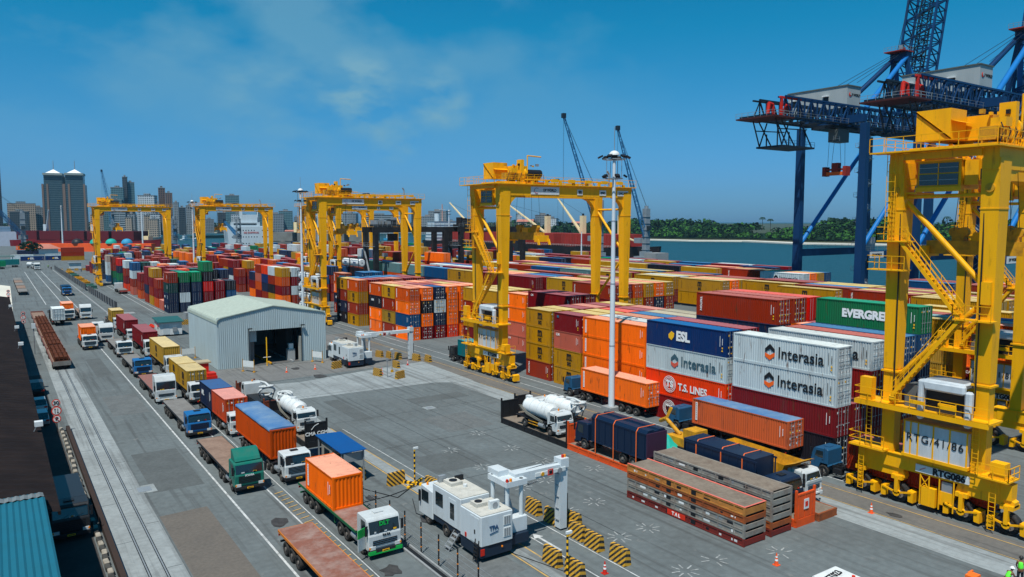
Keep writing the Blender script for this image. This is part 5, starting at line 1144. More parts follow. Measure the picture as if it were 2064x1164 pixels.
def quay_crane(dy, label):
    r = thing('quay_crane', label, 'crane', (0, dy, 0), 0, 'blue quay cranes')
    x0, x1, ya, yb, yc = 170.0, 200.5, 118.6, 101.6, 110.1
    for xx in (x0, x1):
        for yy in (ya, yb):
            b = MB(); b.bar((xx,yy,2.5),(xx,yy,46.5), 1.7, 1.9, QB, 1.5, 1.6, up=(0,1,0)); b.box(xx-1,xx+1,yy-4,yy+4,.9,2.6,QB)
            b.build('leg', r)
            b = MB()
            for k in (-3,-1.5,0,1.5,3): b.cyl((xx-.3,yy+k,.45),(xx+.3,yy+k,.45),.45,BLK,10)
            b.build('rail_wheels', r)
    for yy in (ya, yb):
        b = MB(); b.box(x0+.8,x1-.8,yy-.7,yy+.7,14.6,16.4,QB); b.rail([(x0,yy-.8,16.4),(x1,yy-.8,16.4)],STL,1.1,.03,3); b.build('portal_beam', r)
        b = MB(); b.cyl((x0+.9,yy,17.5),(x1-1,yy,44.5), .55, QL, 12); b.build('diagonal_strut', r)
    for xx in (x0, x1):
        b = MB(); b.box(xx-.7,xx+.7,yb,ya,46.8,48.6,QB); b.build('cross_beam', r)
    b = MB()
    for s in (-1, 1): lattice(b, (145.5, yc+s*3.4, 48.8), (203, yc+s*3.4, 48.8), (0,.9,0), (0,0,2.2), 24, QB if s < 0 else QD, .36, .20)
    for k in range(12): b.bar((141+k*5.6, yc-4.2, 46.7),(141+k*5.6, yc+4.2, 46.7),.4,.4,QD)
    b.box(141,203,yc-4.9,yc-4.0,46.45,46.6,QD); b.rail([(141,yc-4.9,46.6),(203,yc-4.9,46.6)],STL,1.1,.03,3); b.box(141,203,yc+4.0,yc+4.9,46.45,46.6,QD)
    b.build('main_girder', r)
    b = MB(); b.box(171.2,176.8,107.2,123.6,50.9,56.0,HG); b.box(171.0,177.0,107.0,123.8,56.0,56.25,mat('house_roof_edge',(.10,.12,.11),.6)); b.box(171.0,177,108.4,122,50.3,50.9,QD)
    h = b.build('machinery_house', r); b = MB()
    for yy in (121.8,112.8): b.box(170.6,171.2,yy-.8,yy+.8,54.0,54.3,WHT); b.box(171.12,171.22,yy-.7,yy+.7,52.6,53.9,QD)
    b.build('vent_hood', h)
    place_text(text_mesh('DP WORLD', .8, INK, .03, .02), h, FS, (174.6,107.15,54.0)); b = MB(); b.cyl((172.4,107.15,54),(172.4,107.1,54),.5,RINK,12); b.cyl((172.6,107.1,54.1),(172.6,107.05,54.1),.36,HG,12); b.build('emblem', h)
    # back platform with red service hoist
    b = MB(); b.box(140.5,148,yc-5,yc+5,46.2,46.5,mat('red_deck',(.06,.012,.010),.6,dirt=.3)); b.rail([(148,yc-5,46.5),(140.5,yc-5,46.5),(140.5,yc+5,46.5)],STL,1.1,.04,1.6); b.build('service_platform', r)
    b = MB(); b.bar((144.6,yc-4,46.5),(144.6,yc-4,50.6),.5,.5,RED); b.box(144,151.5,yc-4.2,yc-3.8,50.5,50.9,RED)
    for xx in (141.2,147.2): b.tube([(xx,yc-3,46.5),(xx+.4,yc-3,49.2),(xx+1.6,yc-3,49.0),(xx+2,yc-3,46.9)],.42,RED,8)
    b.build('service_hoist', r)
    b = MB()
    for p, q in (((144,yc-3,46.2),(146.5,yc-3,40.5)),((146,yc-3,46.2),(151,yc-3,40.6)),((153,yc-3,46.2),(157.5,yc-3,40.5)),((149,yc-3,43.5),(149,yc-3,40.5)),((153,yc-3,46),(153,yc-3,40.5)),((145,yc-3,44),(155.5,yc-3,44.4)),((146.5,yc-3,40.5),(149,yc-3,46))):
        for s in (0,6): b.bar(Vector(p)+Vector((0,s,0)),Vector(q)+Vector((0,s,0)),.22,.22,QD)
    b.box(146,158,yc-3.5,yc+3.5,40.1,40.5,QD); b.rail([(146,yc-3.5,40.5),(158,yc-3.5,40.5)],QB,1.1,.04,1.4); b.build('lower_platform', r)
    # trolley, cabin, spreader
    b = MB(); b.box(166,176,yc-3,yc+3,45.6,46.3,QD); b.box(167,171.5,yc-3.6,yc-1,42.4,45.4,mat('cabin_grey',(.10,.12,.12),.4,dirt=.2)); b.box(164.5,167,yc-4,yc-3,42.4,42.55,QD); b.rail([(164.5,yc-4,42.5),(167,yc-4,42.5)],STL); b.build('trolley_cabin', r)
    b = MB()
    for q in (-1.8,1.8):
        for s in (-.8,.8): b.cyl((172.3+s,yc+q,37),(172.3+s*1.5,yc+q*.7,46),.05,INK,4)
    b.build('hoist_ropes', r)
    b = MB(); SR = mat('spreader_red',(.30,.025,.015),.6,dirt=.4); b.box(171.6,173.0,yc-3.0,yc+3.0,34.8,35.6,ORG); b.box(171.4,173.2,yc-3.2,yc-2.3,34.6,36.9,SR); b.box(171.4,173.2,yc+2.3,yc+3.2,34.6,36.9,SR); b.box(171.7,172.9,yc-.9,yc+.9,35.6,37.8,SR); b.box(171.6,173,yc-2.6,yc+2.6,36.0,36.4,SR); b.build('spreader', r)
    # apex and struts
    xa, za = 199.5, 66.5
    b = MB()
    for s in (-1, 1):
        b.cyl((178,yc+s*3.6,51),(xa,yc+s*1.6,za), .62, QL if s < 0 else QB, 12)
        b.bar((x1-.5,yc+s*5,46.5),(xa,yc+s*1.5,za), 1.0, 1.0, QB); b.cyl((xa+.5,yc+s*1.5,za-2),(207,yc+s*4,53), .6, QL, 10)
    b.box(xa-1.2,xa+1.4,yc-2.2,yc+2.2,za-1,za+1,QB); b.box(xa-3.6,xa+1.5,yc-2.6,yc+2.6,za+1,za+1.25,SR); b.rail([(xa+1,yc-2.6,za+1.2),(xa-3.6,yc-2.6,za+1.2),(xa-3.6,yc+2.6,za+1.2)],STL,1.1,.04,1)
    for k in range(6): b.box(xa-3.2+k*.8,xa-2.8+k*.8,yc-2+k*.3,yc-1.2+k*.3,za+1.25,za+2.4,rnd.choice([QD,STL,RED]))
    for k in range(3): b.cyl((175,yc-3+k*2.5,57),(xa-1,yc-1+k,za+1),.06,QD,4)
    b.build('apex_frame', r)
    b = MB(); lattice(b, (204.5,yc,48.5),(218,yc,112),(0,4.0,0),(2.3,0,-.5),22,QB,.5,.26); lattice(b, (204.5,yc,48.5),(218,yc,112),(0,1.2,0),(.8,0,-.2),30,QD,.25,.16); b.build('raised_boom', r)
    b = MB()
    for s in (-1,1): b.bar((200,yc+s*1.4,za+1),(212,yc+s*2.4,98),.12,.12,QD); 
    b.box(203,206.5,yc-4.3,yc+4.3,77.5,78.8,QL) if False else None
    b.build('boom_stays', r)
    # zigzag stairs up the waterside far leg
    b = MB(); z = 3.0; k = 0; xx = x1-1.6; yy = ya
    while z < 44:
        a, c = (-1.9, 1.9) if k % 2 else (1.9, -1.9)
        b.bar((xx,yy+a,z),(xx,yy+c,z+3.4),.9,.08,STL); b.bar((xx-.5,yy+a,z+1.1),(xx-.5,yy+c,z+4.5),.06,.06,STL); b.box(xx-.6,xx+.4,yy+c-.6,yy+c+.6,z+3.4,z+3.5,STL); b.rail([(xx-.6,yy+c-.6,z+3.5),(xx-.6,yy+c+.6,z+3.5)],STL,1.1,.04,.6)
        z += 3.4; k += 1
    b.box(x1-2.5,x1-.7,ya-3.5,ya-1.6,15.4,19.2,STL); b.build('stair_tower', r)
    sg = sign(r, 'name_board', x0+3, x0+9, yb-.75, yb-.68, 14.7, 16.2, SGN); place_text(text_mesh('DP WORLD', .8, INK, .04, .02), sg, FS, (x0+6, yb-.78, 15.45))
    return r
quay_crane(0, 'blue quay crane with raised lattice boom, left of the two')
quay_crane(-29.7, 'blue quay crane with raised boom, cut by the right edge')

# ------------------------------------------------------------------ pale shed over the scanning lane
SHW = mat('shed_cladding', srgb('a6b6ba'), .6, dirt=.25, scale=.5, streak=True, dcol=(.20,.215,.20), rust=.16); SHR = mat('shed_roof', srgb('a2ada1'), .7, dirt=.4, scale=.25, dcol=(.33,.36,.31), fine=2)
sh = thing('scanning_shed', 'pale grey clad shed with low gabled roof and big dark doorway', 'shed', (28.5, 124, 0))
def clad(b, A, Bp, zt, mt, z0=0.0, pitch=.3, dep=.05, nrm=(0,-1,0)):
    """ribbed cladding from A to Bp; zt is a function giving the top at a fraction along"""
    A = Vector((*A,0)); Bp = Vector((*Bp,0)); L = (Bp-A).length; k = int(L/pitch); nv = Vector(nrm)*dep; P = []
    for i in range(k):
        for f, o in ((0,0),(.55,0),(.7,1),(.9,1)):
            q = A+(Bp-A)*((i+f)/k); P.append((q+nv*o, (i+f)/k))
    P.append((Bp, 1)); n = len(P)
    V = [(p.x,p.y,z0) for p, f in P]+[(p.x,p.y,zt(f)) for p, f in P]
    b.poly(V, [(i,i+1,i+1+n,i+n) for i in range(n-1)], mt)
SWd, SL, SE, SP = 17.8, 21.0, 8.0, 9.75
gab = lambda x: SE+.2+(SP-SE-.25)*(1-abs(x-SWd/2)/(SWd/2))
b = MB(); clad(b, (0,0), (5.0,0), lambda f: gab(f*5), SHW); clad(b, (13.6,0), (SWd,0), lambda f: gab(13.6+f*(SWd-13.6)), SHW); clad(b, (5.0,0), (13.6,0), lambda f: gab(5+f*8.6), SHW, 5.75)
clad(b, (0,SL), (5,SL), lambda f: gab(f*5), SHW); clad(b, (9.4,SL), (SWd,SL), lambda f: gab(9.4+f*(SWd-9.4)), SHW); clad(b, (5,SL), (9.4,SL), lambda f: gab(5+f*4.4), SHW, 5.6)
clad(b, (0,SL), (0,0), lambda f: SE-.2, SHW, 0, .4, .04, (-1,0,0)); clad(b, (SWd,SL), (SWd,0), lambda f: SE-.2, SHW, 0, .4, .04, (1,0,0))
b.build('wall', sh)
b = MB(); pr = [(-.08,SE-.75),(-.05,SE-.3),(.12,SE+.02),(.45,SE+.22),(1.0,SE+.33),(SWd/2,SP),(SWd-1.0,SE+.33),(SWd-.45,SE+.22),(SWd-.12,SE+.02),(SWd+.05,SE-.3),(SWd+.08,SE-.75)]
pin = [(x+(.08 if x < 1 else (-.08 if x > SWd-1 else 0)), z-.12) for x, z in pr]; n = len(pr)
for Y0, Y1 in ((-.18, SL+.18),):
    V = [(x,Y0,z) for x,z in pr]+[(x,Y1,z) for x,z in pr]+[(x,Y0,z) for x,z in pin]+[(x,Y1,z) for x,z in pin]
    b.poly(V, [(i,i+1,i+1+n,i+n) for i in range(n-1)], SHR); b.poly(V, [(i+2*n,i+1+2*n,i+1+3*n,i+3*n) for i in range(n-1)], SHR); b.poly(V, [(i,i+1,i+1+2*n,i+2*n) for i in range(n-1)], SHR); b.poly(V, [(i+n,i+1+n,i+1+3*n,i+3*n) for i in range(n-1)], SHR)
b.build('roof', sh)
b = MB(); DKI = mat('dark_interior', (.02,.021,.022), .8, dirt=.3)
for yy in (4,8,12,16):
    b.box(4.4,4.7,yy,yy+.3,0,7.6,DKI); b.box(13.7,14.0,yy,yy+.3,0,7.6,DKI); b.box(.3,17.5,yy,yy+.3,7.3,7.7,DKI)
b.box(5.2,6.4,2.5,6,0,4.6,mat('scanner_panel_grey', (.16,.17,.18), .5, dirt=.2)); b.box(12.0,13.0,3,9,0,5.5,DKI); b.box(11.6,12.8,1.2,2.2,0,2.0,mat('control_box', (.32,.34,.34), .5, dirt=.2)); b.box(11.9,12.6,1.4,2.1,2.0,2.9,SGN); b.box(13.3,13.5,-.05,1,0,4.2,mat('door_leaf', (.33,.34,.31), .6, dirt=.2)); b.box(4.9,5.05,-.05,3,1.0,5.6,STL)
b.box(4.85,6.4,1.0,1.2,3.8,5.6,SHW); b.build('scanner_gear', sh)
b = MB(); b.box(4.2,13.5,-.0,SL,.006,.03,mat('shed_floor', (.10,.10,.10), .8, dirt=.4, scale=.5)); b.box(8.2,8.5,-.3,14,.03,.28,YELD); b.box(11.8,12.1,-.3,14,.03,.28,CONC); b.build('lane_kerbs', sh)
for x0, lb in ((4.85,0),(13.5,1)):
    b = MB(); b.bar((x0,-.2,0),(x0,-.2,6.1),.1,.1,BLK); b.box(x0-.1,x0+.5,-.6,-.2,6.1,6.25,BLK); b.build('floodlight', sh)
b = MB(); b.cyl((35.9,122.9,0),(35.9,122.9,4.7),.09,YINK,8); b.box(35.3,36.5,122.85,122.95,1.4,1.48,WINK); b.build('height_gauge_pole', label='thin yellow pole standing in the doorway of the pale shed', category='pole')
def stand_sign(x, y, label, cat='sign stand', ang=0, wd=2.2):
    r = thing('sign_stand', label, cat, (x,y,0), ang); b = MB()
    for q in (0, wd): b.cyl((q,0,.1),(q,0,2.0),.05,YELD,6); b.cyl((q,0,0),(q,0,.14),.22,YELD,8)
    b.build('post', r); b = MB(); b.box(.05,wd-.05,-.03,.03,.8,1.75,SGN); b.build('panel', r); return r
stand_sign(31.4,120.4,'small white sign stand on yellow feet left of the shed doorway', ang=-1.0)
stand_sign(43.3,122.4,'grey framed sign stand on yellow feet right of the shed doorway', ang=-1.1)
stand_sign(25.6,137.0,'white notice board on posts beside the left wall of the pale shed', 'notice board')
# small white kiosk behind the shed
r = thing('white_kiosk', 'small white cabin with dark green roof left of the pale shed', 'cabin', (27.2,166.5,0)); b = MB(); b.box(0,4.2,0,6,.3,2.9,WHT); b.box(-.02,0,1.5,2.5,1.4,2.3,GLS); b.box(.6,1.8,-.03,0,.4,2.4,WHG); b.box(2.4,3.2,-.35,0,1.0,1.8,STL); b.build('wall', r)
b = MB(); b.prism([(-.4,2.85),(6.4,3.25),(6.4,3.4),(-.4,3.0)], -.4, 4.6, mat('green_roof', (.02,.10,.10), .6, dirt=.2)); b.build('roof', r)
b = MB(); b.box(36,40.5,186,188.5,0,2.4,CONC); b.build('concrete_block', label='grey concrete block with striped foot behind the left corner of the shed', category='concrete block')
b = MB(); b.cyl((26.3,171,1.6),(26.5,170.8,1.9),.55,RINK,12); b.cyl((26.3,171,0),(26.3,171,1.6),.05,STL,6); b.build('satellite_dish', label='red dish on a short post left of the small white cabin', category='dish')
# red terminal tractor
r = thing('terminal_tractor', 'small red tractor with beige cab roof between the mustard boxes and the shed', 'tractor', (24.9,113.6,0)); b = MB(); b.box(-1.1,1.1,0,4.8,.6,1.1,RED); b.box(-.2,1.0,.2,1.8,1.1,1.5,RED); b.build('frame', r)
b = MB(); b.box(-1.1,.3,2.0,3.8,1.1,2.7,GLS); b.box(-1.15,.35,1.95,2.1,1.1,2.8,RED); b.build('cab', r); b = MB(); b.box(-1.3,.7,1.8,4.0,2.75,2.95,mat('beige_roof', (.40,.33,.22), .7, dirt=.3)); b.build('cab_roof', r); wheels(r,(-.95,.95),(.8,4.0),.48,.35)

# ------------------------------------------------------------------ blue roofed booth
BRM = mat('booth_roof_blue', srgb('0a4a86'), .5, dirt=.15, scale=.5)
r = thing('guard_booth', 'small booth under a sloping blue sheet roof beside the striped barriers', 'booth', (24.6,64.6,0)); b = MB()
P = [(.05,-1.7,2.75),(2.25,-2.3,2.95),(2.25,3.9,3.1),(.05,4.9,2.9)]; b.poly(P+[(x,y,z+.08) for x,y,z in P], [(0,1,2,3),(4,7,6,5),(0,4,5,1),(1,5,6,2),(2,6,7,3),(3,7,4,0)], BRM); b.build('roof', r)
for xx, yy in ((.2,-1.5),(2.1,-1.9),(.2,4.3),(2.1,3.7),(2.1,1.2)): b = MB(); b.bar((xx,yy,0),(xx,yy,2.8),.12,.12,STL); b.build('post', r)
b = MB(); b.box(.25,1.9,1.0,3.7,.1,2.6,mat('booth_wall', (.30,.29,.25), .7, dirt=.4)); b.box(.5,1.6,.97,1.0,1.3,2.2,GLS); b.box(.2,.25,1.6,2.9,1.2,2.2,GLS); b.box(.3,2.1,-1.75,-1.65,1.9,2.7,STL); b.build('cabin', r)
b = MB(); b.box(.4,1.9,-1.2,-.4,.7,.78,WOOD); b.box(.5,.6,-1.1,-.5,0,.7,BLK); b.box(1.7,1.8,-1.1,-.5,0,.7,BLK); b.build('table', r)
b = MB(); b.box(23.6,25.9,69.8,70.0,0,1.5,PAINT['navy']); b.build('panel_fence', label='short navy sheet fence between the lettered rack and the booth', category='fence')

# ------------------------------------------------------------------ striped barriers, cones, posts
STR = bpy.data.materials.new('black_yellow_stripes'); STR.use_nodes = True; t = STR.node_tree; bs = t.nodes['Principled BSDF']; bs.inputs['Roughness'].default_value = .6
tcn = t.nodes.new('ShaderNodeTexCoord'); sx = t.nodes.new('ShaderNodeSeparateXYZ'); t.links.new(tcn.outputs['Object'], sx.inputs[0])
ad = t.nodes.new('ShaderNodeMath'); ad.operation = 'ADD'; t.links.new(sx.outputs[1], ad.inputs[0]); t.links.new(sx.outputs[2], ad.inputs[1])
ax_ = t.nodes.new('ShaderNodeMath'); ax_.operation = 'MULTIPLY'; ax_.inputs[1].default_value = .25; t.links.new(sx.outputs[0], ax_.inputs[0]); a2 = t.nodes.new('ShaderNodeMath'); a2.operation = 'ADD'; t.links.new(ad.outputs[0], a2.inputs[0]); t.links.new(ax_.outputs[0], a2.inputs[1])
ml = t.nodes.new('ShaderNodeMath'); ml.operation = 'MULTIPLY'; ml.inputs[1].default_value = 2.35; t.links.new(a2.outputs[0], ml.inputs[0]); fr = t.nodes.new('ShaderNodeMath'); fr.operation = 'FRACT'; t.links.new(ml.outputs[0], fr.inputs[0])
gt = t.nodes.new('ShaderNodeMath'); gt.operation = 'GREATER_THAN'; gt.inputs[1].default_value = .5; t.links.new(fr.outputs[0], gt.inputs[0])
mx = t.nodes.new('ShaderNodeMix'); mx.data_type = 'RGBA'; mx.inputs[6].default_value = (.60,.32,.02,1); mx.inputs[7].default_value = (.012,.012,.012,1); t.links.new(gt.outputs[0], mx.inputs[0])
nz = t.nodes.new('ShaderNodeTexNoise'); nz.inputs['Scale'].default_value = 5; nz.inputs['Detail'].default_value = 6; mr = t.nodes.new('ShaderNodeMapRange'); mr.inputs[1].default_value = .5; mr.inputs[2].default_value = .8; mr.inputs[4].default_value = .8; t.links.new(tcn.outputs['Object'], nz.inputs[0]); t.links.new(nz.outputs[0], mr.inputs[0])
m2_ = t.nodes.new('ShaderNodeMix'); m2_.data_type = 'RGBA'; m2_.inputs[7].default_value = (.22,.18,.12,1); t.links.new(mr.outputs[0], m2_.inputs[0]); t.links.new(mx.outputs[2], m2_.inputs[6]); t.links.new(m2_.outputs[2], bs.inputs['Base Color'])
def barrier_mesh():
    b = MB(); L = 1.62
    for y0, y1 in ((0, .52), (.55, 1.07), (1.10, L)): b.prism([(-.32,0),(-.30,.15),(-.17,1.05),(-.16,1.12),(.16,1.12),(.17,1.05),(.30,.15),(.32,0)], y0, y1, STR, 'y')
    b.box(-.14,.14,.05,L-.05,.1,1.10,STR)
    return b.mesh('barrier')
BM = barrier_mesh()
BAR = [(34.9,47.0,0,'nearest the farthest end of the scanner lane row'),(34.9,44.5,0,'second in the row beside the white scanner arch'),(35.9,43.2,.1,'half hidden behind the foot of the white scanner arch'),(34.7,41.2,0,'just in front of the white scanner arch foot'),(34.6,39.2,0,'second in front of the white scanner arch foot'),(34.6,36.5,0,'standing alone nearest the camera in the right row'),
       (30.6,38.9,0,'near the bottom edge, left of the striped post'),(30.7,36.6,0,'cut by the bottom edge behind the striped post'),(27.9,60.1,-1.45,'set crosswise beside the blue-roofed booth'),(30.7,56.2,.1,'between the striped pole and the white scanner lorry'),
       (25.4,62.6,-1.2,'leaning against the booth under the blue roof'),(43.7,114.4,-1.3,'leaning at the right front corner of the pale shed')]
for x, y, a, lb in BAR: link('striped_barrier', BM, None, (x,y,0), a, label='black and yellow concrete barrier '+lb, category='barrier', group='black and yellow barriers')
SB = [(52.4,126.2,'farthest of the small row beside the far scanner'),(53.6,122.0,'second of the small row beside the far scanner'),(54.6,119.3,'third of the small row beside the far scanner'),(55.4,117.4,'fourth of the small row beside the far scanner'),(56.3,115.6,'fifth of the small row, beside the far arch foot'),(58.3,112.6,'just right of the far scanner arch foot'),(59.3,110.6,'rightmost of the small row by the far scanner arch'),(52.6,108.8,'standing alone below the far scanner row'),(47.6,104.6,'left of a pair in the open concrete yard'),(48.6,101.4,'nearest one in the open concrete yard')]
for i, (x, y, lb) in enumerate(SB): link('striped_barrier', BM, None, (x,y,0), .12*(i % 3)-(1.2 if i == 9 else 0), label='black and yellow barrier '+lb, category='barrier', group='black and yellow barriers')
for i, x in enumerate((34.6,36.2,37.8)): link('striped_barrier', BM, None, (x,183.6,0), -1.5, label='black and yellow barrier, %s of three at the foot of the grey block' % ['left','middle','right'][i], category='barrier', group='black and yellow barriers')
def cone(x, y, label, col=RINK, h=.75):
    r = thing('traffic_cone', label, 'cone', (x,y,0), 0, 'traffic cones'); b = MB(); b.box(-.2,.2,-.2,.2,0,.04,col); b.cyl((0,0,.04),(0,0,h),.15,col,12,.03); b.build('cone_body', r)
    b = MB(); 
    for z0, z1 in ((.28,.38),(.48,.56)): b.cyl((0,0,z0*h/.75),(0,0,z1*h/.75),.155-.12*z0/.75*1.0+.004,WINK,12,.155-.12*z1/.75+.004)
    b.build('white_bands', r)
CO = mat('cone_orange', (.80,.10,.02), .5, dirt=.15)
for x, y, lb in ((43.1,30.9,'orange cone standing alone in the near yard right of centre'),(57.3,32.4,'orange cone in front of the wheels of crane 86'),(36.8,115.8,'orange cone left in front of the shed doorway'),(41.3,115.6,'orange cone right in front of the shed doorway'),(48.5,106.2,'tall orange cone between the two yard barriers'),(32.6,36.6,'red and white cone at the bottom edge by the barriers'),(55.1,110.6,'red and white cone near the far scanner arch foot')): cone(x, y, lb, CO if 'red' not in lb else RED, 1.0 if 'tall' in lb else .85)
# striped pole on a cross foot, and the thin post by the bottom edge
def camera_post(x, y, label, foot=True, h=3.3):
    r = thing('camera_post', label, 'post', (x,y,0)); b = MB()
    for k in range(14): b.cyl((0,0,k*h/14),(0,0,(k+1)*h/14),.075,YINK if k % 2 else INK,8)
    b.build('striped_pole', r); b = MB(); b.box(-.1,.35,-.08,.08,h-.05,h+.12,WHT); b.build('camera', r)
    if foot:
        b = MB()
        for a in range(4):
            c, s_ = math.cos(a*1.571+.6), math.sin(a*1.571+.6)
            for k in range(5): b.bar((c*.25*k,s_*.25*k,.12),(c*.25*(k+1),s_*.25*(k+1),.12),.24,.24,YINK if k % 2 == 0 else INK)
        b.build('cross_foot', r)
camera_post(30.0,59.1,'black and yellow pole with a camera on a striped cross foot'); camera_post(30.2,37.6,'black and yellow post with a white camera at the bottom edge', False, 3.0)
b = MB(); b.cyl((48.1,103.4,0),(48.1,103.4,2.6),.07,STL,8); b.box(47.95,48.25,103.3,103.5,2.5,2.9,STL); b.build('lamp_post', label='thin grey post standing between the two yard barriers', category='post')
b = MB(); b.cyl((50.4,106.6,0),(50.4,106.6,3.6),.07,STL,8); b.box(50.2,50.6,106.5,106.7,0,.4,YELD); b.box(50.2,50.6,106.5,106.7,3.5,3.7,SGN); b.build('lamp_post', label='taller grey post behind the yard barriers by the far scanner', category='post')
# marker posts with wire along the drain
fp = thing('wire_fence', 'row of thin black posts with amber bands and wires along the drain', 'fence', (23.9,36,0)); 
for k in range(9):
    b = MB(); y = k*2.55; b.cyl((0,y,0),(0,y,2.3),.055,BLK,8)
    for z in (.5,1.2,1.9): b.cyl((0,y,z),(0,y,z+.07),.062,AMB,8)
    b.build('post', fp)
b = MB()
for z in (.4,.8,1.2,1.6,2.0): b.bar((0,0,z),(0,20.4,z),.018,.018,STL)
b.build('wires', fp)
b = MB(); b.box(23.25,23.7,24,48,.004,.012,INK); b.box(23.1,23.25,24,48,.004,.16,CONC); b.box(23.7,23.85,24,48,.004,.16,CONC); struct(b, 'drain_channel')
b = MB(); b.tube([(24.6,64,.06),(26,60,.05),(27.3,57,.05),(29.8,58.9,.06)], .03, BLK, 5); b.tube([(24.3,57.6,.05),(27,57.8,.05),(30,58.6,.1)], .03, BLK, 5); b.tube([(28.2,56,.05),(27,53,.05),(28.8,44,.04),(30.6,38,.04)], .03, BLK, 5); b.build('ground_cable', label='black cables lying across the paving around the striped pole', category='cable')

# ------------------------------------------------------------------ lorry-mounted scanners
SCW = mat('scanner_white', srgb('c2cbcf'), .4, dirt=.22, scale=1.3, streak=True, dcol=(.30,.29,.27), rust=.12); SCR = mat('scanner_roof', (.50,.49,.44), .7, dirt=.35, scale=1.5); NVY = mat('skirt_navy', srgb('1a2a3c'), .5, dirt=.25, scale=2)
def scanner(x, y, label, rz=0, arm=6.6, word='TPA'):
    """lorry points away from us; box body, tail cabin and folding arch to the right"""
    r = thing('scanner_lorry', label, 'scanner lorry', (x,y,0), rz, 'lorry-mounted scanners')
    ty, ri = wheel_mesh(.5, .32)
    b = MB(); b.prism([(6.9,.6),(6.9,2.8),(8.7,2.95),(9.1,1.8),(9.15,.6)], -1.25, 1.2, SCW); co = b.build('cab', r, bevel=.05)
    b = MB(); b.box(-1.28,-1.2,7.5,8.6,1.75,2.6,GLS); b.build('side_window', co)
    b = MB(); b.cyl((-.9,8.3,2.9),(-.9,8.3,3.1),.09,AMB,8); b.build('beacon', co)
    b = MB(); b.box(-1.45,-1.3,8.7,8.8,1.6,2.5,BLK); b.build('mirror', r)
    b = MB(); b.box(-1.27,1.2,2.6,6.8,1.15,3.55,SCW); bo = b.build('equipment_body', r, bevel=.05); b = MB(); b.box(-1.22,1.15,2.65,6.75,3.55,3.6,SCR); b.build('body_roof', bo)
    b = MB(); b.box(-1.30,-1.26,5.2,6.3,2.1,3.1,GLS); b.build('window', bo); b = MB(); b.box(-1.30,-1.26,3.5,4.1,1.7,2.9,GLS); b.box(-1.29,-1.265,3.3,4.3,1.2,3.2,SCW); b.build('door', bo)
    b = MB(); b.box(-.6,.4,5.1,6.3,3.6,3.85,SCR); b.cyl((-.1,5.7,3.85),(-.1,5.7,3.9),.32,BLK,14); b.box(-.9,-.3,6.4,6.7,3.6,4.1,STL); b.box(.3,1.0,6.0,6.2,3.6,4.0,BLK); b.cyl((.3,4.6,3.6),(.3,4.6,3.8),.16,WHT,10); b.build('air_conditioner', bo)
    b = MB(); b.box(-1.5,1.15,-.5,2.3,1.15,3.3,SCW); tl = b.build('tail_cabin', r, bevel=.06); b = MB(); b.box(-1.44,1.09,-.44,2.24,3.3,3.35,SCR); b.build('cabin_roof', tl)
    b = MB(); b.box(-.9,.0,1.0,1.9,3.35,3.62,SCR); b.cyl((-.5,1.45,3.62),(-.5,1.45,3.67),.28,BLK,14); b.box(-.3,.45,.15,.45,3.35,3.95,SGN); b.cyl((.08,.12,3.65),(.08,.15,3.65),.22,STL,12); b.build('air_conditioner', tl)
    b = MB(); b.box(.35,.95,-.54,-.48,2.35,3.0,SGN); b.box(.35,.95,-.54,-.48,1.5,2.15,SGN)
    for k in range(3):
        for z0 in (2.4,1.55): b.box(.40+.18*k,.54+.18*k,-.55,-.535,z0,z0+.55,STL)
    b.box(-1.0,.9,-.53,-.5,1.2,1.22,STL); b.build('vent_grille', tl)
    if word: place_text(text_mesh(word, .42, mat('logo_blue',(.02,.07,.16),.5,dirt=0), .03, .01, 1), tl, FS, (-.45,-.53,2.35)); c = MB(); c.bar((-.8,-.53,1.95),(-.1,-.53,2.08),.02,.05,mat('logo_blue',(.02,.07,.16))); c.build('emblem', tl)
    b = MB(); b.box(-1.525,-1.47,-.3,.9,1.3,3.1,SCW); b.box(-1.54,-1.5,.2,.35,1.9,2.2,BLK); b.box(-1.54,-1.5,1.4,1.6,1.3,1.6,RED); b.build('door', tl)
    b = MB(); b.box(-1.45,1.1,-.45,2.3,.35,1.13,NVY); b.box(1.1,2.8,-.1,3.4,.5,1.2,NVY); b.box(-1.2,1.15,2.3,6.8,.7,1.15,NVY); b.build('skirt', r)
    b = MB(); b.box(-1.50,-1.2,-.5,-.44,.55,1.0,RED); b.box(.2,.3,-.52,-.44,.8,.9,AMB); b.build('tail_light', r)
    b = MB(); b.box(1.2,2.9,.2,3.2,1.2,2.3,SCW); b.build('pedestal', r, bevel=.04)
    b = MB()
    for k in range(4): b.box(-2.2+.0*k,-1.5,2.55+.0*k,3.3,.25+.25*k,.29+.25*k,STL) if False else b.box(-1.7-.22*(3-k),-1.48-.22*(3-k),2.4,3.1,.22+.25*k,.26+.25*k,STL)
    b.bar((-2.4,2.4,.1),(-1.5,2.4,1.2),.05,.05,STL); b.bar((-2.4,3.1,.1),(-1.5,3.1,1.2),.05,.05,STL)
    for o in (-.0,.45): b.bar((-1.75,-.3+o,.1),(-1.55,-.3+o,1.6),.05,.05,BLK)
    for k in range(5): b.box(-1.75,-1.6,-.3,.15,.25+.27*k,.29+.27*k,BLK)
    b.build('steps', r)
    wheels(r, (-1.05,1.0), (7.7,), .5,.32); wheels(r, (-1.0,.95), (3.6,4.9), .5,.45)
    # the arch
    b = MB()
    for xx, yy in ((1.35,.5),(2.55,.5),(1.35,2.4),(2.55,2.4)): b.cyl((xx,yy,2.3),(xx,yy,5.0),.16,SCW,10)
    for q in ((1.6,.9,1.9,1.6),(2.3,1.2,2.0,2.0)): b.cyl((q[0],q[1],2.3),(q[2],q[3],4.7),.09,STL,8)
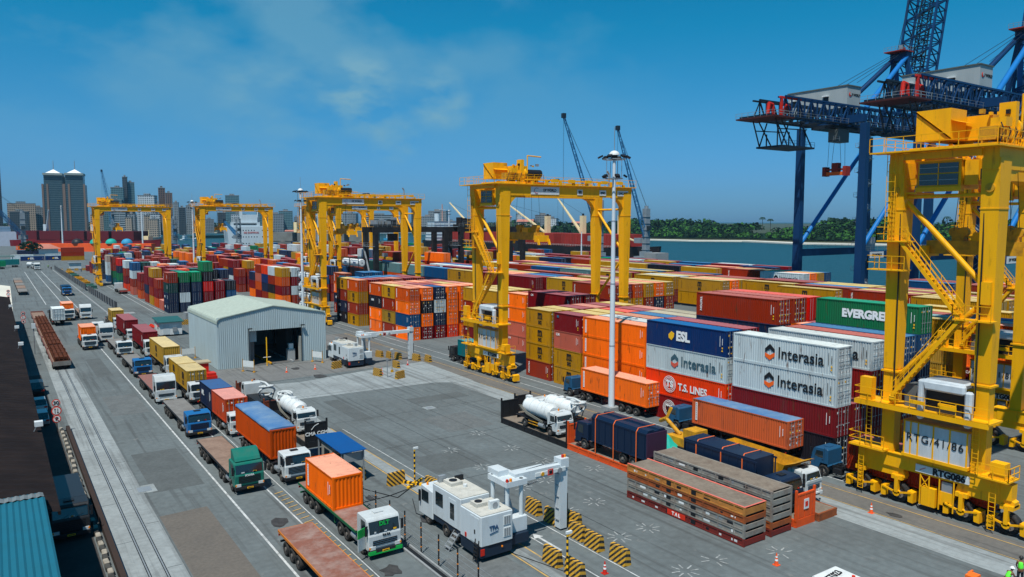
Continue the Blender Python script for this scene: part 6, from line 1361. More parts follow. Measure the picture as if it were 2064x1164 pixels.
    b.box(1.1,2.9,.2,2.7,4.6,5.0,SCW); b.box(1.3,2.2,1.6,3.0,5.0,5.4,SCW); b.build('hydraulic_posts', r)
    b = MB(); b.box(2.2,5.2,.75,1.65,4.55,5.25,SCW); b.box(5.2,arm+1.0,.85,1.55,4.7,5.2,SCW); b.box(4.0,6.8,.70,.76,4.7,5.0,SGN); b.box(5.1,5.6,.66,.72,4.62,5.1,RED); b.box(5.2,5.5,.655,.67,4.72,5.0,INK)
    b.cyl((6.2,.68,4.85),(6.2,.6,4.85),.2,STL,12); b.cyl((4.6,.68,4.85),(4.6,.62,4.85),.17,YELD,12); b.tube([(2.6,.6,4.9),(3.2,.5,4.4),(4.0,.5,4.5)],.07,BLK,6); b.tube([(3.5,1.2,5.25),(5,1.3,5.3),(7,1.2,5.25)],.03,BLK,5); b.build('arm', r, bevel=.03)
    b = MB(); b.box(arm+.7,arm+1.45,.75,1.65,4.9,5.6,SCW); b.prism([(arm+.75,.15),(arm+1.35,.15),(arm+1.4,5.0),(arm+.7,5.0)], .85, 1.55, SCW, 'y')
    for k in range(5): b.box(arm+.66,arm+.72,1.0,1.4,.8+.9*k,.84+.9*k,STL)
    b.box(arm+1.42,arm+1.5,.9,1.1,1.2,2.8,BLK); b.build('detector_leg', r)
    b = MB(); b.cyl((arm+1.1,1.1,5.6),(arm+1.1,1.1,5.8),.1,RED,8); b.cyl((arm+1.3,1.1,5.6),(arm+1.3,1.1,5.8),.1,AMB,8); b.cyl((1.2,.3,5.0),(1.2,.3,5.2),.1,RED,8); b.cyl((1.5,.3,5.0),(1.5,.3,5.2),.1,AMB,8); b.build('warning_lamp', r)
    return r
scanner(28.0, 42.9, 'white scanner lorry with tall arch beside the striped barriers, nearest to us', arm=5.7)
scanner(47.4, 113.6, 'white scanner lorry with arch standing right of the pale shed', arm=9.3, word='TPA')

# ------------------------------------------------------------------ light masts
MSTW = mat('mast_white', (.60,.66,.70), .35, dirt=.12, scale=.4, streak=True)
def mast(x, y, h, label, r0=.42, heads=True, simple=False):
    r = thing('light_mast', label, 'light mast', (x,y,0), 0, 'tall white light masts'); b = MB(); b.box(-.9,.9,-.9,.9,0,.5,CONC); zz = .5; n = 4
    for k in range(n):
        z0 = .5+(h-.5)*k/n; z1 = .5+(h-.5)*(k+1)/n; b.cyl((0,0,z0),(0,0,z1), r0*(1-.14*k), MSTW, 12, r0*(1-.14*(k+1))+.01); b.cyl((0,0,z1-.1),(0,0,z1), r0*(1-.14*(k+1))+.04, STL, 12)
    b.build('pole', r)
    if simple: return r
    b = MB(); 
    for zz, rr in ((h-.3,1.35),(h-2.6,1.05)):
        for i in range(12):
            a0, a1 = i*.5236, (i+1)*.5236; b.bar((rr*math.cos(a0),rr*math.sin(a0),zz),(rr*math.cos(a1),rr*math.sin(a1),zz),.09,.09,STL)
        for i in range(4): b.bar((0,0,zz),(rr*math.cos(i*1.571),rr*math.sin(i*1.571),zz),.08,.08,STL)
    for i in range(4): b.bar((1.0*math.cos(i*1.571+.4),1.0*math.sin(i*1.571+.4),h-.3),(1.0*math.cos(i*1.571+.4),1.0*math.sin(i*1.571+.4),h-2.6),.05,.05,STL)
    b.build('lamp_ring', r)
    b = MB(); b.sphere((0,0,h+.2), .66, WHT, 14, 6, .85, 0); b.cyl((0,0,h+.7),(0,0,h+3.6),.045,STL,5); b.cyl((0,0,h-.3),(0,0,h+.2),.4,BLK,10); b.build('dome_cap', r)
    for zz, rr, n in ((h-.2,1.5,6),(h-2.5,1.2,5)):
        for i in range(n):
            a = i*2*math.pi/n+.5; c, s_ = math.cos(a), math.sin(a); b = MB(); b.bar((rr*c*.95,rr*s_*.95,zz+.32),(rr*c*1.3,rr*s_*1.3,zz+.06),.55,.22,BLK); b.build('floodlight', r)
    return r
mast(62.6, 69.4, 31.2, 'tall white light mast in the middle, rising beside the orange trailer load', .40)
mast(64.6, 188.5, 31.0, 'white light mast beside the tank containers, left of crane 82', .42)
mast(64.6, 313.8, 31, 'white light mast between the two left cranes', .45)
mast(104, 700, 33, 'thin white mast seen under the beam of the leftmost crane', .7, True, True)
mast(48.7, 740.0, 36, 'far white light mast in front of the dark red ship', .7)
mast(205, 560, 33, 'thin white mast right of the second crane', .6, True, True)
mast(268, 470, 31, 'white light mast rising behind the black yard crane', .7)
mast(214, 258, 19, 'short white pole just left of the tall middle mast', .45, True, True)

# ------------------------------------------------------------------ tank containers
def tank_cont(x, y, z, label):
    r = thing('tank_container', label, 'tank container', (x,y,z), 0, 'white tank containers in black frames'); b = MB()
    for xx in (0,CW-.12):
        for yy in (0,TEU-.12): b.box(xx,xx+.12,yy,yy+.12,0,2.59,BLK)
        for zz in (0,2.47): b.box(xx,xx+.12,.12,TEU-.12,zz,zz+.12,BLK)
    for yy in (0,TEU-.12):
        for zz in (0,2.47): b.box(.12,CW-.12,yy,yy+.12,zz,zz+.12,BLK)
    b.build('frame', r); b = MB(); cx = CW/2; b.cyl((cx,.5,1.3),(cx,TEU-.5,1.3),1.12,WHT,18); b.cyl((cx,.12,1.3),(cx,.5,1.3),.8,WHT,18,1.12); b.cyl((cx,TEU-.5,1.3),(cx,TEU-.12,1.3),1.12,WHT,18,.8)
    t_ = b.build('tank', r); b = MB(); b.cyl((cx,.05,.5),(cx,.14,.5),.16,STL,8); b.cyl((cx,.1,1.3),(cx,.13,1.3),.22,STL,10); b.build('valve', r)
    place_text(text_mesh('Suttons', .7, mat('logo_blue',(.02,.07,.16)), .04, .02, .9), r, FW, (cx-1.12, TEU/2, 1.4)); return r
for yi, y in enumerate((186.3, 192.9)):
    for zi in range(4): tank_cont(66.8, y, 2.6*zi, 'white tank container in black frame, %s, %s column by the mast' % (['on the ground','second tier','third tier','on top'][zi], ['right','left'][yi]))
for yi, y in enumerate((173.0,)):
    for zi in range(4): tank_cont(69.9, y, 2.6*zi, 'white tank container just right of crane 82 leg, %s' % ['on the ground','second tier','third tier','on top'][zi])
tank_cont(84.2, 205.5, 10.5, 'left white tank container lying on top behind crane 82 leg'); tank_cont(84.2, 199.0, 10.5, 'right white tank container lying on top behind crane 82 leg')

# ------------------------------------------------------------------ warehouse roof and teal shed at the left edge
DRF = mat('dark_roof_sheet', (.013,.0095,.0095), .9, dirt=.6, scale=.35, dcol=(.026,.018,.016), fine=3, spec=.1)
r = thing('warehouse', 'long dark sheet-roofed warehouse along the left edge', 'warehouse', (0,0,0)); b = MB()
b.box(-30,1.9,53,209,0,5.8,mat('warehouse_wall', (.05,.035,.03), .8, dirt=.4)); b.build('wall', r)
b = MB(); P = []; n = 260
for i in range(n+1):
    y = 52+158*i/n; dz = .05 if i % 2 else 0
    P += [(2.55,y,5.95+dz),(-14,y,9.0+dz),(-31,y,6.0+dz)]
b.poly(P, [(3*i+j,3*i+j+1,3*i+j+4,3*i+j+3) for i in range(n) for j in range(2)], DRF); b.box(2.45,2.6,52,210,5.75,5.97,DRF); b.build('roof', r)
for k, (yy, xx) in enumerate(((180,1.9),(143,2.1),(123,2.1),(73,2.0))): 
    b = MB(); b.bar((xx,yy,6),(xx+.3,yy,6.6),.06,.06,STL); b.box(xx+.1,xx+.7,yy-.3,yy+.3,6.5,6.9,WHT); b.build('lamp_head', r)
TEALR = mat('teal_sheet', srgb('155e72'), .6, dirt=.3, scale=.6, streak=True, dcol=(.01,.08,.10)); GRYR = mat('grey_sheet', (.16,.19,.20), .7, dirt=.4, scale=1)
r = thing('teal_shed', 'teal corrugated sheet shed in the bottom left corner', 'shed', (0,0,0)); b = MB()
b.box(-14,1.6,38,57,0,5.0,TEALR); b.build('wall', r)
b = MB()
b.prism([(57.2,5.05),(54.2,6.5),(54.2,6.6),(57.3,5.15)], -14.4, 1.75, TEALR) 
for k in range(40): b.bar((-14.2+k*.4,54.2,6.64),(-14.2+k*.4,57.3,5.17),.10,.05,TEALR)
b.build('roof_edge', r)
b = MB(); 
for k in range(52):
    x = -14.3+k*.31; b.poly([(x,36,7.2),(x+.2,36,7.26),(x+.31,36,7.2),(x,52.3,6.9),(x+.2,52.3,6.96),(x+.31,52.3,6.9),], [(0,1,4,3),(1,2,5,4)], TEALR)
b.build('roof', r)
b = MB(); 
for k in range(40): x = -14.2+k*.4; b.poly([(x,52.3,6.95),(x+.2,52.3,7.02),(x+.4,52.3,6.95),(x,54.2,6.62),(x+.2,54.2,6.69),(x+.4,54.2,6.62)], [(0,1,4,3),(1,2,5,4)], GRYR)
b.build('ridge_strip', r)
# kerb of black and white blocks, low dark wall
KW = mat('kerb_white', (.34,.31,.26), .9, dirt=.6, scale=2, dcol=(.10,.10,.08)); KB = mat('kerb_black', (.035,.036,.035), .9, dirt=.5, scale=2, dcol=(.10,.10,.09))
b = MB(); b.box(-.17,.17,0,.8,0,.32,KW); kw = b.mesh('kerb_block', .05); b = MB(); b.box(-.17,.17,0,.8,0,.32,KB); kb = b.mesh('kerb_block', .05)
for i in range(60):
    link('kerb_block', kw if i % 2 else kb, None, (5.35+rnd.uniform(-.05,.05), 45+i*.88, 0), rnd.uniform(-.06,.06), label='%s painted kerb block in the line between dark wall and yard' % ('pale' if i % 2 else 'black'), category='kerb block', group='black and pale kerb blocks '+('a' if i % 2 else 'b'))
b = MB(); b.box(5.75,6.1,30,97,0,.55,mat('dark_wall', (.04,.025,.02), .9, dirt=.5)); b.build('low_wall', label='low dark brown wall beside the kerb blocks and the sunk rails', category='wall')
def round_signs(x, y, label):
    r = thing('sign_post', label, 'road signs', (x,y,0)); b = MB(); b.cyl((0,0,0),(0,0,3.6),.05,BLK,6); b.build('post', r)
    for z, s_, rr in ((3.4,'30',.42),(2.5,'↑↓' if False else 'II',.5),(1.6,'P',.42)):
        b = MB(); b.cyl((0,-.06,z),(0,-.10,z),rr,RINK,20); b.cyl((0,-.10,z),(0,-.115,z),rr*.78,WINK,20)
        if s_ == 'II':
            for q, d in ((-.13,1),(.13,-1)):
                b.box(q-.03,q+.03,-.13,-.115,z-.26,z+.26,INK); b.poly([(q-.1,-.125,z+d*.14),(q+.1,-.125,z+d*.14),(q,-.125,z+d*.34)],[(0,1,2)],INK)
        o = b.build('round_sign', r)
        if s_ != 'II': place_text(text_mesh(s_, .55, INK, .03, .01), o, FS, (0,-.125,z))
        if s_ == 'P': b = MB(); b.bar((-.25,-.15,z+.25),(.25,-.15,z-.25),.02,.07,RINK,up=(0,1,0)); b.build('red_bar', o)
round_signs(4.9, 96.5, 'post with three round red-rimmed road signs beside the kerb'); round_signs(4.7, 196.0, 'farther post with round road signs near the pale grey box lorry'); round_signs(3.0, 262.0, 'post with round signs beside the dark tipping trailer')
for k, (x, y, h_) in enumerate(((5.2,157,5.6),)):
    b = MB(); b.cyl((x,y,0),(x,y,h_),.08,STL,8); b.box(x-.3,x+.3,y-.2,y+.2,h_-1,h_-.1,SGN); b.build('lamp_post', label='thin grey post with a small white box beside the kerb', category='post')
# dark panel fence dividing the road from the yard
PNL = mat('dark_mesh_panel', (.035,.035,.038), .7, dirt=.4); fl = thing('panel_fence', 'long fence of dark panels between concrete posts dividing road and yard', 'fence', (0,0,0))
def pfence(p, q, n, parent):
    for i in range(n):
        a = Vector((p[0]+(q[0]-p[0])*i/n, p[1]+(q[1]-p[1])*i/n, 0)); c = Vector((p[0]+(q[0]-p[0])*(i+1)/n, p[1]+(q[1]-p[1])*(i+1)/n, 0)); b = MB(); d = (c-a)
        b.bar(a+d*.06+Vector((0,0,1.35)), c-d*.04+Vector((0,0,1.35)), .08, 1.9, PNL); b.build('panel', parent); b = MB(); b.bar(a, a+Vector((0,0,2.4)), .3, .3, CONC); b.build('post', parent)
pfence((24.2,428),(25.4,292),22,fl); pfence((25.4,285),(26.2,222),12,fl)
b = MB(); b.box(23.2,23.6,216,428,0,.18,CONC); b.box(22.9,29.2,212,216,.0,.16,CONC); struct(b, 'road_kerb')
for k in range(5):
    b = MB(); y = 300+k*22; mtc = YELD if k % 3 else mat('frame_green',(.05,.16,.13),.6,dirt=.3)
    for xx in (26.8,29.2): b.box(xx,xx+.25,y,y+11,.5,.85,mtc)
    for q in range(5): b.box(27.0,29.3,y+q*2.6,y+.3+q*2.6,.55,.8,mtc)
    for q in (0,10.5): b.box(26.8,29.4,y+q,y+q+.5,.0,1.2,mtc)
    b.build('lifting_frame', label='%s %s lifting frame lying behind the dark panel fence' % (['nearest','second','third','fourth','farthest'][k], 'yellow' if k % 3 else 'green'), category='lifting frame', group='lifting frames behind the fence')

# ------------------------------------------------------------------ harbour cranes with lattice jibs
HGY = mat('crane_grey', (.22,.26,.29), .5, dirt=.3, scale=.3); JB = mat('jib_blue', srgb('2f6f9c'), .5, dirt=.2)
def mobile_crane(x, y, h, tip, label, jm=None, col=None, w0=2.2, cabz=.6, boxy=True):
    jm = jm or JB; col = col or HGY; r = thing('harbour_crane', label, 'crane', (x,y,0), 0, 'mobile harbour cranes'); b = MB()
    b.box(-5,5,-5,5,1.0,3.2,col); b.box(-2.6,2.6,-2.6,2.6,3.2,6.0,col); b.box(-1.6,1.6,-1.6,1.6,6,h,col) if boxy else lattice(b,(0,0,6),(0,0,h),(1.6,0,0),(0,1.6,0),9,col,.4,.25)
    for k in range(6): b.box(-1.9,1.9,-1.9,1.9,7+k*(h-8)/6,7.2+k*(h-8)/6,STL)
    b.cyl((0,0,h),(0,0,h+1.6),1.2,STL,10); b.build('tower', r)
    for sx in (-1,1):
        b = MB()
        for k in range(4): b.cyl((sx*4.3-.4,-4+2.6*k,.6),(sx*4.3+.4,-4+2.6*k,.6),.6,RUB,10)
        b.build('wheels', r)
    b = MB(); b.box(-3,3,1.8,7,h*.35,h*.35+3,col); b.box(-1.2,1.2,-3.4,-1.6,h*cabz,h*cabz+2.4,GLS); b.build('machine_house', r)
    b = MB(); T_ = Vector(tip)-Vector((x,y,0)); A = Vector((0,0,h*.42)); ax = (T_-A).normalized(); u = ax.cross(Vector((0,0,1))).normalized(); v = u.cross(ax).normalized()
    lattice(b, A+ax*2, T_, u*w0*.62, v*w0*.5, 20, jm, .34, .2, .45); b.box(T_.x-1,T_.x+1,T_.y-1,T_.y+1,T_.z-1,T_.z+1.6,QD); b.build('lattice_jib', r)
    b = MB()
    for s_ in (-.6,.6):
        b.cyl(T_+u*s_, Vector((0,0,h+1.2))+u*s_, .07, QD, 4); b.cyl(T_+u*s_*1.4, T_+u*s_*1.4-Vector((0,0,T_.z*.72)), .06, QD, 4)
    b.build('ropes', r); return r
mobile_crane(284.5,327,35.5,(266,337,82),'grey tower harbour crane with tall blue lattice jib behind crane 90')
mobile_crane(316,322,31,(301,331,77),'harbour crane with yellow jib head behind the tall middle mast')
b = MB(); b.box(302,312,300,309,0,6.0,CONC); b.build('concrete_bin', label='pale concrete block on the quay end right of the middle mast', category='concrete block')
mobile_crane(19,668,30,(-22,640,66),'harbour crane cut by the left edge with a blue lattice jib', boxy=True)
mobile_crane(118,640,26,(128,700,20),'grey harbour crane in front of the dark red ship', boxy=False)
mobile_crane(118,1005,50,(110,1016,83),'distant blue lattice crane left of the glass towers', w0=3)
mobile_crane(172,660,26,(168,690,24),'grey lattice tower crane left of the white ship', boxy=False)

# ------------------------------------------------------------------ ships
def hull(b, L, B, D, mt, bow=.16, z0=-1, deck=None):
    """hull along +y, stern at y=0, bow at y=L; flared bow"""
    st = [(0,.80,0),(.04,.96,0),(.10,1,0),(.82,1,0),(.90,.82,.3),(.96,.48,.8),(1.0,.06,1.6)]; P = []; n = len(st)
    for f, k, up in st:
        y = L*f; w_ = B/2*k; P += [(-w_*.92,y-(1 if f > .9 else 0)*D*.18,z0),(w_*.92,y-(1 if f > .9 else 0)*D*.18,z0),(w_,y,z0+D+up),(-w_,y,z0+D+up)]
    F = []
    for i in range(n-1):
        a = 4*i; c = a+4; F += [(a,a+3,c+3,c),(a+1,c+1,c+2,a+2),(a,c,c+1,a+1)]
    F += [(0,1,2,3),(4*(n-1),4*(n-1)+3,4*(n-1)+2,4*(n-1)+1)]
    b.poly(P, F, mt); b.poly([(p[0]*.98,p[1],p[2]-.6) for i in range(n) for p in (P[4*i+3],P[4*i+2])], [(2*i,2*i+1,2*i+3,2*i+2) for i in range(n-1)], deck or mt)
def superstructure(b, x0, x1, y0, y1, z0, tiers, mt, th=2.8):
    for k in range(tiers):
        s_ = .25*k; b.box(x0+s_,x1-s_,y0+s_,y1-s_,z0+th*k,z0+th*(k+1)-.15,mt); b.box(x0+s_-.35,x1-s_+.35,y0+s_-.35,y1-s_+.35,z0+th*(k+1)-.15,z0+th*(k+1),mt)
        m_ = int((y1-y0)/2.4)
        for q in range(m_): b.box(x0+s_-.06,x0+s_,y0+1+q*2.4,y0+1.9+q*2.4,z0+th*k+1.2,z0+th*k+2.0,GLS); 
        m_ = int((x1-x0)/2.4)
        for q in range(m_): b.box(x0+1+q*2.4,x0+1.9+q*2.4,y0+s_-.06,y0+s_,z0+th*k+1.2,z0+th*k+2.0,GLS)
HB = mat('hull_black', (.012,.013,.016), .5, dirt=.4, scale=.3, dcol=(.05,.03,.025)); HR = mat('hull_red', srgb('7c0f18'), .5, dirt=.3, scale=.3); HC_ = mat('hatch_red_brown', srgb('9a3026'), .6, dirt=.35, scale=.3, streak=True); DCK = mat('ship_deck_red', srgb('7a2a1c'), .7, dirt=.4); CRM = mat('crane_cream', srgb('e6d2a4'), .5, dirt=.2); SHP = mat('ship_white', srgb('b9c6cd'), .45, dirt=.15, scale=.3, streak=True, dcol=(.25,.22,.18)); HDR = mat('hatch_dark_red', srgb('5a1018'), .6, dirt=.3, scale=.2, streak=True)
def deck_crane(r, x, y, z, h, tip, mt=CRM, fn=None):
    b = MB(); b.box(x-1.6,x+1.6,y-1.6,y+1.6,z,z+h,mt); b.cyl((x,y,z+h),(x,y,z+h+1.5),.8,BLK,8); b.build('crane_pedestal', r)
    b = MB(); A = Vector((x,y,z+h*.35)); T_ = Vector(tip)
    for s_ in (-.7,.7): b.bar(A+Vector((s_,0,0)), T_+Vector((s_*.4,0,0)), .7, 1.1, mt, .4, .6)
    for k in range(8):
        c = A+(T_-A)*(k+.5)/8; b.bar(c-Vector((.7,0,0)), c+Vector((.7,0,0)), .3, .3, mt)
    b.build('crane_jib', r); b = MB(); b.cyl(T_, Vector((x,y,z+h+1)), .08, QD, 4); b.cyl(T_, T_-Vector((0,0,h*.8)), .06, QD, 4); b.build('ropes', r)
# black bulk ship with red-brown hatch covers; bow towards us
r = thing('cargo_ship', 'black hulled cargo ship with red-brown hatch covers and cream deck cranes', 'ship', (333, 612, -3), math.pi)
b = MB(); hull(b, 285, 30, 11.0, HB, deck=DCK); b.build('hull', r)
for k in range(7):
    b = MB(); y = 42+k*32; b.box(-11,11,y,y+24,10.6,18.4,HC_)
    for q in range(9): b.box(11,11.3,y+q*2.9,y+.3+q*2.9,10.6,18.4,HC_)
    b.build('hatch_cover', r)
    b = MB(); b.box(12.2,13.0,y-6,y+25,10.4,11.4,DCK); b.rail([(14.6,y-6,10.2),(14.6,y+25,10.2)],WHT,1.2,.05,2.5); b.build('deck_rail', r)
for k, (y, tp) in enumerate(((74,(2,33,43)),(172,(3,125,40)),(212,(0,184,43)),(250,(3,268,14)))): deck_crane(r, 0, y, 10.5, 20, tp)
b = MB(); superstructure(b, -13, 13, 8, 24, 10, 6, SHP); b.cyl((0,6,26),(0,6,34),2.4,SHP,12); b.cyl((0,6,34),(0,6,35),2.5,BLK,12); b.build('superstructure', r)
b = MB(); b.cyl((0,16,27),(0,16,42),.5,mat('mast_pink',(.5,.3,.25),.6),8); b.box(-3,3,15.5,16.5,37,37.6,SHP); b.build('mast', r)
b = MB(); b.cyl((0,272,11),(0,272,17),.25,YELD,6); b.build('bow_mast', r); place_text(text_mesh('NORDIC STAR'[:0]+'I.P.', 2.0, WINK, .04, .05), r, Matrix(((0,0,1,0),(1,0,0,0),(0,1,0,0),(0,0,0,1))), (15.1, 250, 6.5))
# grey funnel on the quay with a yellow arch emblem beyond
b = MB(); b.box(300,304,430,452,4,17,HB); b.build('green_bin', label='dark green bin with a yellow arch emblem behind the right part of crane 90', category='bin')
# dark red ship at the left, orange barge wall in front
r = thing('cargo_ship', 'long dark red ship with covered holds at the far left', 'ship', (-15, 925, -3), -.95+math.radians(-88+0)) if False else thing('cargo_ship', 'long dark red ship with covered holds at the far left', 'ship', (22, 905, -3), -2.46)
b = MB(); hull(b, 172, 26, 9.5, HR, deck=DCK); b.build('hull', r)
for k in range(5):
    b = MB(); y = 8+k*29; b.box(-9.5,9.5,y,y+25.5,9,17.5,HDR); b.build('hatch_cover', r)
for k, (y, tp) in enumerate(((35,(4,44,38)),(93,(6,110,42)))): deck_crane(r, 0, y, 9, 15, tp, SHP)
b = MB(); b.cyl((0,158,9),(0,158,19),.3,CRM,6); b.box(-3,3,154,160,9.5,13,CRM); b.build('bow_mast', r)
r = thing('moored_ship', 'pale grey ship with white bridge behind the dark red one', 'ship', (-12, 975, -3), -2.3)
b = MB(); hull(b, 120, 26, 17, mat('pale_grey_hull', srgb('a4aab8'), .5, dirt=.15, scale=.2)); b.build('hull', r); b = MB(); superstructure(b,-9,9,10,30,16,2,SHP); b.cyl((0,6,16),(0,6,30),4.5,SHP,14); b.build('superstructure', r)
ow = mat('barge_orange', srgb('ea5a22'), .7, dirt=.3, scale=.2, streak=True)
b = MB(); b.bar((20,716,3.2),(104,650,3.2),6,6.4,ow); b.build('orange_barge', label='long bright orange barge side lying in front of the dark red ship', category='barge')
for k, (f, col_, lb) in enumerate(((.42,'navy','dark covered load on the orange barge left of the leftmost crane'),(.56,'teal','turquoise covered load on the orange barge'),(.68,'teal','turquoise covered load right of another on the barge'),(.80,'blue','blue covered load at the right end of the orange barge'))):
    b = MB(); p = Vector((20+84*f, 716-66*f, 0)); b.sphere((p.x,p.y,6.4), 4.2, {'navy':HB,'teal':TQ,'blue':mat('light_blue_sheet',srgb('2f8fb8'),.6)}[col_], 10, 5, .9, 0); b.build('covered_load', label=lb, category='covered load')
# white ship, stern on, grey bulk ships
r = thing('white_ship', 'big white ship seen stern on under the beam of the second crane', 'ship', (197, 716, -3), -.2)
b = MB(); b.prism([(-19,0),(-19,8),(-20,22),(20,22),(18.5,8),(18.5,0)], 0, 90, SHP, 'y')
for zz in (6,12,18):
    for q in range(14): 
        if rnd.random() < .75: b.box(-16+q*2.4,-15.2+q*2.4,-.08,0,zz,zz+.9,GLS)
b.build('hull', r); b = MB(); b.box(-16,9,2,20,22,26,SHP); b.box(-14,6,1.8,2,23.6,24.9,GLS); b.box(-7,7,4,14,26,33,SHP); b.box(-8.5,-6,6,9,26,41,SHP); b.box(-12,-3,6,8,40,41,SHP); b.cyl((8,12,26),(8,12,38),.6,SHP,8); b.build('superstructure', r)
place_text(text_mesh('MS SHIPPING', 2.3, mat('faded_red_ink',(.5,.2,.2)), .04, .05), r, FS, (1,-.15,16.3))
r = thing('bulk_ship', 'grey weathered ship with square holds behind crane 82', 'ship', (300, 640, -3), .75)
GH = mat('weathered_grey_hull', (.17,.18,.17), .8, dirt=.5, scale=.15, dcol=(.10,.085,.07)); b = MB(); hull(b, 150, 26, 9, GH); b.build('hull', r)
for k in range(5): b = MB(); b.box(-11,11,12+k*26,33+k*26,8.5,16.5,GH); b.build('hold_cover', r)
deck_crane(r, 0, 45, 8, 18, (0,80,44)); deck_crane(r, 0, 92, 8, 18, (2,62,40))
def boat(x, y, L, label, rz=0, mt=HB, group='small vessels in the channel'):
    r = thing('small_vessel', label, 'boat', (x,y,-3), rz, group); b = MB(); hull(b, L, L*.22, L*.09, mt); b.build('hull', r); b = MB(); superstructure(b,-L*.08,L*.08,L*.15,L*.35,L*.09-1,2,SHP,2.6); b.cyl((0,L*.25,4),(0,L*.25,L*.3),.2,SHP,5); b.build('wheelhouse', r)
boat(260, 1270, 60, 'dark green vessel in the channel between the two left cranes', -1.2, mat('hull_dark_green',(.02,.06,.05),.6)); boat(226,1180,28,'small white vessel in the channel left of the dark green one',-1.0,SHP); boat(470,1010,40,'pale blue vessel on the channel behind the second crane',-1.1,mat('light_blue_sheet',srgb('2f8fb8'),.6)); boat(590,1000,55,'low dark boat on the channel right of the black crane',-1.2)

# ------------------------------------------------------------------ far shore, town, woods
def far(px, D):
    """ground point on the bearing of image pixel column px, at depth D from the camera"""
    t = math.atan((px-1032)/1524.6); q = D/math.cos(t); return q*math.sin(YA+t), q*math.cos(YA+t)
SAND = mat('pale_sand', (.62,.60,.52), .95, dirt=.2, scale=.03); SCRUB = mat('scrub_ground', (.045,.06,.03), .95, dirt=.4, scale=.02)
shore = [(11,1600),(178,1729),(336,1950),(480,1800),(762,1870),(889,1571),(800,1060),(760,820),(772,705),(812,650),(775,546),(806,475),(796,387),(864,340),(900,200),(1000,-400)]
sheet('far_shore', shore+[(9000,-400),(9000,16000),(-9000,16000),(-9000,1600)], -1.4, SAND, 3)
inner = [(11,1612),(178,1741),(336,1962),(484,1812),(770,1882),(901,1575),(813,1062),(782,826),(797,716),(843,662),(806,552),(836,484),(830,394),(892,352),(930,210),(1012,-400)]
sheet('far_land', inner+[(8900,-400),(8900,15900),(-8900,15900),(-8900,1612)], .2, SCRUB, 1.2)
sheet('near_town_land', [(-9000,1010),(-420,1010),(-150,1000),(-60,1130),(-30,1500),(9,1610),(-9000,1610)], .1, SCRUB, 5)
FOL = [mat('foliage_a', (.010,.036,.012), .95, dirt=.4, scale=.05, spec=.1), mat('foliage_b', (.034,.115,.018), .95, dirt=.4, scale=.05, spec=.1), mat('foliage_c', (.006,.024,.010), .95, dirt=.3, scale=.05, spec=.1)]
def crown(b, c, r, rz_, mt, n=20, q=1.0):
    for _ in range(n):
        a = rnd.random()*6.283; u = rnd.uniform(-.35, 1); k = math.sqrt(max(0, 1-u*u))*rnd.uniform(.75, 1.08)
        p = Vector((c[0]+r*k*math.cos(a), c[1]+r*k*math.sin(a), c[2]+rz_*u)); s = q*rnd.uniform(.7, 1.4)
        d1 = Vector((rnd.gauss(0,1), rnd.gauss(0,1), rnd.gauss(0,.6))).normalized(); d2 = d1.cross(Vector((math.cos(a),math.sin(a),u+.3))).normalized()
        b.poly([p-d1*s-d2*s*.4, p+d1*s*.2-d2*s, p+d1*s+d2*s*.3, p-d1*s*.3+d2*s], [(0,1,2,3)], mt)
b = MB(); line_ = [(889,1571),(800,1060),(760,820),(772,705),(812,650),(775,546),(806,475),(796,387),(864,340),(900,200)]
def hill(d, s): return 1.0+ min(d, 150)*.085*(.75+.4*math.sin(s*.013)+.25*math.sin(s*.037+1))
cum = 0
for (ax, ay), (bx, by) in zip(inner[5:-1], inner[6:]):
    L = math.hypot(bx-ax, by-ay); nx, ny = -(by-ay)/L, (bx-ax)/L
    if nx < 0: nx, ny = -nx, -ny
    rows = 10 if ay < 1100 else 5
    for k in range(int(L/5.2*rows/ (1 if ay < 1000 else 1.6))):
        f = rnd.random(); d = rnd.random()**1.3*190+3; x = ax+(bx-ax)*f+nx*d; y = ay+(by-ay)*f+ny*d; s = cum+L*f
        tall = rnd.uniform(4,7) if d < 30 else rnd.uniform(7,13); rr = tall*rnd.uniform(.5,.8)
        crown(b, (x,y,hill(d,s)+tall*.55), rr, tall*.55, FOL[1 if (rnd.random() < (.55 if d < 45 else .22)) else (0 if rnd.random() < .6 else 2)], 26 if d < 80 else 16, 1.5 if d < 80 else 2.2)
    cum += L
b.build('woodland', label='dense green mangrove wood along the far sandy shore', category='woodland', kind='stuff')
b = MB(); P = []; n = 0; cum = 0; F = []
for i in range(5, len(inner)-1):
    ax, ay = inner[i]; bx, by = inner[i+1]; L = math.hypot(bx-ax, by-ay); nx, ny = -(by-ay)/L, (bx-ax)/L
    if nx < 0: nx, ny = -nx, -ny
    m_ = max(2, int(L/20))
    for k in range(m_):
        f = k/m_; x = ax+(bx-ax)*f; y = ay+(by-ay)*f; s = cum+L*f
        for d in (2, 20, 60, 110, 160, 320): P.append((x+nx*d, y+ny*d, hill(d if d < 200 else 60, s)+(0 if d < 200 else -6)))
        n += 1
    cum += L
b.poly(P, [(6*i+j,6*i+j+1,6*i+j+7,6*i+j+6) for i in range(n-1) for j in range(5)], FOL[2]); struct(b, 'low_hills')
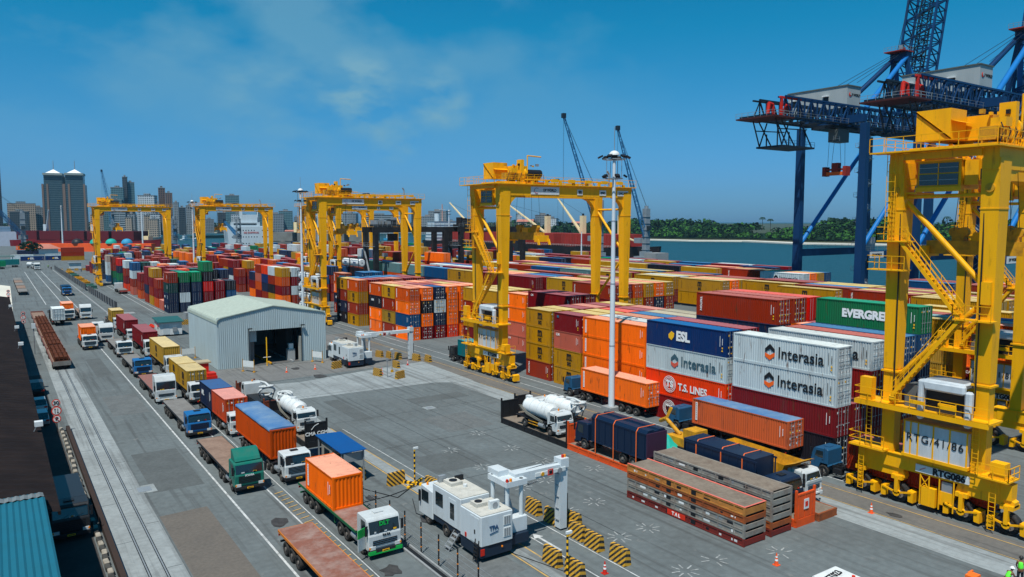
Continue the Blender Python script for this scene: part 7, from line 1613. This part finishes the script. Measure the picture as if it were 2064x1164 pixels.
# town side trees, a loose belt of separate trees
def tree(x, y, h, label, mt=None, r=None, group='trees on the town shore', dens=60):
    t_ = thing('tree', label, 'tree', (x,y,0), 0, group); b = MB(); b.cyl((0,0,0),(0,0,h*.5),h*.03,mat('bark',(.08,.06,.045),.9,dirt=.3),6,h*.02)
    for k in range(4): a = k*1.6; b.cyl((0,0,h*.4),(h*.2*math.cos(a),h*.2*math.sin(a),h*.65),h*.015,MATS['bark'],5)
    b.build('trunk', t_); b = MB(); r = r or h*.45
    for k in range(7):
        a = rnd.random()*6.28; rr = r*.55*rnd.random(); crown(b, (rr*math.cos(a),rr*math.sin(a),h*rnd.uniform(.5,.75)), r*.6, h*.27, rnd.choice(FOL) if not mt else mt, dens//3, h*.07)
    b.build('crown', t_); return t_
tree(21, 590, 11, 'broad dark tree behind the pink-roofed hut at the far left', FOL[2], 7, None, 90)
b = MB()
for px in range(-60, 1300, 3):
    for _ in range(2):
        D = rnd.uniform(1760, 1950) if px < 760 else (rnd.uniform(1560,1800) if px < 960 else rnd.uniform(1150,1400)); x, y = far(px+rnd.random()*3, D); h = rnd.uniform(8,17) if rnd.random() < .8 else 22
        if px < 330: x, y = far(px+rnd.random()*3, D*.93)
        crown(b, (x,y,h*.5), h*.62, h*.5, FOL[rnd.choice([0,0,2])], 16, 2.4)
b.build('far_tree_belt', label='hazy belt of trees in front of the town buildings', category='trees', kind='stuff')
def palm(px, D, h, base, label):
    x, y = far(px, D); t_ = thing('palm_tree', label, 'palm tree', (x,y,base), 0, 'coconut palms above the wood'); b = MB(); b.tube([(0,0,0),(.3,0,h*.5),(.2,.3,h)], .3, mat('bark',(.08,.06,.045)), 5); b.build('trunk', t_); b = MB()
    for k in range(11):
        a = k*.571; c, s_ = math.cos(a), math.sin(a)
        pts = [Vector((.2+c*q*.9, .3+s_*q*.9, h+1.2*math.sin(q*.7)-q*q*.09)) for q in (0,1.2,2.4,3.6,4.6)]
        for p, q in zip(pts, pts[1:]): b.bar(p, q, 1.0, .05, FOL[0])
    b.build('crown', t_)
for px, D, h, ba, lb in ((1535,900,14,14,'left of two small palms on the skyline left of the quay crane leg'),(1551,900,13,13,'right of two small palms on the skyline left of the quay crane leg'),(1906,780,15,13,'feathery palm rising over the spreader of crane 86'),(1240,1100,12,12,'small palm above the wood left of crane 90 right leg')): palm(px, D, h, ba, lb)
def facade(name, wall, glass, wx=3.2, wz=3.4, fx=.35, fz=.4):
    if name in MATS: return MATS[name]
    m = bpy.data.materials.new(name); m.use_nodes = True; t = m.node_tree; bs = t.nodes['Principled BSDF']
    co = t.nodes.new('ShaderNodeTexCoord'); sp = t.nodes.new('ShaderNodeSeparateXYZ'); t.links.new(co.outputs['Object'], sp.inputs[0])
    def M(op, a, v=None, c=None):
        n = t.nodes.new('ShaderNodeMath'); n.operation = op; t.links.new(a, n.inputs[0])
        if c is not None: t.links.new(c, n.inputs[1])
        elif v is not None: n.inputs[1].default_value = v
        return n.outputs[0]
    hx = M('GREATER_THAN', M('FRACT', M('DIVIDE', M('ADD', sp.outputs[0], None, sp.outputs[1]), wx)), fx); hz = M('GREATER_THAN', M('FRACT', M('DIVIDE', sp.outputs[2], wz)), fz)
    ms = M('MULTIPLY', hx, None, hz); ge = t.nodes.new('ShaderNodeNewGeometry'); s2 = t.nodes.new('ShaderNodeSeparateXYZ'); t.links.new(ge.outputs['Normal'], s2.inputs[0]); up_ = M('LESS_THAN', s2.outputs[2], .5); ms = M('MULTIPLY', ms, None, up_)
    x = t.nodes.new('ShaderNodeMix'); x.data_type = 'RGBA'; x.inputs[6].default_value = (*wall,1); x.inputs[7].default_value = (*glass,1); t.links.new(ms, x.inputs[0]); t.links.new(x.outputs[2], bs.inputs['Base Color'])
    r_ = t.nodes.new('ShaderNodeMapRange'); r_.inputs[3].default_value = .75; r_.inputs[4].default_value = .25; t.links.new(ms, r_.inputs[0]); t.links.new(r_.outputs[0], bs.inputs['Roughness'])
    MATS[name] = m; return m
FA = {'glass': facade('glass_curtain', (.10,.16,.19), (.015,.04,.055), 1.7, 3.6, .12, .12), 'dark': facade('dark_tower', (.05,.06,.07), (.012,.025,.035), 2.4, 3.4, .3, .3), 'white': facade('white_flats', (.50,.54,.56), (.06,.09,.11), 3.4, 3.2, .4, .5), 'beige': facade('beige_flats', (.36,.29,.22), (.05,.055,.06), 3.0, 3.2, .42, .45),
      'brown': facade('brown_tower', (.17,.105,.08), (.02,.03,.04), 3.2, 3.4, .45, .3), 'grey': facade('grey_flats', (.22,.25,.27), (.04,.06,.07), 3.2, 3.2, .35, .45), 'teal': facade('teal_office', (.10,.20,.23), (.03,.08,.10), 3, 3.4, .2, .3), 'band': facade('banded_office', (.30,.34,.36), (.03,.05,.06), 60, 3.6, .01, .5)}
ROOFM = mat('far_roof', (.22,.22,.22), .8, dirt=.3, scale=.05); PINKR = mat('tiled_roof', (.45,.17,.12), .8, dirt=.3, scale=.1)
def building(px0, px1, ytop, D, style, label, kind='office_building', depth=None, roof=None, crown_=False, rz=None, cat='building', group='town buildings'):
    xc, yc = far((px0+px1)/2, D); H = HC+(446-ytop)/1524.6*D; wd = (px1-px0)/1524.6*D*.9; dp = depth or min(wd, 26)
    r = thing(kind, label, cat, (xc,yc,0), -math.atan2(xc,yc)+rnd.uniform(-.25,.25) if rz is None else rz, group)
    b = MB(); b.box(-wd/2,wd/2,0,dp,0,H,FA[style]); b.build('wall', r); b = MB()
    if roof == 'pitch': b.prism([(-1,H),(dp/2,H+wd*.16),(dp+1,H)], -wd/2-1, wd/2+1, PINKR)
    else: b.box(-wd/2-.3,wd/2+.3,-.3,dp+.3,H,H+.9,ROOFM); b.box(-wd*.2,wd*.15,dp*.3,dp*.7,H+.9,H+4,FA['grey'] if style != 'grey' else ROOFM)
    b.build('roof', r); return r, H, wd, dp
# the twin glass towers
for px0, px1, lb, s in ((95,133,'left of the twin dark glass towers with white pyramid roof',1),(138,175,'right of the twin dark glass towers with white pyramid roof',2)):
    D = 1250; xc, yc = far((px0+px1)/2, D); r = thing('glass_tower', lb, 'tower', (xc,yc,0), -math.atan2(xc,yc)-.12, 'twin glass towers'); W = (px1-px0)/1524.6*D
    H = HC+(446-372)/1524.6*D; H2 = HC+(446-349)/1524.6*D
    b = MB(); b.box(-W/2,W/2,0,W,0,H,FA['glass']); b.box(-W*.42,W*.42,W*.08,W*.92,H,H2,FA['glass']); b.build('wall', r)
    BRP = mat('brown_piers', (.20,.135,.105), .7, dirt=.2, scale=.1); b = MB()
    for xx in (-W/2-.5,-W*.30,W/2-2.2): b.box(xx,xx+2.8,-1.0,.0,0,H+1,BRP)
    b.box(-W*.45,W*.45,-.6,W*.95,H2-3.5,H2,mat('tower_cap',(.25,.30,.29),.6)); b.build('piers', r)
    b = MB(); b.poly([(-W*.36,W*.14,H2),(W*.36,W*.14,H2),(W*.36,W*.86,H2),(-W*.36,W*.86,H2),(0,W/2,H2+7)], [(0,1,4),(1,2,4),(2,3,4),(3,0,4)], WINK); b.build('roof', r); b = MB(); b.cyl((0,W/2,H2+6),(0,W/2,H2+21),.7,STL,6,.35); b.build('antenna', r)
building(-34,9,318,1180,'dark','tall dark tower cut by the left edge of the photo', 'office_tower', group=None)
building(134,139,357,1262,'dark','narrow dark link block between the twin glass towers', group=None)
for a in ((229,254,378,1400,'teal','blue-green office block left of the thin unfinished tower'),(253,262,357,1430,'dark','thin dark unfinished tower with open top floors'),(262,277,368,1440,'teal','blue-green tower right of the thin unfinished one'),(282,316,394,1300,'white','white round-cornered flats above the leftmost crane beam'),(326,338,379,1350,'brown','brown tower with stepped top right of the leftmost crane'),(338,352,389,1345,'brown','second brown tower attached to the stepped one'),
          (457,486,394,1500,'teal','blue-green office block above the beam of the second crane'),(353,363,408,1500,'grey','narrow grey block right of the brown towers'),(364,378,418,1350,'dark','dark block between the left cranes'),(378,392,414,1420,'grey','grey block behind the second light mast'),(22,75,410,1280,'beige','long beige flats left of the glass towers'),(70,96,418,1320,'grey','grey blocks just left of the glass towers'),
          (25,60,426,1180,'dark','dark blocks in front of the beige flats'),(208,250,402,1380,'teal','wide pale-roofed block under the blue-green office'),(283,318,425,1200,'white','white flats seen under the left crane beam'),(306,326,431,1180,'white','lower white flats next to a pink block'),(255,268,438,1150,'beige','pinkish small block under the leftmost crane'),(232,256,428,1250,'band','banded grey office under the leftmost crane'),
          (440,470,428,1500,'dark','dark office behind the white ship mast'),(470,500,431,1350,'white','white office block behind the bridge of the white ship'),(490,526,437,1300,'brown','brown banded block right of the white ship'),(518,545,424,1500,'teal','blue-green block beside the second crane right leg'),(545,575,431,1450,'grey','grey office right of the second crane'),(563,592,425,1480,'teal','glass office behind the cream ship crane'),
          (690,720,430,1500,'grey','grey office under the beam of crane 82'),(740,800,433,1500,'band','long glazed office behind the black crane'),(830,838,412,1500,'dark','thin dark tower seen through crane 82 legs'),(862,902,425,1450,'grey','pale grey block of flats right of crane 82'),(845,880,436,1400,'grey','domed grey hall right of crane 82'),(1082,1112,433,1350,'grey','square grey building above the cream ship crane'),(1100,1122,440,1300,'white','white lower wing of the square grey building'),(1040,1075,446,1350,'beige','low pinkish house among trees behind crane 90'),(1150,1175,449,1350,'beige','low house on the wooded rise behind crane 90')):
    building(*a, roof='pitch' if 'low ' in a[5] and 'house' in a[5] else None)
for i in range(46):   # smaller blocks of the town, one by one
    px = rnd.uniform(-20, 700) if i < 38 else rnd.uniform(700, 1050); w_ = rnd.uniform(9, 22); yt = rnd.uniform(431, 446); D = rnd.uniform(1560, 1750) if px > 330 else rnd.uniform(1120,1500)
    building(px, px+w_, yt, D, rnd.choice(['white','beige','grey','grey','band','teal','dark']), 'small distant town block, %s from the left along the far waterfront' % NUM[i % 38] if i < 38 else 'small distant block on the wooded shore, %s of eight' % NUM[i-38], 'town_block', 15, 'pitch' if rnd.random() < .2 else None, group='small town blocks')
for i in range(9):
    px = 470+i*31; x, y = far(px, 1500 if i % 2 else 1380); r = thing('waterfront_shed', 'low waterfront shed by the channel, %s from the left' % NUM[i], 'shed', (x,y,0), -.5, 'waterfront sheds'); b = MB(); b.box(-16,16,0,14,-1,6,FA['band'] if i % 3 else FA['beige']); b.build('wall', r); b = MB(); b.prism([(-1,6),(7,8.5),(15,6)], -17, 17, [ROOFM,PINKR,mat('blue_sheet_roof',(.10,.22,.30),.6)][i % 3]); b.build('roof', r)

# ------------------------------------------------------------------ far end of the road
def lying(x, y, L, code, label, z=0, logo=True, rz=math.pi/2, H=2.591): return cont(x, y, z, L, H, code, label, 'boxes standing at the far end of the road', rz, logo, False)
lying(46, 531, FEU, 'Y', 'mustard box under two rust red boxes at the far end of the road', 0, False); lying(46,531,FEU,'R','rust red box in the middle of the far three-box pile', 2.6, False); lying(46,531,FEU,'R','rust red box on top of the far three-box pile', 5.2, False)
lying(25.5,540,FEU,'E','navy box with white letters, left of a pair at the far end of the road'); lying(38.2,540,FEU,'E','navy box with white letters, right of a pair at the far end of the road')
lying(25,610,FEU,'O','orange box with dark ship-line emblem at the far left', 4.5); lying(25.5,606,FEU,'N','navy box under the orange one at the far left', 1.6, False); lying(40,575,FEU,'W','white box behind the navy pair', 0, False); lying(21,570,FEU,'W','white box left behind the navy pair', 0, False)
for x, y, mt_, lb in ((4.5,452,mat('box_green',srgb('148a5a'),.5,dirt=.2),'bright green box lorry at the far left'),(10.5,468,mat('box_teal',srgb('1a7c7c'),.5,dirt=.2),'teal box lorry behind the bright green one')):
    r = thing('box_lorry', lb, 'lorry', (x,y,0), math.pi/2+.3); b = MB(); b.box(-1.25,1.25,0,13,1.3,4.1,mt_); 
    for k in range(12): b.box(-1.3,-1.25,.4+k*1.05,.55+k*1.05,1.4,4.0,mt_)
    b.build('box_body', r); wheels(r,(-1,1),(1,2.3,9,10.3),.5,.4)
for x, y, lb in ((17,448,'white lorry cab parked left of the road end'),(49,455,'white tank lorry in the yard beyond the fence'),(53,452,'second white tank lorry in the yard beyond the fence')):
    r = thing('parked_lorry', lb, 'lorry', (x,y,0), rnd.uniform(-.4,.4)); cab(r,'white','small',plate=False); chassis(r,.3,8); wheels(r,(-1,1),(1.3,6),.5,.4); b = MB(); b.cyl((0,2.6,2.1),(0,7.8,2.1),.9,WHT,12); b.build('tank', r)
r = thing('hut', 'hut with pale pink hipped roof at the far left', 'hut', (30,640,0)); b = MB(); b.box(-9,9,0,10,0,4,WHG); b.build('wall', r); b = MB(); b.poly([(-11,-2,4),(11,-2,4),(11,12,4),(-11,12,4),(-4,5,7.5),(4,5,7.5)], [(0,1,5,4),(1,2,5),(2,3,4,5),(3,0,4)], PINKR); b.build('roof', r)
r = thing('open_shed', 'low green-roofed open shed at the far left edge', 'shed', (-2,520,0)); b = MB(); b.box(-12,12,0,20,3.2,3.5,mat('green_grey_roof',(.08,.13,.12),.7,dirt=.3)); b.build('roof', r); b = MB()
for xx in (-11,0,11): b.box(xx-.2,xx+.2,.5,.9,0,3.2,CONC)
b.build('post', r)
for i in range(7): link('striped_barrier', BM, None, (27+i*3.2,418,0), math.pi/2, label='black and yellow barrier closing the far yard end, %s from the left' % NUM[i], category='barrier', group='black and yellow barriers')
sheet('sandy_verge', [(-6,240),(3.5,236),(4.5,330),(-1,345),(-10,330)], .005, SAND)
for i in range(5):
    r = thing('empty_trailer', 'empty flat trailer, %s of those parked in line beyond the tipping trailer' % NUM[i], 'trailer', (7.2-.02*i,286+i*14.5,0), 0, 'empty trailers parked in line'); b = MB(); b.box(-1.25,1.25,0,12.5,1.1,1.3,DECK['brown' if i % 2 else 'grey']); b.build('trailer_deck', r); b = MB(); b.box(-.6,.6,.2,12.4,.8,1.1,BLK); b.build('trailer_frame', r); wheels(r,(-1,1),(1.5,10,11.3),.48,.4)
r = thing('gate_booth', 'small grey gate cabin on posts at the start of the dark panel fence', 'cabin', (30.5,428,0)); b = MB(); b.box(0,5,0,4,.3,3.2,WHG); b.box(-.02,0,.8,3.2,1.3,2.4,GLS); b.build('wall', r); b = MB(); b.box(-.5,5.5,-.5,4.5,3.2,3.4,STL); b.build('roof', r)

# ------------------------------------------------------------------ people
SKN = mat('skin_brown', (.16,.075,.04), .6, dirt=0); HV = mat('hi_vis_green', (.12,.80,.05), .6, dirt=.05); HVO = mat('hi_vis_orange', (.85,.16,.02), .6, dirt=.05); TRS = mat('dark_trousers', (.02,.022,.03), .8, dirt=.2); HLM = mat('helmet_white', (.75,.76,.75), .3, dirt=0)
def person(x, y, label, vest=HV, rz=0, bend=0.0, near=True, helmet=HLM):
    r = thing('person', label, 'person', (x,y,0), rz)
    def skin(name, pts, edges, rad, mt, sub=1, parent=None):
        me = bpy.data.meshes.new(name); me.from_pydata(pts, edges, []); me.materials.append(mt); o = bpy.data.objects.new(name, me); COL.objects.link(o); o.parent = parent or r
        sk = o.modifiers.new('skin', 'SKIN'); sk.use_smooth_shade = True
        for i, q in enumerate(rad): me.skin_vertices[0].data[i].radius = (q, q) if not isinstance(q, tuple) else q
        me.skin_vertices[0].data[0].use_root = True
        if sub: o.modifiers.new('sub', 'SUBSURF').levels = sub; o.modifiers['sub'].render_levels = sub
        return o
    f = -math.sin(bend); u = math.cos(bend)
    pel = Vector((0,0,.95)); ch = pel+Vector((0,f*.42,u*.42)); nk = ch+Vector((0,f*.14,u*.14)); hd = nk+Vector((0,f*.06-.02,.13)); tp = hd+Vector((0,-.01,.09))
    P = [pel, ch, nk, hd, tp]; R_ = [(.15,.11),(.17,.12),.055,.085,.07]; E_ = [(0,1),(1,2),(2,3),(3,4)]
    for s in (-1,1):
        i = len(P); P += [Vector((s*.10,0,.88)),Vector((s*.11,.02*s,.48)),Vector((s*.12,.04,.09)),Vector((s*.12,-.12,.05))]; R_ += [.09,.06,.045,.04]; E_ += [(0,i),(i,i+1),(i+1,i+2),(i+2,i+3)]
        i = len(P); sh_ = ch+Vector((s*.19,f*.05,u*.05)); P += [sh_, sh_+Vector((s*.06,f*.1-.04,-.27)), sh_+Vector((s*.02,f*.15-.20,-.48)), sh_+Vector((s*.0,f*.15-.28,-.53))]; R_ += [.065,.045,.034,.03]; E_ += [(1,i),(i,i+1),(i+1,i+2),(i+2,i+3)]
    bo = skin('body', [tuple(p) for p in P], E_, R_, SKN)
    V = [pel+Vector((0,0,-.06)), pel+Vector((0,f*.2,u*.2)), ch+Vector((0,0,0)), ch+Vector((0,f*.09,u*.09))]; skin('vest', [tuple(p) for p in V], [(0,1),(1,2),(2,3)], [(.175,.135),(.17,.13),(.20,.14),(.12,.10)], vest)
    T = [Vector((0,0,.93))]; TE = []; TR = [(.165,.125)]
    for s in (-1,1):
        i = len(T); T += [Vector((s*.10,0,.82)),Vector((s*.11,.02*s,.48)),Vector((s*.12,.04,.12))]; TR += [.105,.08,.07]; TE += [(0,i),(i,i+1),(i+1,i+2)]
    skin('trousers', [tuple(p) for p in T], TE, TR, TRS)
    b = MB(); c = hd+Vector((0,0,.07)); b.sphere(c, .125, helmet, 12, 5, .95, 0); b.cyl(c-Vector((0,0,.01)), c+Vector((0,0,.012)), .15, helmet, 12); b.build('helmet', r)
    if near:
        b = MB(); c = hd
        for s in (-1,1):
            b.sphere((c.x+s*.034,c.y-.082,c.z+.015), .012, INK, 6, 4); b.sphere((c.x+s*.088,c.y,c.z), .022, SKN, 6, 4)
        b.bar((c.x,c.y-.085,c.z+.02),(c.x,c.y-.108,c.z-.02),.022,.02,SKN); b.bar((c.x-.025,c.y-.088,c.z-.045),(c.x+.025,c.y-.088,c.z-.045),.012,.012,mat('lips',(.12,.03,.025))); b.build('face', r)
        for s in (-1,1):
            b = MB(); i = 5+8*(0 if s < 0 else 1)+4+3; h0 = P[i]; b.bar(h0, h0+Vector((0,-.07,-.05)), .075, .03, SKN, .07, .025)
            for k, L_ in enumerate((.06,.07,.066,.052)):
                o = Vector(((k-1.5)*.019,-.07,-.05)); m1 = h0+o+Vector((0,-.02,-.035)); b.cyl(h0+o, m1, .009, SKN, 5); b.cyl(m1, m1+Vector((0,.006,-L_*.5)), .008, SKN, 5)
            b.cyl(h0+Vector((-s*.035,-.02,-.02)), h0+Vector((-s*.05,-.055,-.06)), .010, SKN, 5); b.build('hand', r)
    return r
person(51.8, 20.3, 'worker in green vest and white helmet bending at the bottom right corner', HV, 1.2, .75)
person(53.85, 20.3, 'worker in dark clothes and green vest cut by the bottom right edge', HV, 1.9, .2, True, mat('helmet_dark', (.03,.03,.03), .4, dirt=0))
b = MB(); b.box(50.6,51.4,21.6,22.2,.15,.75,HVO); b.box(51.4,52.0,22.3,22.4,.5,.62,HVO); b.build('orange_barrow', label='small orange tool box beside the bending worker', category='tool box')
person(-1.5, 283, 'tiny worker in hi-vis standing beyond the dark tipping trailer', HV, .5, 0, False); person(25.5, 400, 'tiny worker in orange standing on the road near the fence end', HVO, 0, 0, False); person(23.0, 432, 'tiny worker in dark clothes at the fence gate', TRS, 0, 0, False); person(33.5, 405, 'tiny worker in dark blue walking in the yard right of the fence', PAINT['navy'], 0, 0, False)
person(22.5, 447, 'tiny worker in green standing at the road end', HV, 0, 0, False)
r = thing('terminal_tractor', 'white yard tractor roof with black letters at the bottom edge', 'tractor', (39.5,23.0,0)); b = MB(); b.box(-1.1,1.1,-1,3.2,.6,1.1,WHT); b.build('frame', r)
b = MB(); b.prism([(0,1.1),(.05,2.7),(.2,2.85),(2.0,2.9),(2.15,2.75),(2.2,1.1)],-1.1,1.1,WHT); c = b.build('cab', r, bevel=.05); place_text(text_mesh('TT023', .62, INK, .02, .01, .9), c, FU, (-.1,1.35,2.91), .12); b = MB(); b.cyl((.5,.5,2.87),(.5,.5,3.05),.1,RINK,8); b.build('beacon', c); b = MB(); b.box(-.9,.9,-.03,.03,1.7,2.6,GLS); b.build('windscreen', c); wheels(r,(-.95,.95),(-.4,2.6),.48,.35)

# ------------------------------------------------------------------ sea air
hm = bpy.data.materials.new('sea_haze'); hm.use_nodes = True; t = hm.node_tree; t.nodes.clear(); o_ = t.nodes.new('ShaderNodeOutputMaterial'); v_ = t.nodes.new('ShaderNodeVolumePrincipled')
v_.inputs['Color'].default_value = (.42,.76,.98,1); v_.inputs['Density'].default_value = .00006; v_.inputs['Anisotropy'].default_value = .3; t.links.new(v_.outputs[0], o_.inputs['Volume'])
b = MB(); b.box(-3500, 3500, -600, 6500, -12, 190, hm); b.build('haze', kind='stuff', label='thin sea haze in the air over the port', category='haze')
